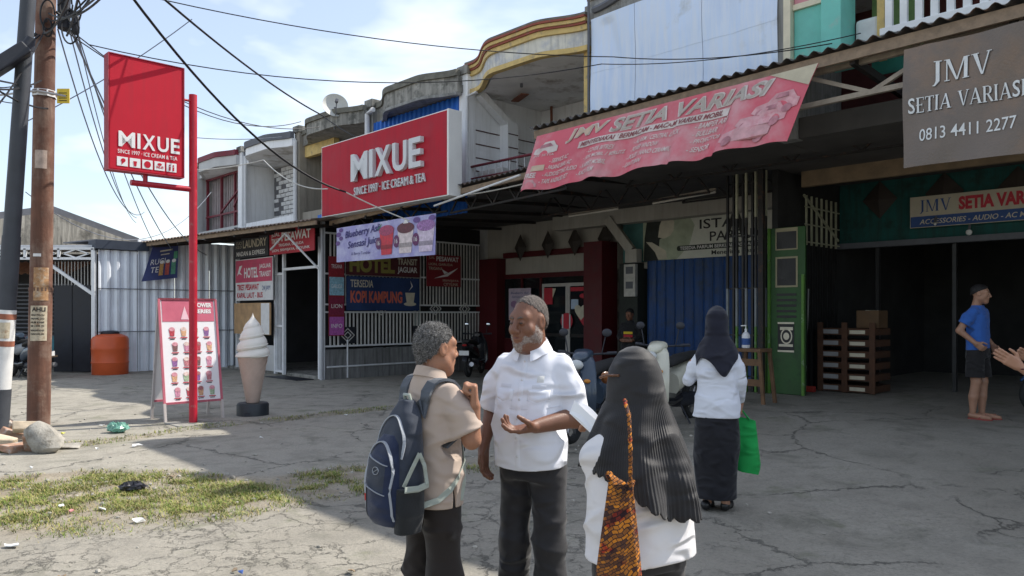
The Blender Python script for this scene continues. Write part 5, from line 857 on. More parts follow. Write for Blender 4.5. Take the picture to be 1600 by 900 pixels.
# cable splice boxes, coils
for (x, y, w_, h_, lb) in ((100, 20, .16, .5, 'dark cable splice can hanging right of the rusty pole top'), (118, 38, .1, .28, 'small dark splice box under the cable bundle')):
    c_ = wp(x, y, p.y - .05); b_ = thing('splice_box', lb, 'cable box', c_, 0); MB().lathe((c_.x, c_.y, c_.z - h_ / 2), [(.03, 0), (w_ / 2, .03), (w_ / 2, h_ - .04), (.03, h_)], 14).build('can', DKM, b_, True); MB().tube([(c_.x, c_.y, c_.z + h_ / 2), (c_.x - .1, c_.y, c_.z + h_ / 2 + .1)], .012).build('hook', DKM, b_)
# black pole
p2 = pg(-4, 684); q2 = wp(44, 0, p2.y); d2 = (q2 - p2) / (q2.z - p2.z); P2 = lambda z: p2 + d2 * z
r = thing('utility_pole', 'black lamp pole with white painted foot', 'utility pole', p2, 0)
MB().tube([P2(-.1), P2(.62)], .118, 18).build('foot', BLKP, r, True); MB().tube([P2(.6), P2(1.62)], .112, 18).build('painted_band', M('pole_white', (.66, .66, .65), .7, .1), r, True); MB().tube([P2(1.6), P2(2.55)], [.108, .105], 18).build('shaft', BLKP, r, True); MB().tube([P2(2.53), P2(8.0)], [.098, .08], 18).build('upper_shaft', BLKP, r, True)
for z in (1.16, 1.5): MB().tube([P2(z), P2(z + .07)], .114, 18).build('brown_ring', M('brown_ring', (.27, .1, .06), .8, .2), r, True)
wrap(r, 1.26, 1.46, R(-110), R(-30), PAP, 'notice', .116, P2)
c_ = wp(16, 92, p2.y - .2); tr = thing('floodlight', 'dark box lamp fixed on the black pole', 'lamp', c_, 0); m = MB(); m.bar(c_ + Vector((-.16, -.1, -.18)), c_ + Vector((.14, .1, .16)), .3, .16); m.build('housing', DKM, tr, bev=.02); MB().tube([c_ + Vector((.1, .1, .1)), P2(5.1)], .025).build('arm', DKM, tr, True); MB().tube([c_ + Vector((.14, .1, .16)), c_ + Vector((.2, .1, .3))], [.09, .05], 10).build('cap', DKM, tr, True)
def cable(a, b, sag, rad, mat, label, n=18, group='overhead cables'):
    a, b = Vector(a), Vector(b); m = MB(); m.tube([a.lerp(b, t / n) - Vector((0, 0, 4 * sag * (t / n) * (1 - t / n))) for t in range(n + 1)], rad, 5); return m.solo('overhead_cable', mat, label, 'cable', tuple(a), 0, group, smooth=True)
CB = M('cable_black', (.012, .012, .014), .6, .1, 5, 0); CW = M('cable_pale', (.5, .49, .45), .6, .1, 5, 0); CG = M('cable_grey', (.16, .18, .22), .6, .1, 5, 0)
dF = 17.0
def cb(x0, y0, Y0, x1, y1, Y1, sag, rad, mat, label): return cable(wp(x0, y0, Y0), wp(x1, y1, Y1), sag, rad, mat, label)
cb(195, -20, 9.5, 540, 300, 14.6, .45, .019, CB, 'thick black cable crossing in front of the pylon sign'); cb(540, 300, 14.6, 640, 345, 14.4, .02, .012, CW, 'pale cable end drooping over the red box sign')
cb(235, -20, 9.5, 503, 180, 17.5, .12, .017, CB, 'black cable running down to the satellite dish'); cb(503, 180, 17.5, 560, 216, 16.2, .03, .013, CB, 'black cable from the dish to the red box sign top')
cb(150, -25, 10, 960, 89, 11.9, .22, .008, CB, 'upper thin black wire crossing to balcony unit'); cb(960, 89, 11.9, 1300, 68, 9.3, .1, .008, CB, 'upper thin wire across the zinc panels'); cb(140, 70, 10.4, 940, 100, 11.9, .4, .008, CB, 'lower thin black wire crossing to balcony unit'); cb(940, 100, 11.9, 1345, 52, 9.2, .12, .007, CB, 'lower thin wire across the zinc panels')
cb(90, 40, 10.4, 500, 198, 17, .5, .009, CB, 'thin wire from rusty pole to satellite dish corner'); cb(90, 30, 10.4, 470, 190, 17.5, .6, .009, CB, 'second thin wire from rusty pole sagging to the tan unit'); cb(305, 215, 18, 440, 214, 19, .05, .01, CG, 'faint level wire above the far left unit')
cb(300, 266, 18, 412, 250, 18, .05, .012, CW, 'pale wire tied at the far left unit roof'); cb(412, 250, 18, 512, 295, 15, .2, .012, CW, 'pale wire falling from roof to the red box sign'); cb(720, 306, 13.8, 905, 262, 12.2, .05, .012, CW, 'pale wire under the canopy edge between the two canopies')
rc = random.Random(12)
for i in range(9): cb(80 + rc.uniform(-20, 25), rc.uniform(-20, 60), 10.3, rc.uniform(120, 210), -30 - rc.uniform(0, 30), rc.uniform(7, 12), rc.uniform(.0, .25), rc.uniform(.009, .017), CB, 'black cable in the bundle fanning up right from the rusty pole')
for i in range(9): cb(rc.uniform(40, 75), rc.uniform(20, 170), 10.3, -60 - rc.uniform(0, 60), rc.uniform(60, 260), rc.uniform(7, 10), rc.uniform(0, .2), rc.uniform(.007, .014), CB, 'black cable running left from the two poles')
for i in range(6): cb(95 + rc.uniform(-10, 30), rc.uniform(10, 50), 10.4, rc.uniform(150, 330), rc.uniform(300, 430), rc.uniform(19, 24), rc.uniform(.1, .9), rc.uniform(.008, .012), CG, 'thin grey wire hanging from the pole towards the silver wall')
cb(40, 300, 11, 330, 300, 18, .9, .007, CG, 'long thin grey wire sagging behind the pylon sign'); cb(20, 200, 10.6, 300, 30, 12, .1, .008, CG, 'thin wire rising behind the top of the pylon sign')
for i in range(5):
    a = rc.uniform(-.12, .22); c_ = wp(75 + i * 9, rc.uniform(5, 60), p.y - .17); m = MB(); n = 20; rad = rc.uniform(.1, .24); m.tube([c_ + Vector((math.cos(2 * PI * k / n) * rad * .5 + a, .02 * k / n, math.sin(2 * PI * k / n) * rad)) for k in range(n + 1)], .012, 5); m.solo('cable_coil', CB, 'black cable coil hooked near the top of the rusty pole', 'cable', tuple(c_), 0, 'cable coils', smooth=True)
# ================================================================ red pylon sign
p = pg(301, 665); pu_, pv_ = UV(p.x, p.y); up = pu_
PR = M('pole_red', (.42, .012, .03), .45, .1, 3, .1, dirt=((.35, .2, .18), .12, 6)); SR = M('lightbox_red', (.50, .012, .03), .6, .06, 2, 0, spec=.2, streak=((.42, .02, .035), .3))
r = thing('pylon_sign', 'red pylon light box with white letters on a red pole', 'sign', (up, pv_, 0)); ztop = H + (HY - 155) / F * 10.9
MB().tube([(up + .02, pv_, 0), (up - .04, pv_ + .02, ztop)], .055, 14).build('pole', PR, r, True); MB().box(up - .25, up + .28, pv_ - .3, pv_ + .3, -.02, .05).build('concrete_foot', CONC, r, bev=.01)
v0, v1 = pu(168, 170, up)[0], pu(284, 180, up)[0]; z0, z1 = pu(168, 264, up)[1], pu(168, 84, up)[1]
MB().box(up - .1, up + .06, v0, v1, z0, z1).build('light_box', SR, r, bev=.012); e = MB()
for a in ((v0 - .012, v0 + .0, z0 - .01, z1 + .01), (v1, v1 + .012, z0 - .01, z1 + .01)): e.box(up - .11, up + .07, *a)
e.box(up - .11, up + .07, v0, v1, z0 - .012, z0 - .001); e.box(up - .11, up + .07, v0, v1, z1 + .001, z1 + .012); e.build('box_frame', M('frame_dull_red', (.35, .03, .05), .5, .1), r)
MB().tube([(up - .02, pu(205, 280, up)[0], z0 - .14), (up - .02, pv_, z0 - .14)], .04, 12).build('arm', PR, r, True); MB().tube([(up - .02, (v0 + v1) / 2, z0), (up - .02, (v0 + v1) / 2, z0 - .14)], .03, 10).build('hanger', PR, r, True); MB().tube([(up - .02, v1, z1 - .4), (up - .03, pv_ + .01, z1 - .4)], .018, 8).build('hanger', PR, r, True)
s = Surf(side(up + .062, v0, v1, z0, z1)); W_, H_ = s.W, s.H; LW = M('sign_letter_white', (.78, .76, .75), .5, .03, 3, 0); x = W_ * .12
for ch, w_ in zip('MIXUE', (.215, .04, .17, .155, .125)): s.text(ch, x, H_ * .205, H_ * .135, LW, r, w=W_ * w_, bold=.022); x += W_ * (w_ + .03)
s.text('SINCE 1997 · ICE CREAM & TEA', W_ * .11, H_ * .145, H_ * .035, LW, r, w=W_ * .8, bold=.005)
for i in range(5):
    x0 = W_ * (.10 + .165 * i); s.rect(x0, H_ * .035, x0 + W_ * .14, H_ * .115, LW, r, .003, 'icon_tile', 2)
    if i == 0: s.disc(x0 + W_ * .08, H_ * .085, W_ * .03, H_ * .018, SR, r, .006, 'icon'); s.poly([(x0 + W_ * .055, H_ * .08), (x0 + W_ * .1, H_ * .075), (x0 + W_ * .06, H_ * .045)], SR, r, .006, 'icon')
    elif i == 1: s.poly([(x0 + W_ * .045, H_ * .09), (x0 + W_ * .095, H_ * .09), (x0 + W_ * .085, H_ * .045), (x0 + W_ * .055, H_ * .045)], SR, r, .006, 'icon')
    elif i == 2: s.disc(x0 + W_ * .07, H_ * .075, W_ * .045, H_ * .03, SR, r, .006, 'icon')
    elif i == 3: s.text('WI-FI', x0 + W_ * .07, H_ * .05, H_ * .025, SR, r, w=W_ * .1, align='c', bold=.03); s.disc(x0 + W_ * .07, H_ * .09, W_ * .03, H_ * .012, SR, r, .006, 'icon')
    else:
        for dx in (.045, .095): s.disc(x0 + W_ * dx, H_ * .092, W_ * .012, H_ * .008, SR, r, .006, 'icon'); s.rect(x0 + W_ * (dx - .012), H_ * .045, x0 + W_ * (dx + .012), H_ * .08, SR, r, .006, 'icon', 2)
# ================================================================ folding menu board
a, b = pg(269, 668), pg(352, 657); (ua, va), (ub, vb) = UV(a.x, a.y), UV(b.x, b.y); u_ = (ua + ub) / 2 - .16; zt = 1.78
r = thing('menu_board', 'white and red folding menu board with drink pictures', 'menu board', (u_, (va + vb) / 2, 0)); FR = M('frame_red', (.48, .12, .16), .5, .1); BW = M('board_white', (.78, .77, .78), .5, .03, 3, 0)
B = lambda t, z, k: (u_ - .28 * (z / zt) * k + (0 if k > 0 else -.56), va + (vb - va) * t, z)           # leaning faces: k=1 front, k=-1 back leaf
for k, nm in ((1, 'front_leaf'), (-1, 'rear_leaf')):
    s = Surf([B(.02, .3, k), B(.98, .3, k), B(.98, zt, k), B(.02, zt, k)] if k > 0 else [B(.02, .3, k), B(.98, .3, k), B(.98, zt, k), B(.02, zt, k)]); s.sheet(nm, BW, r, th=.02)
    f = MB()
    for t0, t1 in ((0, 0), (1, 1)): f.bar(B(t0, 0, k), B(t1, zt, k), .03)
    f.build('frame', FR if k > 0 else M('grey_frame', (.45, .42, .42), .5, .1), r); [MB().bar(B(0, z_, k), B(1, z_, k), .03).build('frame_rail', FR, r) for z_ in (.3, zt)]
    if k > 0: SFc = s
for k in (1, -1):
    for t in (0, 1): f = MB(); f.bar(B(t, 0, k), B(t, .3, k), .034); f.build('leg', M('leg_pale', (.5, .45, .42), .5, .1), r)
s = SFc; W_, H_ = s.W, s.H; PK = M('board_pink_red', (.55, .13, .19), .5, .08)
s.rect(.02, H_ * .78, W_ - .02, H_ - .015, PK, r, .004, 'header', 2); s.text('FLOWER', W_ * .58, H_ * .92, H_ * .045, INKW, r, w=W_ * .36, bold=.04, off=.008); s.text('SERIES', W_ * .62, H_ * .86, H_ * .04, INKW, r, w=W_ * .3, bold=.04, off=.008); s.poly([(W_ * .35, H_ * .8), (W_ * .5, H_ * .8), (W_ * .43, H_ * .93)], M('pale_pink', (.75, .5, .55), .5, .1), r, .008)
rc = random.Random(4); cols = [(.45, .06, .08), (.5, .2, .22), (.6, .35, .2), (.2, .1, .1), (.35, .45, .3), (.55, .25, .35), (.25, .12, .3)]
for row in range(5):
    for c in range(4):
        x, y = W_ * (.2 + .21 * c + .02 * ((row * 5 + c * 3) % 3 - 1)), H_ * (.67 - .145 * row); cl = cols[(row * 3 + c * 2) % 7]; mt = M('menu_print_%d' % ((row * 3 + c * 2) % 7), cl, .5, .4, 40, 0)
        s.poly([(x - .03, y - .05), (x + .03, y - .05), (x + .042, y + .05), (x - .042, y + .05)], mt, r, .004, 'print'); s.disc(x, y + .055, .04, .03, M('menu_top_%d' % (c % 3), ((.65, .3, .35), (.7, .55, .5), (.4, .15, .15))[c % 3], .5, .3, 40, 0), r, .006); s.rect(x - .05, y - .075, x + .05, y - .062, INKR, r, .005, 'print', 2); s.rect(x - .035, y - .095, x + .035, y - .084, INKK, r, .005, 'print', 2)
# ================================================================ giant cone
p = pg(395, 651); r = thing('ice_cream_cone', 'giant white soft serve cone standing in a black base', 'display cone', p, 0); x0, y0 = p.x, p.y
MB().lathe((x0, y0, -.01), [(.2, 0), (.235, .02), (.235, .2), (.215, .225), (.05, .23)], 40).build('base', M('base_black', (.025, .03, .035), .5, .1, 4, .1), r, True)
for a in range(4): MB().box(x0 - .04 + .0, x0 + .04, y0 - .243, y0 - .225, .0, .09).build('base_notch', DKM, r) if a == 0 else None
WAF = M('waffle_pink', (.55, .42, .35), .6, .08, 6, .1); MB().lathe((x0, y0, .215), [(.085, 0), (.1, .02), (.215, .68), (.225, .71), (.2, .72)], 32).build('waffle_cone', WAF, r, True)
m = MB(); n = 26
for sgn in (1, -1):
    for k in range(12):
        pts = []
        for t in range(n + 1): f_ = t / n; an = sgn * f_ * 2.6 + 2 * PI * k / 12; rad = .09 + .127 * f_; pts.append((x0 + math.cos(an) * rad, y0 + math.sin(an) * rad, .235 + .66 * f_))
        MB().tube(pts, .005, 4).build('waffle_ridge', WAF, r, True)
CRM = M('cream_white', (.78, .75, .68), .5, .04, 3, .05); m = MB(); rs = []; NZ, NA = 110, 48
for i in range(NZ + 1):
    f_ = i / NZ; z = .90 + .68 * f_; row = []
    for j in range(NA):
        an = 2 * PI * j / NA; ph = (f_ * 4.1 - an / (2 * PI)) % 1.0; env = (.262 - .10 * f_ - .12 * f_ ** 2) * (1 - f_ ** 7) ** .8 * (1 if f_ > .03 else .8 + 6.6 * f_); lob = .76 + .24 * (math.sin(PI * min(1, ph * 1.0)) ** .7 if ph > 0 else 0) + .08 * (ph < .25)
        rad = max(.004, env * (lob + (1 - lob) * f_ ** 1.5) * (1.0 if f_ < .75 else 1 - .75 * ((f_ - .75) / .25) ** 1.3)); row.append((x0 + math.cos(an) * rad, y0 + math.sin(an) * rad, z))
    rs.append(row)
m.rings(rs).build('soft_serve', CRM, r, True, ang=80)
# satellite dish
c_ = wp(524, 164, 18.0); r = thing('satellite_dish', 'white satellite dish on the roof of the tan unit', 'satellite dish', c_, 0); ax = Vector((.3, -.85, .25)).normalized(); a1 = ax.cross(Vector((0, 0, 1))).normalized(); a2 = a1.cross(ax); rs = []
for i in range(9): t = (i + .02) / 8; rs.append([c_ + (a1 * math.cos(2 * PI * j / 36) + a2 * math.sin(2 * PI * j / 36)) * .30 * t + ax * (.1 * t * t - .1) for j in range(36)])
m = MB(); m.rings(rs, cap=False); m.rings([[Vector(v_) - ax * .015 for v_ in rr_] for rr_ in rs], cap=False); m.build('reflector', M('dish_white', (.5, .5, .46), .5, .05), r, True)
MB().tube([c_ - a2 * .28, c_ + ax * .25 - a2 * .05], .012).build('feed_arm', DKGREY, r, True); MB().tube([c_ + ax * .22 - a2 * .05, c_ + ax * .32 - a2 * .05], .04).build('feed_horn', DKGREY, r, True); MB().tube([c_ - ax * .1, c_ - ax * .15 - Vector((0, 0, .5))], .025).build('mast', DKGREY, r, True)
# ================================================================ scooters
def scooter(label, pos, yaw, body, trim, seat, moped=False, bag=False):
    """built nose towards +Y of its own frame, wheels on the ground"""
    r = thing('motor_scooter', label, 'scooter', pos, yaw if yaw else 1e-4); T = M('tyre', (.02, .02, .02), .85, .1, 20, .2); CH = M('scooter_steel', (.35, .35, .36), .35, .1, 5, 0, metal=.8)
    for y, nm in ((.64, 'front_wheel'), (-.62, 'rear_wheel')):
        n = 28; rs = []
        for j in range(n): an = 2 * PI * j / n; rs.append([(math.cos(2 * PI * k / 8) * .048, y + math.cos(an) * (.235 + math.sin(2 * PI * k / 8) * .045), .28 + math.sin(an) * (.235 + math.sin(2 * PI * k / 8) * .045)) for k in range(8)])
        rs.append(rs[0]); w_ = MB().rings(rs, cap=False).build(nm, T, r, True); m = MB(); m.cyl((-.05, y, .28), (.05, y, .28), .05, n=12)
        for k in range(6): an = 2 * PI * k / 6; m.bar((0, y, .28), (0, y + math.cos(an) * .19, .28 + math.sin(an) * .19), .03, .02, up=(1, 0, 0))
        m.build('rim', CH, w_); MB().cyl((-.012, y, .28), (.012, y, .28), .1, n=18).build('brake_disc', CH, w_)
    def loft(name, prof, mat, parent=r, n=16, e=2.6):
        m = MB(); rs = []
        for y, z, hx, hz in prof: rs.append([(hx * math.copysign(abs(math.cos(2 * PI * j / n)) ** (2 / e), math.cos(2 * PI * j / n)), y, z + hz * math.copysign(abs(math.sin(2 * PI * j / n)) ** (2 / e), math.sin(2 * PI * j / n))) for j in range(n)])
        return m.rings(rs).build(name, mat, parent, True, ang=60)
    loft('rear_body', [(-.98, .80, .04, .03), (-.85, .76, .12, .09), (-.55, .70, .15, .13), (-.2, .62, .16, .15), (.0, .52, .13, .14)], body); loft('floor_body', [(-.1, .36, .13, .08), (.1, .32, .15, .06), (.36, .34, .14, .07)], trim)
    m = MB(); rs = []                                     # leg shield: a curved tapering shell
    for z, y, hx, dp in ((.28, .42, .17, .03), (.36, .48, .225, .05), (.6, .49, .235, .06), (.8, .44, .21, .06), (.93, .38, .17, .055), (.99, .35, .13, .04)): rs.append([(hx * math.cos(2 * PI * j / 16), y + dp * math.sin(2 * PI * j / 16) - .35 * abs(math.cos(2 * PI * j / 16)) ** 2 * dp * 1.6, z) for j in range(16)])
    m.rings(rs).build('leg_shield', body, r, True, ang=60); MB().box(-.07, .07, .52, .575, .42, .84).build('shield_panel', trim, r, bev=.015); MB().box(-.17, .17, .385, .425, .34, .86).build('inner_panel', trim, r, bev=.02); [MB().ball((sx * .15, .535, .72), .045, .02, .025).build('turn_signal', M('signal_amber', (.5, .2, .03), .2, .05, 3, 0), r, True) for sx in (-1, 1)]
    loft('seat', [(-.9, .88, .09, .03), (-.72, .88, .13, .045), (-.3, .85, .14, .05), (-.02, .80, .1, .05), (.06, .76, .06, .03)], seat); loft('handlebar_cover', [(.2, 1.0, .07, .04), (.3, 1.02, .13, .06), (.42, .98, .09, .05), (.46, .96, .04, .03)], body if not moped else trim)
    MB().tube([(-.36, .2, 1.03), (-.16, .28, 1.02), (0, .3, 1.0), (.16, .28, 1.02), (.36, .2, 1.03)], .013).build('handlebar', DKM, r, True)
    for sx in (-1, 1):
        MB().tube([(sx * .27, .225, 1.03), (sx * .38, .195, 1.035)], .02).build('grip', DKM, r, True); MB().tube([(sx * .22, .27, 1.03), (sx * .26, .26, 1.22)], .007).build('mirror_stem', DKM, r, True); mr_ = MB(); mr_.ball((sx * .28, .26, 1.27), .062, .018, .048); mr_.build('mirror', DKM, r, True); g = MB(); g.ball((sx * .28, .246, 1.27), .053, .01, .04); g.build('mirror_glass', M('mirror_glass', (.7, .75, .8), .05, .02, 2, 0, metal=1), r, True)
    hl = MB(); hl.ball((0, .5, .9), .09, .05, .06); hl.build('headlight', M('lamp_glass', (.55, .56, .55), .12, .05, 3, 0), r, True); hl = MB(); hl.ball((0, -.97, .79), .06, .03, .03); hl.build('tail_light', M('tail_red', (.35, .01, .01), .2, .05, 3, 0), r, True)
    MB().tube([(0, .34, .95), (0, .46, .6), (0, .6, .4)], .03).build('steering_column', DKM, r, True)
    for sx in (-.075, .075): MB().tube([(sx, .5, .62), (sx, .64, .28)], .02).build('fork', CH, r, True)
    loft('front_fender', [(.42, .50, .05, .02), (.55, .585, .07, .02), (.68, .6, .07, .02), (.82, .54, .06, .02), (.9, .46, .04, .015)], body); loft('rear_fender', [(-.6, .62, .06, .03), (-.85, .55, .06, .03), (-.98, .42, .06, .02)], DKM)
    MB().box(-.12, .12, -1.02, -1.005, .55, .66).build('number_plate', INKW, r); MB().tube([(.13, -.15, .25), (.16, -.45, .26), (.17, -.95, .34)], [.025, .05, .055], 12).build('exhaust', CH, r, True); loft('engine', [(-.62, .3, .09, .08), (-.4, .3, .11, .1), (-.1, .3, .1, .08)], DKM); MB().tube([(-.1, -.1, .25), (-.22, -.12, .02)], .012).build('side_stand', DKM, r, True)
    return r
CRB = M('scooter_cream', (.60, .58, .47), .3, .06, 3, 0, coat=.5); BKB = M('scooter_black', (.015, .016, .02), .25, .1, 3, 0, coat=.5); GRB = M('scooter_slate', (.04, .06, .09), .3, .1, 3, 0, coat=.5); SEA = M('seat_black', (.02, .02, .02), .7, .1, 9, .2); BLB = M('scooter_blue', (.03, .09, .22), .3, .1, 3, 0, coat=.5)
def on(px, py, z=0): q = pg(px, py, z); q.z = float(gz(q.x, q.y)); return q
q = on(1047, 670, .1); scooter('cream scooter parked before the blue shutter', q, R(140), CRB, BKB, SEA)
q = on(928, 692); s1 = scooter('dark slate scooter behind the man in white shirt', q, R(150), GRB, BKB, SEA)
q = on(742, 588); scooter('black scooter with white number plate parked by the gate', q, R(-12), BKB, BKB, SEA)
q = on(1725, 655, .24); scooter('dark blue scooter cut off by right picture edge', q, R(70), BLB, BKB, SEA)
q = on(40, 592); scooter('dark scooter in the shade under the carport', q, R(60), GRB, BKB, SEA); q = on(12, 590); scooter('grey scooter at the far left picture edge in the carport', q, R(75), M('scooter_grey', (.3, .32, .34), .3, .1, 3, 0), BKB, SEA)
# ================================================================ people: smooth blended volumes, meshed
class G:
    def __init__(s, lo, hi, h):
        s.h = h; s.lo = np.array(lo, float); s.n = [int((b - a) / h) + 2 for a, b in zip(lo, hi)]; s.ax = [s.lo[i] + np.arange(s.n[i]) * h for i in range(3)]; s.f = np.full(s.n, .5)
    def xyz(s, sl): return s.ax[0][sl[0]][:, None, None], s.ax[1][sl[1]][None, :, None], s.ax[2][sl[2]][None, None, :]
    def sl(s, lo, hi):
        a = [max(0, int((l - o) / s.h) - 1) for l, o in zip(lo, s.lo)]; b = [min(n, int((q - o) / s.h) + 3) for q, o, n in zip(hi, s.lo, s.n)]
        return tuple(slice(i, max(i, j)) for i, j in zip(a, b))
    def put(s, sl, d, k, sub=False):
        f = s.f[sl]
        if f.size == 0: return
        if sub: f2, d2 = -f, d
        else: f2, d2 = f, d
        if k > 0: hh = np.maximum(k - np.abs(f2 - d2), 0) / k; m = np.minimum(f2, d2) - hh * hh * k * .25
        else: m = np.minimum(f2, d2)
        s.f[sl] = -m if sub else m
    def cone(s, a, b, ra, rb, k=.02, sub=False, sq=None):
        a, b = np.array(a, float), np.array(b, float); m = max(ra, rb) + k + 2 * s.h; sl = s.sl(np.minimum(a, b) - m, np.maximum(a, b) + m); X, Y, Z = s.xyz(sl); d = b - a; L2 = max(d @ d, 1e-9)
        t = np.clip(((X - a[0]) * d[0] + (Y - a[1]) * d[1] + (Z - a[2]) * d[2]) / L2, 0, 1)
        s.put(sl, np.sqrt((X - a[0] - t * d[0]) ** 2 + (Y - a[1] - t * d[1]) ** 2 + (Z - a[2] - t * d[2]) ** 2) - (ra + (rb - ra) * t), k, sub); return s
    def chain(s, pts, rs, k=.02):
        for i in range(len(pts) - 1): s.cone(pts[i], pts[i + 1], rs[i], rs[i + 1], k)
        return s
    def ell(s, c, r, k=.02, sub=False):
        c, r = np.array(c, float), np.array(r, float); m = r + k + 2 * s.h; sl = s.sl(c - m, c + m); X, Y, Z = s.xyz(sl); q = np.sqrt(((X - c[0]) / r[0]) ** 2 + ((Y - c[1]) / r[1]) ** 2 + ((Z - c[2]) / r[2]) ** 2)
        s.put(sl, (q - 1) * r.min(), k, sub); return s
    def loft(s, sec, k=.02, p=2.3, fold=None):
        """sec rows: z, cx, cy, rx, ry from low to high"""
        sec = np.array(sorted(sec)); z0, z1 = sec[0, 0], sec[-1, 0]; m = sec[:, 3:5].max() + k + .04; sl = s.sl((sec[:, 1].min() - m, sec[:, 2].min() - m, z0 - .03), (sec[:, 1].max() + m, sec[:, 2].max() + m, z1 + .03)); X, Y, Z = s.xyz(sl); z = Z[0, 0]
        zz = np.linspace(z0, z1, 80); C = []
        for i in range(1, 5):
            lin = np.interp(zz, sec[:, 0], sec[:, i]); kr = np.convolve(np.pad(lin, 4, mode='edge'), np.ones(9) / 9, 'valid'); C.append(np.interp(z, zz, kr)[None, None, :])
        q = (np.abs((X - C[0]) / C[2]) ** p + np.abs((Y - C[1]) / C[3]) ** p + 1e-12) ** (1 / p); d = (q - 1) * np.minimum(C[2], C[3])
        if fold is not None: d = d + fold(X, Y, Z)
        s.put(sl, np.maximum(d, np.maximum(z0 - Z, Z - z1)), k); return s
    def above(s, fn): X, Y, Z = s.xyz((slice(None),) * 3); s.f = np.maximum(s.f, fn(X, Y, Z)); return s      # keep where fn<0
    def warp(s, fn): X, Y, Z = s.xyz((slice(None),) * 3); s.f = s.f + fn(X, Y, Z); return s
    def mesh(s):
        f = s.f; f[0] = f[-1] = .5; f[:, 0] = f[:, -1] = .5; f[:, :, 0] = f[:, :, -1] = .5; n = np.array(f.shape) - 1; P = np.zeros((*n, 3)); C = np.zeros(n)
        cor = [(i, j, k) for i in (0, 1) for j in (0, 1) for k in (0, 1)]; S = lambda c: f[c[0]:c[0] + n[0], c[1]:c[1] + n[1], c[2]:c[2] + n[2]]
        for a in cor:
            for ax in range(3):
                if a[ax]: continue
                b = list(a); b[ax] = 1; fa, fb = S(a), S(b); m = (fa < 0) != (fb < 0); 
                if not m.any(): continue
                t = fa[m] / (fa[m] - fb[m]); q = np.tile(np.array(a, float), (len(t), 1)); q[:, ax] += t; P[m] += q; C[m] += 1
        act = C > 0; idx = np.full(n, -1); idx[act] = np.arange(act.sum()); I = np.argwhere(act); V = (P[act] / C[act][:, None] + I) * s.h + s.lo; F = []
        ins = f < 0
        for ax in range(3):
            o = [i for i in range(3) if i != ax]; a = [slice(1, -1)] * 3; b = [slice(1, -1)] * 3; a[ax] = slice(0, -1); b[ax] = slice(1, None); A_, B_ = ins[tuple(a)], ins[tuple(b)]; E = np.argwhere(A_ != B_); 
            if len(E) == 0: continue
            sg = A_[tuple(E.T)]; E = E + 1; E[:, ax] -= 1; q = []
            for d0, d1 in ((0, 0), (-1, 0), (-1, -1), (0, -1)): e = E.copy(); e[:, o[0]] += d0; e[:, o[1]] += d1; q.append(idx[tuple(e.T)])
            q = np.stack(q, 1); fl = sg if ax != 1 else ~sg; q[~fl] = q[~fl][:, ::-1]; F.append(q)
        return V, np.concatenate(F)
def join(*ms):
    V, F, n = [], [], 0
    for v, f in ms: V.append(v); F.append(f + n); n += len(v)
    return np.concatenate(V), np.concatenate(F)
def solid(name, vf, mat, parent, T=None):
    V, F = vf
    if T is not None: M4 = np.array(T); V = V @ M4[:3, :3].T + M4[:3, 3]
    me = bpy.data.meshes.new(name); me.vertices.add(len(V)); me.vertices.foreach_set('co', V.astype(np.float32).ravel()); me.loops.add(F.size); me.loops.foreach_set('vertex_index', F.ravel().astype(np.int32)); me.polygons.add(len(F)); me.polygons.foreach_set('loop_start', np.arange(0, F.size, 4)); me.polygons.foreach_set('use_smooth', np.ones(len(F), bool)); me.update(calc_edges=True); me.validate()
    me.materials.append(mat); ob = bpy.data.objects.new(name, me); COL.objects.link(ob); ob.parent = parent; return ob
def xf(vf, T): M4 = np.array(T); return vf[0] @ M4[:3, :3].T + M4[:3, 3], vf[1]
def headT(c, yaw, pitch=0, roll=0, s=1.0): return Matrix.Translation(c) @ Matrix.Rotation(yaw, 4, 'Z') @ Matrix.Rotation(pitch, 4, 'X') @ Matrix.Rotation(roll, 4, 'Y') @ Matrix.Scale(s, 4)
def head(fat=1.0, h=.0042, nose=1.0, ears=True):
    g = G((-.11, -.13, -.25), (.11, .15, .135), h)
    g.ell((0, -.014, .035), (.076, .098, .085)); g.ell((0, .022, -.03), (.064 * fat, .07, .088), .03); g.cone((-.042 * fat, .02, -.06), (0, .068, -.095), .034, .024, .03); g.cone((.042 * fat, .02, -.06), (0, .068, -.095), .034, .024, .03)
    g.cone((-.04, .07, .03), (.04, .07, .03), .018, .018, .025); g.ell((-.045 * fat, .062, -.025), (.024, .022, .024), .02); g.ell((.045 * fat, .062, -.025), (.024, .022, .024), .02)
    for sx in (-1, 1): g.ell((sx * .032, .102, .008), (.02, .018, .013), .014, True); g.ell((sx * .032, .083, .007), (.016, .013, .012), .006)
    g.cone((0, .09, .02), (0, .115, -.024), .0095, .014 * nose, .013)
    for sx in (-1, 1): g.ell((sx * .0135 * nose, .104, -.03), (.011, .0115, .0095), .008)
    g.ell((0, .088, -.055), (.028, .016, .02), .014); g.cone((-.02, .093, -.0515), (.02, .093, -.0515), .0062, .0062, .006); g.cone((-.017, .092, -.064), (.017, .092, -.064), .0075, .0075, .006); g.cone((-.024, .101, -.0575), (.024, .101, -.0575), .003, .003, .004, True)
    if ears:
        for sx in (-1, 1): g.ell((sx * .079, -.008, .0), (.011, .024, .033), .008); g.ell((sx * .089, -.003, .003), (.006, .012, .018), .006, True)
    g.cone((0, -.022, -.07), (0, -.04, -.22), .054 * fat, .062 * fat, .03); return g
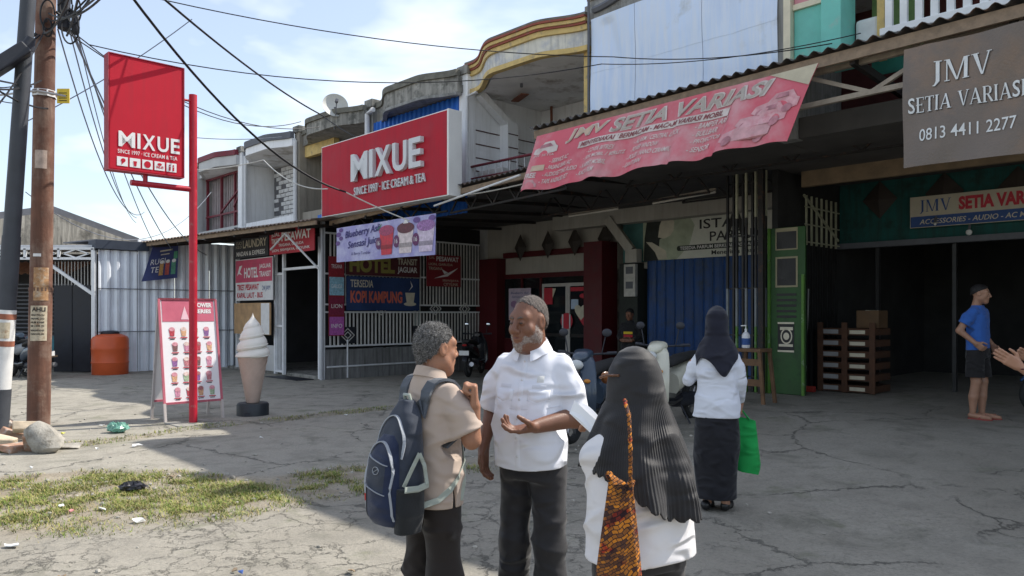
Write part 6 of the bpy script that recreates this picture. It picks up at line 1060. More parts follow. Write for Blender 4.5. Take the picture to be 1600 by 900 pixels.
def hair_cap(thick=.01, front=(.082, .072), nape=(-.085, -.055), amp=.0025, h=.0042, freq=280):
    g = G((-.11, -.14, -.12), (.11, .13, .15), h); g.ell((0, -.014, .035), (.076 + thick, .098 + thick, .085 + thick)); g.cone((0, -.05, .0), (0, -.05, -.05), .055 + thick, .048 + thick, .03)
    dy, dz = nape[0] - front[0], nape[1] - front[1]; L_ = math.hypot(dy, dz); ny, nz = dz / L_, -dy / L_
    def side_(X, Y, Z):
        pl = -((Y - front[0]) * ny + (Z - front[1]) * nz); ear = .03 - np.sqrt((Y + .002) ** 2 + (Z + .006) ** 2) - .0 * X; return np.maximum(pl + .012 * np.exp(-((np.abs(X) - .07) / .02) ** 2) * 0, ear)
    nz1, nz2 = rnoise(freq, 3, 14), rnoise(90, 5, 8); g.warp(lambda X, Y, Z: amp * (nz1(X, Y, Z) + .6 * nz2(X, Y, Z))); g.above(lambda X, Y, Z: side_(X, Y, Z) + .003 * nz1(X, Y, Z)); return g.mesh()
def arm(pts, rs, hand=None, h=.0048):
    """bare arm with a five fingered hand; hand=dict(d,n,s,curl,thumb)"""
    P = [Vector(p) for p in pts]; hd = []
    if hand: P[0] = P[0].lerp(P[1], .45)
    allp = list(P)
    if hand:
        d, n = Vector(hand['d']).normalized(), Vector(hand['n']).normalized(); n = (n - d * n.dot(d)).normalized(); sd_ = Vector(hand['s']); sd_ = (sd_ - d * sd_.dot(d) - n * sd_.dot(n)).normalized(); w_ = P[-1]; k = hand.get('k', 1.0)
        for q, (off, ln, rad) in enumerate(((.030, .90, .0093), (.010, 1.0, .0096), (-.010, .95, .0092), (-.029, .78, .0082))):
            c1, c2, c3 = [R(a) for a in (hand['curl'][q] if isinstance(hand['curl'][0], (list, tuple)) else hand['curl'])]; b = w_ + (d * .088 + sd_ * off) * k; hd.append((w_ + (d * .012 + sd_ * off * .7) * k, b, .0155 * k, .0125 * k, .016)); an = 0; spread = sd_ * off * hand.get('spread', .0)
            for L_, a in ((.044, c1), (.028, c2), (.022, c3)): an += a; e = b + (d * math.cos(an) + n * math.sin(an) + spread) * L_ * ln * k; hd.append((b, e, rad * 1.05 * k, rad * .95 * k, .005)); b = e
        t = hand.get('thumb', (.6, .75, .25)); b = w_ + (d * .022 + sd_ * .022 + n * .008) * k; e = b + (d * t[0] + sd_ * t[1] + n * t[2]).normalized() * .046 * k; hd.append((b, e, .016 * k, .0125 * k, .016)); e2 = e + (d * (t[0] + .5) + sd_ * t[1] * .35 + n * t[2] * 1.4).normalized() * .033 * k; hd.append((e, e2, .0115 * k, .0102 * k, .006)); e3 = e2 + (d * (t[0] + .5) + sd_ * t[1] * .1 + n * t[2] * 1.4).normalized() * .025 * k; hd.append((e2, e3, .0102 * k, .0085 * k, .005)); allp += [q_ for x in hd for q_ in x[:2]]
    lo = [min(p[i] for p in allp) - max(rs) - .02 for i in range(3)]; hi = [max(p[i] for p in allp) + max(rs) + .02 for i in range(3)]; g = G(lo, hi, h); g.chain(P, rs, .02)
    for a, b, ra, rb, k in hd: g.cone(a, b, ra, rb, k)
    return g.mesh()
def rnoise(freq, seed, n=9):
    rg = np.random.RandomState(seed); D = rg.normal(size=(n, 3)); D /= np.linalg.norm(D, axis=1)[:, None]; fr = freq * rg.uniform(.6, 1.5, n); ph = rg.uniform(0, 6.28, n)
    return lambda X, Y, Z: sum(np.sin(f * (d[0] * X + d[1] * Y + d[2] * Z) + p) for d, f, p in zip(D, fr, ph)) / n ** .5
def core(zn, zh, zl=None):
    g = G((-.22, -.2, zh - .2), (.22, .2, zn + .1), .012); g.cone((0, -.01, zn), (0, 0, zn - .18), .05, .085, .03); g.cone((0, 0, zn - .18), (0, 0, zh), .085, .08, .03); g.cone((-.1, 0, zn - .13), (.1, 0, zn - .13), .045, .045, .03); return g.mesh()
def wrinkle(amp, a=1.0, seed=0):
    """cloth creases: narrow ridges that wander, fading in and out"""
    w1, w2, m1, m2, lo = rnoise(7 * a, seed + 1, 5), rnoise(9 * a, seed + 2, 5), rnoise(9 * a, seed + 3, 5), rnoise(11 * a, seed + 4, 5), rnoise(13 * a, seed + 5, 6)
    def f(X, Y, Z):
        A_ = np.arctan2(X, Y + .001); r1 = (1 - np.abs(np.sin(a * (11 * Z + 6 * X - 3 * Y) + 1.6 * w1(X, Y, Z)))) ** 2.2 * np.clip(.5 + .7 * m1(X, Y, Z), 0, 1); r2 = (1 - np.abs(np.sin(a * (13 * Z - 9 * X + 4 * Y) + 1.7 * w2(X, Y, Z)))) ** 2.2 * np.clip(.4 + .7 * m2(X, Y, Z), 0, 1)
        return amp * (.5 * lo(X, Y, Z) - 1.9 * r1 - 1.7 * r2 + .5)
    return f
def torso(sec, sleeves, h=.006, k=.03, amp=.004, seed=0, p=2.4, hem=None, cuts=()):
    pts = [q for s_ in sleeves for q in s_[0]] + [(s_[1] + s_[3], s_[2] + s_[4], s_[0]) for s_ in sec] + [(s_[1] - s_[3], s_[2] - s_[4], s_[0]) for s_ in sec]; lo = [min(q[i] for q in pts) - .13 for i in range(3)]; hi = [max(q[i] for q in pts) + .13 for i in range(3)]; g = G(lo, hi, h); g.loft(sec, .01, p)
    for P, rs in sleeves: g.chain(P, rs, k)
    for P, rs in sleeves:                                  # flat cuff at the sleeve end
        a, b = np.array(P[-2], float), np.array(P[-1], float); d = (b - a) / np.linalg.norm(b - a); X, Y, Z = g.xyz((slice(None),) * 3); sd_ = (X - b[0]) * d[0] + (Y - b[1]) * d[1] + (Z - b[2]) * d[2]; rr = np.sqrt((X - b[0]) ** 2 + (Y - b[1]) ** 2 + (Z - b[2]) ** 2); g.f = np.where(rr < rs[-1] * 1.9, np.maximum(g.f, sd_), g.f)
    g.warp(wrinkle(amp, 1.0, seed))
    z0 = min(s_[0] for s_ in sec)
    if hem: g.above(lambda X, Y, Z: hem(X, Y, Z))
    for c in cuts: g.cone(*c, .004, True)
    return g.mesh()
def trousers(hip, legs, h=.0085, amp=.004, seed=0, crease=True):
    pts = [(s_[1], s_[2], s_[0]) for s_ in hip] + [p for L_ in legs for p in L_[0]]; lo = [min(q[i] for q in pts) - .2 for i in range(3)]; hi = [max(q[i] for q in pts) + .2 for i in range(3)]; g = G(lo, hi, h); g.loft(hip, .01)
    for P, rs in legs: g.chain(P, rs, .035)
    for P, rs in legs: b = P[-1]; X, Y, Z = g.xyz((slice(None),) * 3); g.f = np.where((X - b[0]) ** 2 + (Y - b[1]) ** 2 < .02, np.maximum(g.f, b[2] - Z), g.f)
    g.warp(wrinkle(amp, .8, seed)); return g.mesh()
def shoe(x, y, z, yaw, L_=.27, wd=.05, ht=.06, h=.006):
    g = G((-.1, -.18, -.03), (.1, .24, .16), h); g.cone((0, -.07, .04), (0, .07, .035), wd * .85, wd * .9, .03); g.cone((0, .07, .03), (0, .135, .02), wd * .9, wd * .7, .03); g.cone((0, -.06, .05), (0, -.06, ht + .03), wd * .75, wd * .75, .03); g.above(lambda X, Y, Z: -Z); return xf(g.mesh(), Matrix.Translation((x, y, z)) @ Matrix.Rotation(yaw, 4, 'Z'))
class Skinmap:
    """lay patches on a finished garment by casting rays at it"""
    def __init__(s, ob): me = ob.data; s.b = BVHTree.FromPolygons([v.co for v in me.vertices], [tuple(p.vertices) for p in me.polygons])
    def at(s, o, d, off): hit = s.b.ray_cast(Vector(o), Vector(d).normalized(), 2.0); return (hit[0] + hit[1] * off) if hit[0] else None
    def patch(s, name, fn, d, mat, parent, nu=8, nv=8, off=.004):
        m = MB(); k = nu + 1; ok = True; P = []
        for j in range(nv + 1):
            for i in range(nu + 1):
                b = i in (0, nu) or j in (0, nv); q = s.at(fn(i / nu, j / nv), d, .0005 if b else off); 
                if q is None: return None
                P.append(q)
        m.add(P, [(j * k + i, j * k + i + 1, (j + 1) * k + i + 1, (j + 1) * k + i) for j in range(nv) for i in range(nu)]); return m.build(name, mat, parent, True, ang=80)
    def band(s, name, pts, d, w_, mat, parent, off=.005, th=.006):
        """webbing strap following the surface under a line of points"""
        hit = [s.at(p, d_, off) for p, d_ in zip(pts, d if isinstance(d, list) else [d] * len(pts))]; hit = [q for q in hit if q is not None]
        if len(hit) < 2: return None
        return ribbon(name, hit, w_, th, mat, parent)
def ribbon(name, pts, w_, th, mat, parent, side=None):
    pts = [Vector(p) for p in pts]; m = MB(); rs = []; n = len(pts)
    for i, p in enumerate(pts):
        d = (pts[min(i + 1, n - 1)] - pts[max(i - 1, 0)]).normalized(); sd_ = Vector(side) if side else d.cross(Vector((0, 0, 1)))
        if sd_.length < .1: sd_ = Vector((1, 0, 0))
        sd_ = (sd_ - d * sd_.dot(d)).normalized(); nn = d.cross(sd_).normalized(); rs.append([p - sd_ * w_ / 2 - nn * th / 2, p + sd_ * w_ / 2 - nn * th / 2, p + sd_ * w_ / 2 + nn * th / 2, p - sd_ * w_ / 2 + nn * th / 2])
    return m.rings(rs).build(name, mat, parent)
def collar(c, r0, r1, zb, zf, mat, parent, drop=.04, gap=R(14), tilt=.0, lift=.005):
    m = MB(); n = 40; rs = []
    for i in range(n + 1):
        a = gap + (2 * PI - 2 * gap) * i / n; fr = (1 + math.cos(a)) / 2; z = zb + (zf - zb) * fr; dx, dy = math.sin(a), math.cos(a); pt = max(0, fr - .78) / .22
        rs.append([(c[0] + dx * r0 * .96, c[1] + dy * r0 * .98, z - .03), (c[0] + dx * r0, c[1] + dy * r0, z), (c[0] + dx * (r0 + .007), c[1] + dy * (r0 + .007), z + .003), (c[0] + dx * r1, c[1] + dy * r1, z - drop - .025 * pt), (c[0] + dx * (r1 - .005), c[1] + dy * (r1 - .005), z - drop - .025 * pt - .002), (c[0] + dx * (r0 + .001), c[1] + dy * (r0 + .001), z - .01)])
    return m.rings(rs).build('collar', mat, parent, True, ang=50)
def strands(parent_hair, n, ln, wd, mat, seed=1, curl=.6):
    me = parent_hair.data; rg = np.random.RandomState(seed); nv = len(me.vertices); co = np.zeros(nv * 3); me.vertices.foreach_get('co', co); no = np.zeros(nv * 3); me.vertices.foreach_get('normal', no); co = co.reshape(-1, 3); no = no.reshape(-1, 3); i = rg.randint(0, nv, n); p = co[i] + rg.normal(size=(n, 3)) * .0015; d = no[i] + rg.normal(size=(n, 3)) * curl; d /= np.linalg.norm(d, axis=1)[:, None]; t = np.cross(d, rg.normal(size=(n, 3))); t /= np.linalg.norm(t, axis=1)[:, None] + 1e-9; L_ = ln * rg.uniform(.5, 1.3, n)[:, None]; e = p + d * L_ * .6; f = e + (d + np.cross(d, t) * .9 - np.array([0, 0, .3])) * L_ * .4
    V = np.stack([p - t * wd, p + t * wd, e + t * wd * .8, e - t * wd * .8, f], 1).reshape(-1, 3); k = np.arange(n)[:, None] * 5; me2 = bpy.data.meshes.new('hair_strands'); F_ = [tuple(q) for q in (k + np.array([[0, 1, 2, 3]])).tolist()] + [tuple(q) for q in (k + np.array([[3, 2, 4]])).tolist()]; me2.from_pydata(V.tolist(), [], F_); me2.materials.append(mat); o = bpy.data.objects.new('hair_strands', me2); COL.objects.link(o); o.parent = parent_hair; o['kind'] = 'stuff'; return o
def head_bits(T, r, brow, lips, eyes=True):
    def tr(m): m.v = [tuple(T @ Vector(p)) for p in m.v]; return m
    for sx in (-1, 1):
        m = MB(); m.tube([(sx * .014, .097, .026), (sx * .032, .096, .032), (sx * .052, .079, .026)], [.003, .0042, .002], 6); tr(m).build('eyebrow', brow, r, True)
        m = MB(); m.ball((sx * .032, .0945, .006), .0125, .003, .0042, 10, 6); tr(m).build('eye', M('eye_dark', (.035, .02, .016), .2, .1, 9, 0), r, True)
    m = MB(); m.tube([(-.023, .0955, -.0585), (-.01, .1008, -.057), (0, .1015, -.058), (.01, .1008, -.057), (.023, .0955, -.0585)], [.001, .0028, .003, .0028, .001], 6); tr(m).build('lips', lips, r, True)
def cloth(name, col, rough=.85, var=.06, bscale=350, bump=.12, dirt=None):
    m = M(name, col, rough, var, 5, bump, bscale, spec=.2, dirt=dirt); b = m.node_tree.nodes['Principled BSDF']; b.inputs['Sheen Weight'].default_value = .15; nt = m.node_tree
    if not nt.nodes.get('crease'):
        N = nt.nodes.new; L = nt.links.new; g_ = [n for n in nt.nodes if n.type == 'NEW_GEOMETRY'][0]; old = b.inputs['Normal'].links[0].from_node; mp_ = N('ShaderNodeMapping'); mp_.inputs['Rotation'].default_value = (.3, .5, .4); mp_.inputs['Scale'].default_value = (1, 1, 1.9); L(g_.outputs['Position'], mp_.inputs[0])
        n_ = N('ShaderNodeTexNoise'); n_.name = 'crease'; n_.noise_type = 'RIDGED_MULTIFRACTAL'; n_.inputs['Scale'].default_value = 6.5; n_.inputs['Detail'].default_value = 2.5; n_.inputs['Roughness'].default_value = .45; n_.inputs['Distortion'].default_value = .5; L(mp_.outputs[0], n_.inputs['Vector']); b2_ = N('ShaderNodeBump'); b2_.inputs['Strength'].default_value = .7; b2_.inputs['Distance'].default_value = .06; L(n_.outputs['Fac'], b2_.inputs['Height']); L(old.outputs[0], b2_.inputs['Normal']); L(b2_.outputs[0], b.inputs['Normal'])
    return m
def skinm(name, col): m = M(name, col, .5, .1, 14, .12, 180, spec=.4); b = m.node_tree.nodes['Principled BSDF']; b.inputs['Subsurface Weight'].default_value = .12; b.inputs['Subsurface Radius'].default_value = (.012, .005, .003); return m
def man(name, label, pos, f): th = math.atan2(-f[0], f[1]); r = thing(name, label, 'person', pos, th if abs(th) > 1e-3 else 1e-3); Mi = (Matrix.Translation(pos) @ Matrix.Rotation(th, 4, 'Z')).inverted(); return r, (lambda px, py, Y: Mi @ wp(px, py, Y)), th
BLACKC = cloth('black_trousers', (.016, .015, .016), .75); SHOE = M('black_shoe', (.012, .012, .013), .35, .1, 9, .05)
# ---------------------------------------------------------------- heavy man in the white shirt
pos = Vector((.098, 3.6, 0)); r, lp, th = man('person', 'bearded man in white short sleeved shirt and black trousers gesturing', pos, (-.42, -.907)); r.scale = (.88, .93, 1); SK = skinm('skin_deep', (.175, .078, .046)); WS = cloth('white_shirt', (.70, .71, .76), .8, .02)
HT = headT((.0, .045, 1.535), R(-18), R(-5), 0, 1.05)
rp = [(.205, -.01, 1.33), (.265, -.055, 1.11), (.262, .06, .955)]; rh = dict(d=(-.08, .22, -1), n=(-.9, .1, 0), s=(0, 1, .2), curl=(18, 25, 20), thumb=(.8, .5, .2), k=1.05)
lpt = [(-.19, -.01, 1.33), (-.245, .0, 1.10), (-.115, .215, 1.075)]; lh = dict(d=(.75, .62, -.12), n=(.1, .15, 1), s=(-.2, .6, .5), curl=((12, 22, 15), (20, 28, 20), (28, 35, 25), (32, 38, 28)), thumb=(.55, .7, .55), spread=.6, k=1.08)
g = head(1.16, .0034, nose=1.3); g.ell((0, .02, -.1), (.055, .05, .03), .03)
body = join(core(1.42, 0.95), xf(g.mesh(), HT), arm(rp, (.052, .047, .031), rh), arm(lpt, (.052, .05, .031), lh)); solid('body', body, SK, r)
hr = solid('hair', hair_cap(.0022, (.06, .1), (-.098, -.04), .0012, freq=420), M('hair_grey_short', (.105, .088, .078), .9, .6, 90, .5, 260), r, HT); strands(hr, 3800, .0035, .0005, M('strand_salt', (.13, .115, .105), .7, .6, 160, 0) if 1 else M('strand_grey', (.30, .29, .275), .7, .6, 160, 0), 3, .9)
bd = G((-.1, -.06, -.16), (.1, .14, .05), .0042); bd.ell((0, .022, -.03), (.0768, .0735, .0895)); bd.cone((-.0495, .02, -.06), (0, .068, -.095), .0368, .0268, .03); bd.cone((.0495, .02, -.06), (0, .068, -.095), .0368, .0268, .03); bd.warp(lambda X, Y, Z: .0012 * np.sin(420 * X) * np.sin(400 * Y + 380 * Z))
bd.above(lambda X, Y, Z: np.maximum(np.maximum(Z + .052 - 1.3 * np.maximum(np.abs(X) - .035, 0) - .35 * np.maximum(.03 - Y, 0), .0 - Y - .012), .026 - np.sqrt((X / 1.1) ** 2 + (Z + .056) ** 2) - .4 * np.maximum(.06 - Y, 0)))
hr = solid('beard', bd.mesh(), M('beard_white', (.27, .22, .19), .9, .45, 150, .5, 300, dirt=((.16, .085, .06), .45, 70)), r, HT); strands(hr, 2600, .0045, .0006, M('strand_white', (.5, .48, .45), .7, .3, 160, 0), 4, .9); head_bits(HT, r, M('brow_grey', (.11, .09, .08), .9, .2), M('lip_brown', (.15, .055, .045), .5, .1))
sec = [(.845, 0, .015, .195, .162), (.95, 0, .02, .197, .17), (1.08, 0, .025, .195, .17), (1.2, 0, .01, .194, .148), (1.3, 0, -.005, .19, .12), (1.36, 0, -.01, .165, .1), (1.40, 0, -.01, .105, .085), (1.425, 0, 0, .078, .078)]
sh = solid('shirt', torso(sec, [([(.165, -.01, 1.325), (.235, -.03, 1.235), (.268, -.052, 1.125)], (.062, .068, .076)), ([(-.165, -.01, 1.325), (-.215, -.015, 1.22), (-.243, -.004, 1.115)], (.062, .066, .073))], amp=.0048, seed=1, hem=lambda X, Y, Z: np.maximum(.86 + .01 * np.abs(X) / .2 - Z, np.where((np.abs(np.abs(X) - .2) < .012) & (np.abs(Y - .0) < .03) & (Z < .95), .01, -1))), WS, r)
collar((0, .012, 1.0), .074, .112, 1.468, 1.425, WS, r, .048, R(20)); sm = Skinmap(sh); fwd = (0, -1, 0); SEAM_SHADE = M('shirt_seam_and_shade', (.60, .61, .66), .85, .03)
for sx in (-1, 1):
    x0 = .045 if sx > 0 else -.145; sm.patch('pocket', lambda a, b: (x0 + .1 * a, .6, 1.075 + .125 * b), fwd, WS, r, 8, 8, .004); sm.patch('pocket_flap', lambda a, b: (x0 - .005 + .11 * a, .6, 1.185 + .045 * b - .018 * (1 - abs(2 * a - 1)) * (1 - b)), fwd, WS, r, 10, 5, .009); sm.patch('painted_flap_shadow', lambda a, b: (x0 - .005 + .11 * a, .6, 1.181 + .004 * b - .018 * (1 - abs(2 * a - 1))), fwd, SEAM_SHADE, r, 10, 2, .005)  # flap shadow is painted: a darker strip along the flap's lower edge
    sm.patch('badge', lambda a, b: (x0 + .015 + .07 * a, .6, 1.235 + .016 * b), fwd, SEAM_SHADE, r, 6, 2, .004)
    if 1: sm.patch('epaulette', lambda a, b: (sx * (.1 + .09 * a), -.03 + .045 * b, 1.8), (0, 0, -1), WS, r, 6, 4, .006)
sm.patch('emblem', lambda a, b: (-.115 + .035 * a, .6, 1.262 + .03 * b), fwd, M('emblem_pale', (.66, .66, .64), .8, .1), r, 4, 4, .004)
sm.patch('placket', lambda a, b: (-.016 + .032 * a, .6, .875 + .5 * b), fwd, WS, r, 4, 30, .004)
for i in range(6):
    q = sm.at((0, .6, .93 + i * .085), fwd, .006)
    if q: m = MB(); m.ball(q, .007, .003, .007, 8, 5); m.build('button', M('button', (.6, .6, .62), .4, .05), r, True)
for z_ in (1.155,): sm.band('seam', [(-.19 + .38 * i / 24, .6, z_ - .012 * math.sin(i / 24 * PI)) for i in range(25)], fwd, .004, SEAM_SHADE, r, .0005, .002)
TR = cloth('charcoal_trousers', (.024, .023, .025), .62)
solid('trousers', trousers([(.8, 0, 0, .165, .13), (.92, 0, 0, .175, .14), (.98, 0, 0, .17, .135)], [([(.088, 0, .84), (.105, .01, .5), (.115, -.01, .06)], (.1, .082, .082)), ([(-.088, 0, .84), (-.11, .025, .5), (-.125, .02, .06)], (.1, .082, .082))], amp=.0075, seed=3), TR, r)
for sx, yy in ((.115, -.01), (-.125, .02)): solid('shoe', shoe(sx, yy + .02, -.03, -sx), SHOE, r)
# ---------------------------------------------------------------- man with the backpack
pos = Vector((-.362, 3.4, -.01)); r, lp, th = man('person', 'grey haired man in beige shirt seen from behind raising his fist', pos, (.72, .69)); r.scale = (.94, .94, 1); SK2 = skinm('skin_tan', (.32, .155, .092)); BS = cloth('beige_shirt', (.42, .335, .275), .85, .03)
HT = headT((.0, .03, 1.428), R(-6), R(-2), 0, .98); el, wr = lp(741, 687, 3.27), lp(746, 636, 3.27); shd = Vector((.165, .0, 1.235))
wl = lp(700, 612, 3.5); ell_ = Vector((-.22, .14, 1.03)); fu = lp(746, 560, 3.27) - lp(746, 636, 3.27)
hv = lp(700, 600, 3.27) - lp(760, 600, 3.27)
body = join(core(1.32, 0.85), xf(head(.95).mesh(), HT), arm([shd, el, wr], (.046, .041, .027), dict(d=fu, n=hv, s=lp(746, 600, 3.6) - lp(746, 600, 3.3), curl=((72, 92, 60), (76, 92, 60), (80, 92, 60), (84, 92, 60)), thumb=(.5, .5, 1.0), k=.98)), arm([(-.165, .0, 1.235), ell_, wl], (.046, .04, .026), dict(d=lp(724, 622, 3.44) - wl, n=(0, 0, -1), s=(.3, -.8, .3), curl=((20, 40, 25), (25, 40, 25), (30, 45, 25), (35, 45, 25)), k=.95)))
solid('body', body, SK2, r); GH = M('hair_salt_pepper', (.13, .125, .12), .9, .75, 130, .8, 280, dirt=((.035, .034, .033), .42, 55)); hr = solid('hair', hair_cap(.006, (.078, .085), (-.09, -.062), .0012, freq=330), GH, r, HT); strands(hr, 4200, .0075, .0006, M('strand_grey', (.30, .29, .275), .7, .6, 160, 0), 2, .9); strands(hr, 5200, .0075, .0006, M('strand_dark', (.03, .028, .027), .7, .3, 90, 0), 5, .9); head_bits(HT, r, M('brow_dark', (.03, .025, .022), .9, .2), M('lip_tan', (.25, .1, .08), .5, .1))
sec = [(.735, 0, .0, .178, .128), (.85, 0, .0, .176, .128), (1.0, 0, .0, .168, .122), (1.13, 0, 0, .174, .118), (1.22, 0, -.005, .168, .098), (1.27, 0, -.01, .13, .082), (1.305, 0, -.008, .075, .07), (1.325, 0, -.004, .062, .065)]
sl1 = shd.lerp(el, .82); sh = solid('shirt', torso(sec, [([(.14, 0, 1.235), tuple(shd.lerp(el, .45) + Vector((.0, 0, 0))), tuple(sl1)], (.054, .066, .074)), ([(-.14, 0, 1.235), (-.19, .06, 1.15), (-.22, .12, 1.06)], (.054, .064, .07))], amp=.0055, seed=5, hem=lambda X, Y, Z: np.maximum(.745 - Z, np.where((np.abs(X - .178) < .02) & (np.abs(Y) < .012) & (Z < .84), .01, -1))), BS, r)
collar((0, -.002, 1.0), .062, .086, 1.358, 1.315, BS, r, .04, R(22))
solid('trousers', trousers([(.7, 0, 0, .15, .115), (.8, 0, 0, .155, .118), (.86, 0, 0, .15, .11)], [([(.08, 0, .76), (.1, .0, .45), (.12, -.02, .06)], (.09, .084, .092)), ([(-.08, 0, .76), (-.1, .03, .45), (-.125, .05, .06)], (.09, .084, .092))], amp=.0075, seed=8), cloth('brown_black_trousers', (.022, .017, .015), .75), r)
for sx, yy in ((.12, -.02), (-.125, .05)): solid('shoe', shoe(sx, yy + .02, -.02, -sx * .8), SHOE, r)
# backpack: a thing of its own, worn on his back
bp = thing('backpack', 'navy and grey backpack on the back of the beige shirt', 'backpack', pos + Vector((0, 0, 0)), th); bp.scale = (.94, .94, 1); NAV = cloth('pack_navy', (.016, .024, .056), .7, .15, 260, .2); DKN = cloth('pack_charcoal', (.035, .042, .058), .75, .12, 260, .2); PIP = M('pack_piping', (.30, .32, .35), .6, .05); WEB = cloth('pack_webbing', (.33, .36, .31), .8)
bx_, by_ = .012, -.2; KP = .86; PK_ = lambda rows: [(z * .92 + .085, bx_, by_ + (y - by_) * KP, a * KP, b * KP) for z, x, y, a, b in rows]
g = G((bx_ - .22, by_ - .2, .6), (bx_ + .22, by_ + .2, 1.28), .007); g.loft(PK_([(.655, bx_, by_ + .0, .115, .075), (.70, bx_, by_, .145, .1), (.85, bx_, by_, .152, .108), (1.0, bx_, by_ + .01, .142, .1), (1.12, bx_, by_ + .035, .115, .075), (1.2, bx_, by_ + .055, .07, .045), (1.225, bx_, by_ + .06, .04, .025)]), .01, 2.8); g.warp(wrinkle(.003, 1, 2)); mainb = solid('main_bag', g.mesh(), DKN, bp)
g = G((bx_ - .22, by_ - .26, .58), (bx_ + .2, by_ + .1, 1.16), .007); g.loft(PK_([(.66, bx_, by_ - .06, .095, .055), (.70, bx_, by_ - .075, .12, .075), (.84, bx_, by_ - .08, .125, .08), (.96, bx_, by_ - .07, .115, .07), (1.04, bx_, by_ - .05, .09, .05), (1.075, bx_, by_ - .035, .05, .03)]), .01, 2.6); g.warp(wrinkle(.003, 1, 4)); fp = solid('front_pocket', g.mesh(), NAV, bp); smp = Skinmap(fp); smm = Skinmap(mainb)
bk = (0, 1, 0)
smp.band('piping', [(bx_ + .093 * math.sin(t) * (1 if abs(t) < 1.6 else 1), -.8, .92 + .125 * math.cos(t)) if abs(t) < 1.6 else (bx_ + math.copysign(.093, t), -.8, .92 - (abs(t) - 1.6) * .24) for t in [-2.4 + 4.8 * i / 50 for i in range(51)]], bk, .014, PIP, bp, .003, .005)
smm.band('piping', [(bx_ + .102 * math.sin(t), -.8, 1.0 + .15 * math.cos(t)) for t in [-1.7 + 3.4 * i / 40 for i in range(41)]], bk, .014, PIP, bp, .003, .005)
for z_ in (.985, .865): smp.band('reflective_line', [(bx_ - .086 + .16 * i / 16, -.8, z_ - .03 * i / 16) for i in range(17)], bk, .006, PIP, bp, .002, .003)
smp.patch('dark_panel', lambda a, b: (bx_ - .073 + .138 * a, -.8, .868 + .11 * b - .025 * a), bk, DKN, bp, 8, 6, .002)
lg = []
for k, (cx, cz, rr_) in enumerate(((.01, .93, .022),)): smp.band('logo', [(bx_ + cx + rr_ * math.cos(t), -.8, cz + rr_ * .7 * math.sin(t)) for t in [2 * PI * i / 24 for i in range(25)]], bk, .004, PIP, bp, .004, .002); smp.band('logo', [(bx_ + cx - .014 + .03 * t, -.8, cz - .008 + .016 * t) for t in (0, .25, .5, .75, 1)], bk, .004, PIP, bp, .004, .002)
v, f_, dm = text_data('ALTO', .01); mm_ = MB(); vs = [smp.at((bx_ - .028 + x / dm[0] * .06, -.8, .892 + y / dm[1] * .012 - .1 * x / dm[0] * .06), bk, .0035) for x, y in v]
smp.band('red_tab', [(bx_ - .085, -.8, .82), (bx_ - .083, -.8, .79)], bk, .012, M('tab_red', (.4, .02, .02), .6, .1), bp, .003, .003); smp.band('zip', [(bx_ - .05 - .03 * i / 10, -.8, .86 - .14 * i / 10) for i in range(11)], bk, .005, DKM, bp, .002, .002)
ms = cloth('mesh_pocket', (.02, .022, .024), .8, .2, 400, .5); g = G((bx_ + .02, by_ - .18, .62), (bx_ + .24, by_ + .16, .95), .007); g.loft([(.665, bx_ + .09, by_ - .01, .045, .065), (.75, bx_ + .1, by_ - .01, .048, .073), (.86, bx_ + .104, by_ - .01, .044, .073)], .01); solid('side_pocket', g.mesh(), ms, bp)
ribbon('pocket_trim', [(bx_ + .151, by_ - .07, .862), (bx_ + .155, by_ - .0, .858), (bx_ + .148, by_ + .06, .868)], .026, .006, WEB, bp, (0, 0, 1)); ribbon('compression_strap', [(bx_ + .128, by_ - .06, .87), (bx_ + .142, by_ - .02, .95), (bx_ + .136, by_ + .02, 1.0)], .018, .005, WEB, bp, (0, 1, 0)); ribbon('compression_strap', [(bx_ + .152, by_ + .05, .87), (bx_ + .146, by_ + .04, .95), (bx_ + .136, by_ + .02, 1.0)], .018, .005, WEB, bp, (0, 1, 0))
MB().tube([(bx_ - .02, by_ + .06, 1.2), (bx_ - .018, by_ + .05, 1.235), (bx_ + .018, by_ + .05, 1.235), (bx_ + .02, by_ + .06, 1.2)], .009).build('grab_loop', WEB, bp, True)
sms = Skinmap(sh)
for sx in (-1, 1):
    pts = [(bx_ * .4 + sx * .045, by_ + .075, 1.2)]
    for t in range(13):
        a = t / 12; x_ = sx * (.075 + .045 * a); q = sms.at((x_, -.13 + .27 * a, 1.6), (0, 0, -1), .009)
        if q: pts.append(q)
    for z_ in (1.2, 1.14, 1.08, 1.02):
        q = sms.at((sx * (.125 + .02 * (1.2 - z_)), .6, z_), (0, -1, 0), .009)
        if q: pts.append(q)
    ribbon('shoulder_strap', pts, .062, .012, cloth('pack_grey_strap', (.075, .085, .10), .75), bp, (1, .1 * sx, 0))
    pts = []
    for y_, z_ in ((.11, .99), (.07, .93), (.02, .88), (-.03, .83), (-.08, .79)):
        q = sms.at((sx * .6, y_, z_), (-sx, 0, 0), .007)
        if q: pts.append(q)
    pts.append(Vector((bx_ + sx * .11, by_ + .05, .77))); ribbon('webbing', pts, .026, .004, WEB, bp, (0, .5, 1)); ribbon('webbing_tail', [pts[1], pts[1] + Vector((sx * .012, -.01, -.09)), pts[1] + Vector((sx * .014, -.03, -.16))], .022, .004, WEB, bp, (0, 1, 0)); 
    q = pts[0]; MB().box(q.x - .008, q.x + .01, q.y - .018, q.y + .018, q.z - .025, q.z + .03).build('buckle', DKM, bp, bev=.004)
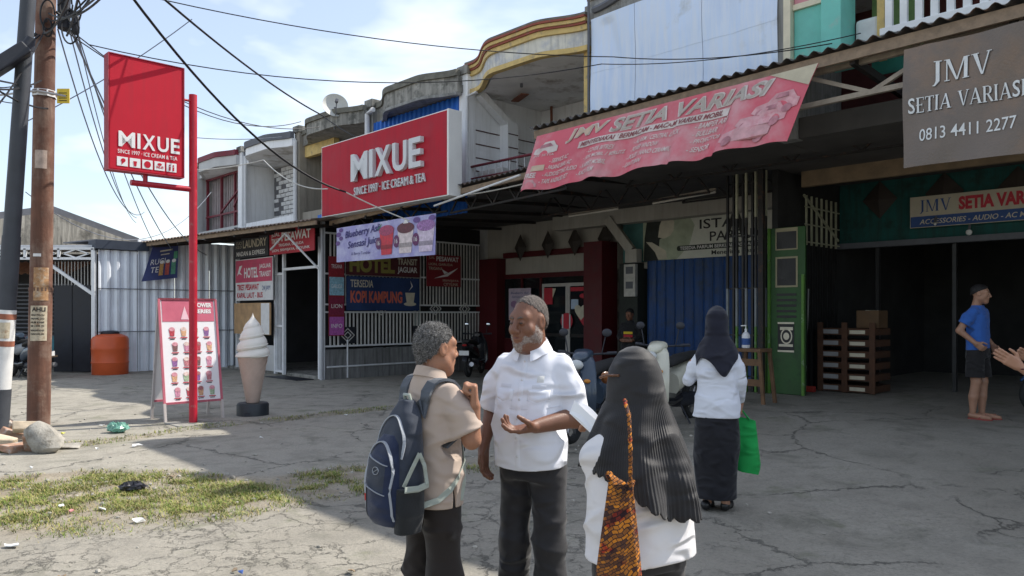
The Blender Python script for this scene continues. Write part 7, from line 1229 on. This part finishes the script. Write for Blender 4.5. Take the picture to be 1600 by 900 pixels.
# ---------------------------------------------------------------- woman in the pleated dark scarf
def drape(r, sec, mat, cx, cy, hemfn, pleat, npl, big, nb, face=R(52), zface=1.25, na=420, nz=90, skew=0, name='head_scarf', scal=0.0, nsc=26):
    """sec rows z, rx, ry, dy; radius by height, with fine pleats and broad folds growing downwards"""
    sec = np.array(sorted(sec)); zt = sec[-1, 0]; V = np.zeros((nz + 1, na, 3)); a = np.arange(na) / na * 2 * PI; hz = np.array([hemfn(x) for x in a]) - scal * np.abs(np.sin(nsc * a / 2)) ** .8
    for i in range(nz + 1):
        t = i / nz; z = zt - .0008 - (zt - hz) * (t ** 1.35); fall = np.clip((zt - .12 - z) / (zt - hz.min() - .12), 0, 1)
        rx = np.interp(z, sec[:, 0], sec[:, 1]); ry = np.interp(z, sec[:, 0], sec[:, 2]); dy = np.interp(z, sec[:, 0], sec[:, 3])
        k = 1 + big * fall * (np.sin(nb * a + 1.2 + 1.5 * np.sin(2 * a)) + .5 * np.sin((nb * 1.7 // 1) * a + 4 * t)) ; fine = pleat * (.04 + fall ** .7) * (.6 + .4 * np.sin(7 * a + 14 * z)) * np.sin(npl * a + 3 * np.sin(3 * a) + 1.5 * np.sin(9 * z + 4 * a))
        fr = np.exp(-(np.minimum(a, 2 * PI - a) / face) ** 6) * sst(zface, zface + .05, z) * (1 - sst(zt - .06, zt - .02, z)); k = k * (1 - .38 * fr)
        V[i, :, 0] = cx + np.sin(a) * (rx * k + fine) + skew * fall; V[i, :, 1] = cy + dy + np.cos(a) * (ry * k + fine); V[i, :, 2] = z
    idx = np.arange((nz + 1) * na).reshape(nz + 1, na); nx_ = np.roll(idx, -1, 1); F = np.stack([idx[:-1], idx[1:], nx_[1:], nx_[:-1]], -1).reshape(-1, 4); ob = solid(name, (V.reshape(-1, 3), F), mat, r); md = ob.modifiers.new('cloth_thickness', 'SOLIDIFY'); md.thickness = .004; md.offset = 1; return ob
pos = Vector((.462, 2.74, -.01)); r, lp, th = man('person', 'woman in pleated charcoal scarf and white tunic seen from behind', pos, (-.5, .866)); SK3 = skinm('skin_warm', (.36, .19, .12)); WT = cloth('white_tunic', (.68, .66, .66), .85, .03)
el, wr = lp(934, 716, 2.72), lp(950, 668, 2.95); HT = headT((0, .03, 1.34), R(8), R(-8), 0, .86)
body = join(core(1.24, 0.8), xf(head(.95, .006).mesh(), HT), arm([(-.12, 0, 1.12), el, wr], (.034, .028, .022), dict(d=lp(925, 660, 3.02) - wr, n=(0, .3, -1), s=(.5, 0, 1), curl=(15, 30, 20), k=.9)), arm([(.15, 0, 1.16), (.2, .02, .95), (.1, .2, .97)], (.042, .038, .026), dict(d=(-.6, .6, .1), n=(0, 0, 1), s=(0, 1, .5), curl=(15, 30, 20), k=.9))); solid('body', body, SK3, r)
sec = [(.715, 0, 0, .205, .165), (.85, 0, 0, .2, .158), (1.0, 0, 0, .19, .145), (1.1, 0, 0, .17, .12), (1.17, 0, -.005, .13, .09), (1.22, 0, -.005, .07, .07)]
sh = solid('tunic', torso(sec, [([(-.11, 0, 1.14), tuple((el + Vector((-.11, 0, 1.12))) / 2), tuple(el), tuple(el.lerp(wr, .85))], (.056, .062, .058, .04)), ([(.11, 0, 1.14), (.165, .01, 1.04), (.19, .02, .95), (.12, .18, .965)], (.052, .056, .054, .04))], amp=.0055, seed=11, hem=lambda X, Y, Z: .725 - Z + .02 * X), WT, r)
solid('trousers', trousers([(.68, 0, 0, .16, .125), (.78, 0, 0, .165, .13), (.84, 0, 0, .16, .12)], [([(.085, 0, .72), (.1, 0, .42), (.1, -.02, .06)], (.1, .09, .095)), ([(-.085, 0, .72), (-.1, .02, .42), (-.11, .03, .06)], (.1, .09, .095))], amp=.004, seed=13), TR, r)
for sx, yy in ((.1, -.02), (-.11, .03)): solid('shoe', shoe(sx, yy + .02, -.02, 0), SHOE, r)
SCF = cloth('pleated_scarf', (.021, .02, .021), .6, .1, 300, .1)
drape(r, [(1.47, .004, .004, 0), (1.464, .028, .033, 0), (1.45, .05, .06, 0), (1.425, .072, .086, 0), (1.385, .09, .107, .003), (1.33, .1, .116, 0), (1.27, .108, .12, -.008), (1.2, .145, .135, -.012), (1.12, .183, .158, -.016), (1.03, .212, .185, -.022), (.95, .215, .198, -.03), (.86, .212, .205, -.036)], SCF, 0, .03, lambda a: .895 + .08 * max(0, math.cos(a)) + .15 * max(0, -math.sin(a)) ** 1.5, .0019, 110, .10, 5, na=880, scal=.018, nsc=34)
HTf = HT; m = MB(); pts = [(-.102, -.03, .055), (-.108, .03, .06), (-.09, .1, .05)]
gl = thing('sunglasses', 'brown sunglasses worn over the charcoal scarf', 'glasses', pos, th); m.tube([HT @ Vector(q) for q in ((-.110, -.02, .03), (-.114, .05, .036), (-.098, .105, .03))], .005); m.build('temple', M('tortoise', (.12, .05, .02), .25, .3, 40), gl, True); m = MB(); m.tube([HT @ Vector(q) for q in ((.110, -.02, .03), (.114, .05, .036), (.098, .105, .03))], .005); m.build('temple', M('tortoise', (0, 0, 0)), gl, True)
for sx in (-1, 1): m = MB(); m.ball((0, 0, 0), .034, .007, .027); m.v = [tuple(HT @ (Vector(q) + Vector((sx * .045, .122, .028)))) for q in m.v]; m.build('lens', M('tortoise', (0, 0, 0)), gl, True)
m = MB(); m.tube([HT @ Vector((-.02, .126, .032)), HT @ Vector((.02, .126, .032))], .004); m.build('bridge', M('tortoise', (0, 0, 0)), gl, True)
c_ = [wp(908, 628, 3.02), wp(944, 662, 2.9), wp(926, 680, 2.88), wp(890, 646, 3.0)]; ppr = thing('paper', 'folded white sheet of paper held by the woman in charcoal scarf', 'paper', tuple(c_[0]), 0); m = MB(); m.grid(lambda a, b: c_[0] * (1 - a) * (1 - b) + c_[1] * a * (1 - b) + c_[2] * a * b + c_[3] * (1 - a) * b + Vector((0, 0, .012 * math.sin(PI * a))), 8, 4, .002, (0, 1, 0)); m.build('sheet', M('paper_white', (.8, .8, .8), .7, .02, 4, 0), ppr, True); m = MB(); m.grid(lambda a, b: c_[3] * (1 - a) + c_[2] * a + Vector((-.0, .01, .05 * b)) + Vector((.02 * b, 0, 0)), 6, 3, .002, (0, 1, 0)); m.build('folded_flap', M('paper_white', (0, 0, 0)), ppr, True)
# net bag, knotted in orange, black and red
def noken():
    m = bpy.data.materials.new('knotted_yarn'); m.use_nodes = True; nt = m.node_tree; N = nt.nodes.new; L = nt.links.new; b = nt.nodes['Principled BSDF']; b.inputs['Roughness'].default_value = .9; t = N('ShaderNodeTexCoord'); mp = N('ShaderNodeMapping'); mp.inputs['Scale'].default_value = (1, 0, 1); mp.inputs['Rotation'].default_value = (0, R(32), 0); L(t.outputs['Object'], mp.inputs[0])
    n = N('ShaderNodeTexNoise'); n.inputs['Scale'].default_value = 9; n.inputs['Detail'].default_value = 2; L(mp.outputs[0], n.inputs['Vector']); ad = N('ShaderNodeVectorMath'); ad.operation = 'MULTIPLY_ADD'; ad.inputs[1].default_value = (.05, .05, .05); L(n.outputs['Color'], ad.inputs[0]); L(mp.outputs[0], ad.inputs[2])
    br = N('ShaderNodeTexBrick'); br.inputs['Scale'].default_value = 1; br.inputs['Brick Width'].default_value = .019; br.inputs['Row Height'].default_value = .0105; br.inputs['Mortar Size'].default_value = .0012; br.inputs['Color1'].default_value = (.55, .19, .012, 1); br.inputs['Color2'].default_value = (.03, .012, .015, 1); br.inputs['Mortar'].default_value = (.02, .01, .01, 1); br.offset = .5
    sw = N('ShaderNodeMapping'); sw.inputs['Rotation'].default_value = (R(90), 0, 0); L(ad.outputs[0], sw.inputs[0]); L(sw.outputs[0], br.inputs['Vector']); n2 = N('ShaderNodeTexNoise'); n2.inputs['Scale'].default_value = 14; L(t.outputs['Object'], n2.inputs['Vector']); rg = N('ShaderNodeMapRange'); rg.inputs[1].default_value = .55; rg.inputs[2].default_value = .6; L(n2.outputs['Fac'], rg.inputs[0]); mx = N('ShaderNodeMixRGB'); mx.blend_type = 'MULTIPLY'; mx.inputs[2].default_value = (.55, .12, .3, 1); L(rg.outputs[0], mx.inputs[0]); L(br.outputs['Color'], mx.inputs[1]); L(mx.outputs[0], b.inputs['Base Color'])
    bp_ = N('ShaderNodeBump'); bp_.inputs['Strength'].default_value = .6; bp_.inputs['Distance'].default_value = .004; vo = N('ShaderNodeTexVoronoi'); vo.inputs['Scale'].default_value = 130; L(t.outputs['Object'], vo.inputs['Vector']); L(vo.outputs['Distance'], bp_.inputs['Height']); L(bp_.outputs[0], b.inputs['Normal']); return m
NK = noken(); kb = thing('net_bag', 'knotted orange, black and red string bag on her back', 'bag', tuple(wp(966, 800, 2.47)), 1e-4 + 0.0)
o_ = wp(966, 800, 2.47); kb.location = o_
TL, TR_ = Vector((-.032, 0, .12)), Vector((.062, .01, .10))
m = MB(); rs = []; n = 40
for i in range(25):
    t = i / 24; z = .07 - .52 * t; hw = .036 + .04 * math.sin(min(1, t * 1.2) * PI * .5) + .01 * t; dp = .012 + .035 * math.sin(min(1, t * 1.1) * PI * .6)
    if t > .9: hw *= math.sqrt(max(.02, 1 - ((t - .9) / .1) ** 2)); dp *= math.sqrt(max(.02, 1 - ((t - .9) / .1) ** 2))
    rs.append([(.008 - .012 * t + hw * math.cos(2 * PI * j / n), dp * math.sin(2 * PI * j / n) * (1 + .15 * math.sin(5 * j + 7 * t)), z + (.06 * abs(math.cos(2 * PI * j / n)) ** 1.5 * (1 - t) ** 4) - .05 * (1 - t) ** 6 * (1 - abs(math.cos(2 * PI * j / n)))) for j in range(n)])
m.rings(rs).build('pouch', NK, kb, True, ang=80); STRP = [o_ + Vector((.05, 0, .1)), wp(985, 765, 2.44), wp(985, 700, 2.42), wp(983, 650, 2.47), wp(976, 625, 2.56)]
def braid(pts, rad, name):
    pts = [Vector(p) - o_ for p in pts]; fine = []
    for a, b in zip(pts, pts[1:]): fine += [a.lerp(b, k / 12) for k in range(12)]
    fine.append(pts[-1]); m = MB(); m.tube(fine, [rad * (1 + .22 * math.sin(i * 1.9)) for i in range(len(fine))], 10); return m.build(name, NK, kb, True)
braid(STRP, .0065, 'strap'); braid([o_ + Vector((-.035, .0, .11)), wp(953, 745, 2.47), wp(952, 742, 2.5)], .011, 'strap_end')
# ---------------------------------------------------------------- woman with the green bag
pos = on(1120, 797); r, lp, th = man('person', 'woman in navy scarf, white blouse and long black skirt walking off', pos, (.30, .95)); pos0 = pos; r.scale = (.91, .95, 1)
HT = headT((0, .02, 1.50), R(-8), R(-6), 0, .97); el, wr = (-.245, .02, 1.03), (-.12, .2, 1.1)
body = join(core(1.36, 0.85), xf(head(.95, .007).mesh(), HT), arm([(-.16, 0, 1.27), el, wr], (.045, .04, .026), dict(d=(.6, .5, .2), n=(.4, -.3, .6), s=(0, .2, 1), curl=(20, 35, 25), k=.9), .007), arm([(.16, 0, 1.27), (.21, .03, 1.03), (.2, .16, .84)], (.045, .04, .026), dict(d=(0, .2, -1), n=(-1, 0, 0), s=(0, 1, .2), curl=(60, 70, 50), k=.9), .006), arm([(.05, 0, .84), (.06, -.02, .3), (.075, -.04, .07), (.08, .08, .03)], (.07, .045, .035, .03), None, .007), arm([(-.05, 0, .84), (-.07, .0, .3), (-.08, -.02, .07), (-.08, .1, .03)], (.07, .045, .035, .03), None, .007)); solid('body', body, SK3, r)
WB = cloth('white_blouse', (.66, .68, .74), .85, .03); sec = [(.735, 0, -.01, .2, .15), (.85, 0, -.012, .198, .152), (.98, 0, 0, .172, .13), (1.1, 0, .005, .175, .125), (1.22, 0, 0, .16, .105), (1.29, 0, 0, .115, .08), (1.34, 0, 0, .06, .06)]
solid('blouse', torso(sec, [([(-.13, 0, 1.255), (-.2, .01, 1.14), el, (-.14, .17, 1.085)], (.047, .052, .048, .036)), ([(.13, 0, 1.255), (.185, .015, 1.14), (.205, .03, 1.03), (.2, .15, .86)], (.047, .052, .048, .036))], .0085, amp=.005, seed=17, hem=lambda X, Y, Z: np.maximum(.745 - Z, np.where((np.abs(X + .19) < .015) & (np.abs(Y) < .02) & (Z < .84), .01, -1))), WB, r)
g = G((-.28, -.26, .06), (.28, .26, .86), .009); g.loft([(.10, 0, .0, .175, .16), (.2, 0, .0, .17, .155), (.4, 0, -.005, .178, .155), (.6, 0, -.01, .195, .158), (.75, 0, -.008, .19, .148), (.84, 0, 0, .18, .14)], .01, 2.2, wrinkle(.006, .5, 3)); solid('skirt', g.mesh(), cloth('navy_black_skirt', (.012, .012, .016), .7), r)
NVS = cloth('navy_scarf', (.016, .017, .028), .8, .08, 300, .1)
drape(r, [(1.635, .004, .004, 0), (1.629, .028, .034, 0), (1.615, .052, .062, 0), (1.59, .076, .09, 0), (1.54, .097, .114, 0), (1.46, .1, .115, -.005), (1.39, .105, .105, -.01), (1.32, .155, .12, -.01), (1.24, .19, .15, -.012), (1.12, .185, .172, -.015), (1.0, .16, .172, -.015)], NVS, 0, .02, lambda a: 1.225 - .15 * math.exp(-(((a - 2.75 + PI) % (2 * PI) - PI) / .55) ** 2) - .10 * math.exp(-(((a - 4.6 + PI) % (2 * PI) - PI) / .4) ** 2), .0, 10, .05, 5, na=220, nz=60, zface=1.42)
for sx, yy in ((.085, .02), (-.08, .0)): 
    solid('shoe', shoe(sx, yy - .0, 0, -.2, wd=.042, ht=.02), SHOE, r)
c_ = lp(1160, 700, 6.25); gb = thing('tote_bag', 'bright green cloth tote bag held by woman in navy scarf', 'bag', pos0, th); gb.scale = (.9, .95, 1); GN = cloth('bag_green', (.012, .30, .065), .75, .08, 200, .1)
m = MB(); rs = []
for i in range(11): t = i / 10; z = .72 - .43 * t; w_ = .095 + .035 * t - .03 * max(0, t - .85) / .15; dp = .012 + .05 * math.sin(min(1., t * 1.15) * PI * .52); rs.append([(.235 + .02 * t + w_ * math.copysign(abs(math.cos(2 * PI * j / 24)) ** .7, math.cos(2 * PI * j / 24)), .17 - .02 * t + dp * math.sin(2 * PI * j / 24) * (1 + .2 * math.sin(9 * t + .7 * j)), z - .02 * math.cos(2 * PI * j / 24)) for j in range(24)])
m.rings(rs).build('sack', GN, gb, True, ang=60)
for dx in (-.012, .012): MB().tube([(.18, .17 + dx, .71), (.2, .165 + dx * .5, .8), (.28, .17 + dx, .7)], .009).build('handle', GN, gb, True)
# ---------------------------------------------------------------- man in the blue T-shirt
pos = on(1528, 651, .26); r, lp, th = man('person', 'man in blue T-shirt and black shorts standing in the shop shade', pos, (.62, -.78)); SK4 = skinm('skin_medium', (.34, .185, .12)); HT = headT((0, .03, 1.585), R(12), R(-6), 0, .98)
body = join(core(1.45, 0.85), xf(head(.92, .006).mesh(), HT), arm([(.175, 0, 1.37), (.255, -.12, 1.12), (.205, .05, .96)], (.046, .04, .027), dict(d=(-.3, .5, -.5), n=(-.8, 0, 0), s=(0, .6, .6), curl=(35, 45, 30)), .007), arm([(-.175, 0, 1.37), (-.24, -.06, 1.12), (-.2, .1, .93)], (.046, .04, .027), dict(d=(.2, .4, -.8), n=(.8, 0, 0), s=(0, .6, .6), curl=(35, 45, 30)), .007), arm([(.09, 0, .62), (.085, .01, .47), (.088, -.02, .28), (.085, -.03, .07)], (.075, .056, .055, .034), None, .007), arm([(-.09, .0, .62), (-.08, .03, .47), (-.075, .02, .28), (-.07, .02, .07)], (.075, .056, .055, .034), None, .007), arm([(.085, -.05, .045), (.09, .1, .03), (.095, .17, .025)], (.036, .034, .024), None, .006), arm([(-.07, .0, .045), (-.075, .15, .03), (-.08, .22, .025)], (.036, .034, .024), None, .006)); solid('body', body, SK4, r); solid('hair', hair_cap(.007, (.08, .085), (-.09, -.02), .002, .006), M('hair_black', (.012, .011, .011), .7, .2, 40, .3, 200), r, HT); head_bits(HT, r, M('brow_dark', (0, 0, 0)), M('lip_tan', (0, 0, 0)))
sec = [(.87, 0, 0, .175, .12), (1.0, 0, 0, .17, .12), (1.15, 0, 0, .172, .118), (1.28, 0, 0, .178, .115), (1.37, 0, -.005, .15, .09), (1.42, 0, -.005, .08, .07), (1.44, 0, 0, .062, .065)]
BT = cloth('blue_tee', (.035, .12, .42), .85, .05); solid('t_shirt', torso(sec, [([(.15, 0, 1.36), (.205, -.04, 1.28), (.232, -.08, 1.2)], (.06, .068, .074)), ([(-.15, 0, 1.36), (-.2, -.02, 1.28), (-.22, -.035, 1.2)], (.06, .068, .074))], .0085, amp=.004, seed=21), BT, r)
solid('shorts', trousers([(.78, 0, 0, .165, .12), (.9, 0, 0, .168, .122)], [([(.085, 0, .8), (.1, 0, .53)], (.1, .105)), ([(-.085, 0, .8), (-.1, .01, .53)], (.1, .105))], amp=.004, seed=23), BLACKC, r)
for sx, yy in ((.09, .05), (-.075, .1)): m = MB(); m.prism([(sx - .045, yy - .12), (sx + .045, yy - .12), (sx + .05, yy + .1), (sx, yy + .15), (sx - .05, yy + .1)], 'z', -.008, .014); m.build('sandal', M('sandal_red', (.25, .05, .04), .6, .1), r); MB().tube([(sx - .042, yy + .0, .012), (sx, yy + .07, .065), (sx + .042, yy, .012)], .008).build('sandal_strap', M('sandal_red', (0, 0, 0)), r, True)
# ---------------------------------------------------------------- dark figure by the cafe pier
q = W(-9.75, 12.9); pos = Vector((q.x, q.y, float(gz(q.x, q.y)))); r, lp, th = man('person', 'dark figure in black jacket with yellow and red patch beside shutter', pos, (-.5, -.86)); HT = headT((0, .03, 1.54), R(0), R(-10), 0, .97)
body = join(core(1.41, 0.85), xf(head(.95, .007).mesh(), HT), arm([(.17, 0, 1.32), (.24, -.02, 1.08), (.12, .2, 1.0)], (.05, .045, .03), dict(d=(-.8, .3, 0), n=(0, -1, 0), s=(0, 0, 1), curl=(30, 40, 30)), .008), arm([(-.17, 0, 1.32), (-.24, -.02, 1.08), (-.12, .2, 1.0)], (.05, .045, .03), dict(d=(.8, .3, 0), n=(0, -1, 0), s=(0, 0, 1), curl=(30, 40, 30)), .008)); solid('body', body, SK, r); solid('hair', hair_cap(.014, (.083, .075), (-.09, -.05), .002, .006), M('hair_black', (0, 0, 0)), r, HT)
JK = cloth('black_jacket', (.014, .014, .016), .7); sec = [(.82, 0, 0, .19, .14), (1.0, 0, 0, .19, .14), (1.2, 0, 0, .195, .135), (1.32, 0, 0, .165, .1), (1.38, 0, 0, .09, .08), (1.42, 0, 0, .075, .075)]; j_ = solid('jacket', torso(sec, [([(.16, 0, 1.31), (.24, -.02, 1.08), (.14, .17, 1.0)], (.068, .064, .05)), ([(-.16, 0, 1.31), (-.24, -.02, 1.08), (-.14, .17, 1.0)], (.068, .064, .05))], .009, seed=25), JK, r)
sj = Skinmap(j_); sj.patch('yellow_patch', lambda a, b: (-.1 + .2 * a, .6, 1.13 + .05 * b), fwd, M('patch_yellow', (.6, .42, .02), .7, .1), r, 6, 4, .005); sj.patch('red_patch', lambda a, b: (-.1 + .2 * a, .6, 1.06 + .06 * b), fwd, M('patch_red', (.4, .02, .03), .7, .1), r, 6, 4, .005)
solid('trousers', trousers([(.76, 0, 0, .165, .12), (.88, 0, 0, .168, .122)], [([(.085, 0, .8), (.1, 0, .45), (.11, 0, .05)], (.1, .085, .08)), ([(-.085, 0, .8), (-.1, .01, .45), (-.11, 0, .05)], (.1, .085, .08))], .01), BLACKC, r); [solid('shoe', shoe(sx, .02, 0, 0), SHOE, r) for sx in (.11, -.11)]
# ---------------------------------------------------------------- person at the right edge, only the hands in view
pos = Vector((3.98, 5.15, .06)); r, lp, th = man('person', 'person beyond right picture edge whose hands reach into view', pos, (-.95, -.3)); HT = headT((0, .03, 1.5), 0, 0, 0, .97); w1 = lp(1592, 572, 5.05); w2 = lp(1612, 560, 5.25)
body = join(core(1.36, 0.8), xf(head(.95, .006).mesh(), HT), arm([(-.16, 0, 1.28), lp(1650, 610, 4.95), w1], (.045, .042, .028), dict(d=lp(1565, 556, 5.05) - w1, n=lp(1590, 560, 5.3) - lp(1590, 560, 5.0), s=(0, 0, 1), curl=((6, 10, 8), (8, 14, 10), (12, 18, 12), (18, 22, 14)), thumb=(.7, .75, .1), spread=.5, k=.98)), arm([(.16, 0, 1.28), lp(1670, 600, 5.4), w2], (.045, .042, .028), dict(d=lp(1580, 545, 5.2) - w2, n=lp(1590, 560, 5.0) - lp(1590, 560, 5.3), s=(0, 0, 1), curl=(10, 14, 10), thumb=(.7, .7, .1), k=.95))); solid('body', body, SK3, r); solid('hair', hair_cap(.014, (.083, .075), (-.09, -.05), .002, .006), M('hair_black', (0, 0, 0)), r, HT)
sec = [(.76, 0, 0, .18, .13), (.9, 0, 0, .178, .13), (1.1, 0, 0, .178, .125), (1.24, 0, 0, .16, .1), (1.3, 0, 0, .11, .085), (1.34, 0, 0, .07, .07)]; solid('blouse', torso(sec, [([(-.15, 0, 1.27), tuple(Vector((-.16, 0, 1.28)).lerp(lp(1650, 610, 4.95), .8))], (.06, .07)), ([(.15, 0, 1.27), tuple(Vector((.16, 0, 1.28)).lerp(lp(1670, 600, 5.4), .8))], (.06, .07))], .009, seed=31), cloth('dark_blouse', (.03, .03, .04), .8), r)
solid('trousers', trousers([(.7, 0, 0, .16, .12), (.82, 0, 0, .163, .122)], [([(.085, 0, .75), (.09, 0, .4), (.1, 0, .05)], (.1, .085, .08)), ([(-.085, 0, .75), (-.09, .01, .4), (-.1, 0, .05)], (.1, .085, .08))], .01), BLACKC, r); [solid('shoe', shoe(sx, .02, 0, 0), SHOE, r) for sx in (.1, -.1)]
q = w1.lerp(lp(1650, 610, 4.95), .12); MB().ball(q, .034, .034, .012, 12, 6).build('bracelet', M('bracelet', (.08, .02, .02), .4, .2), r, True)
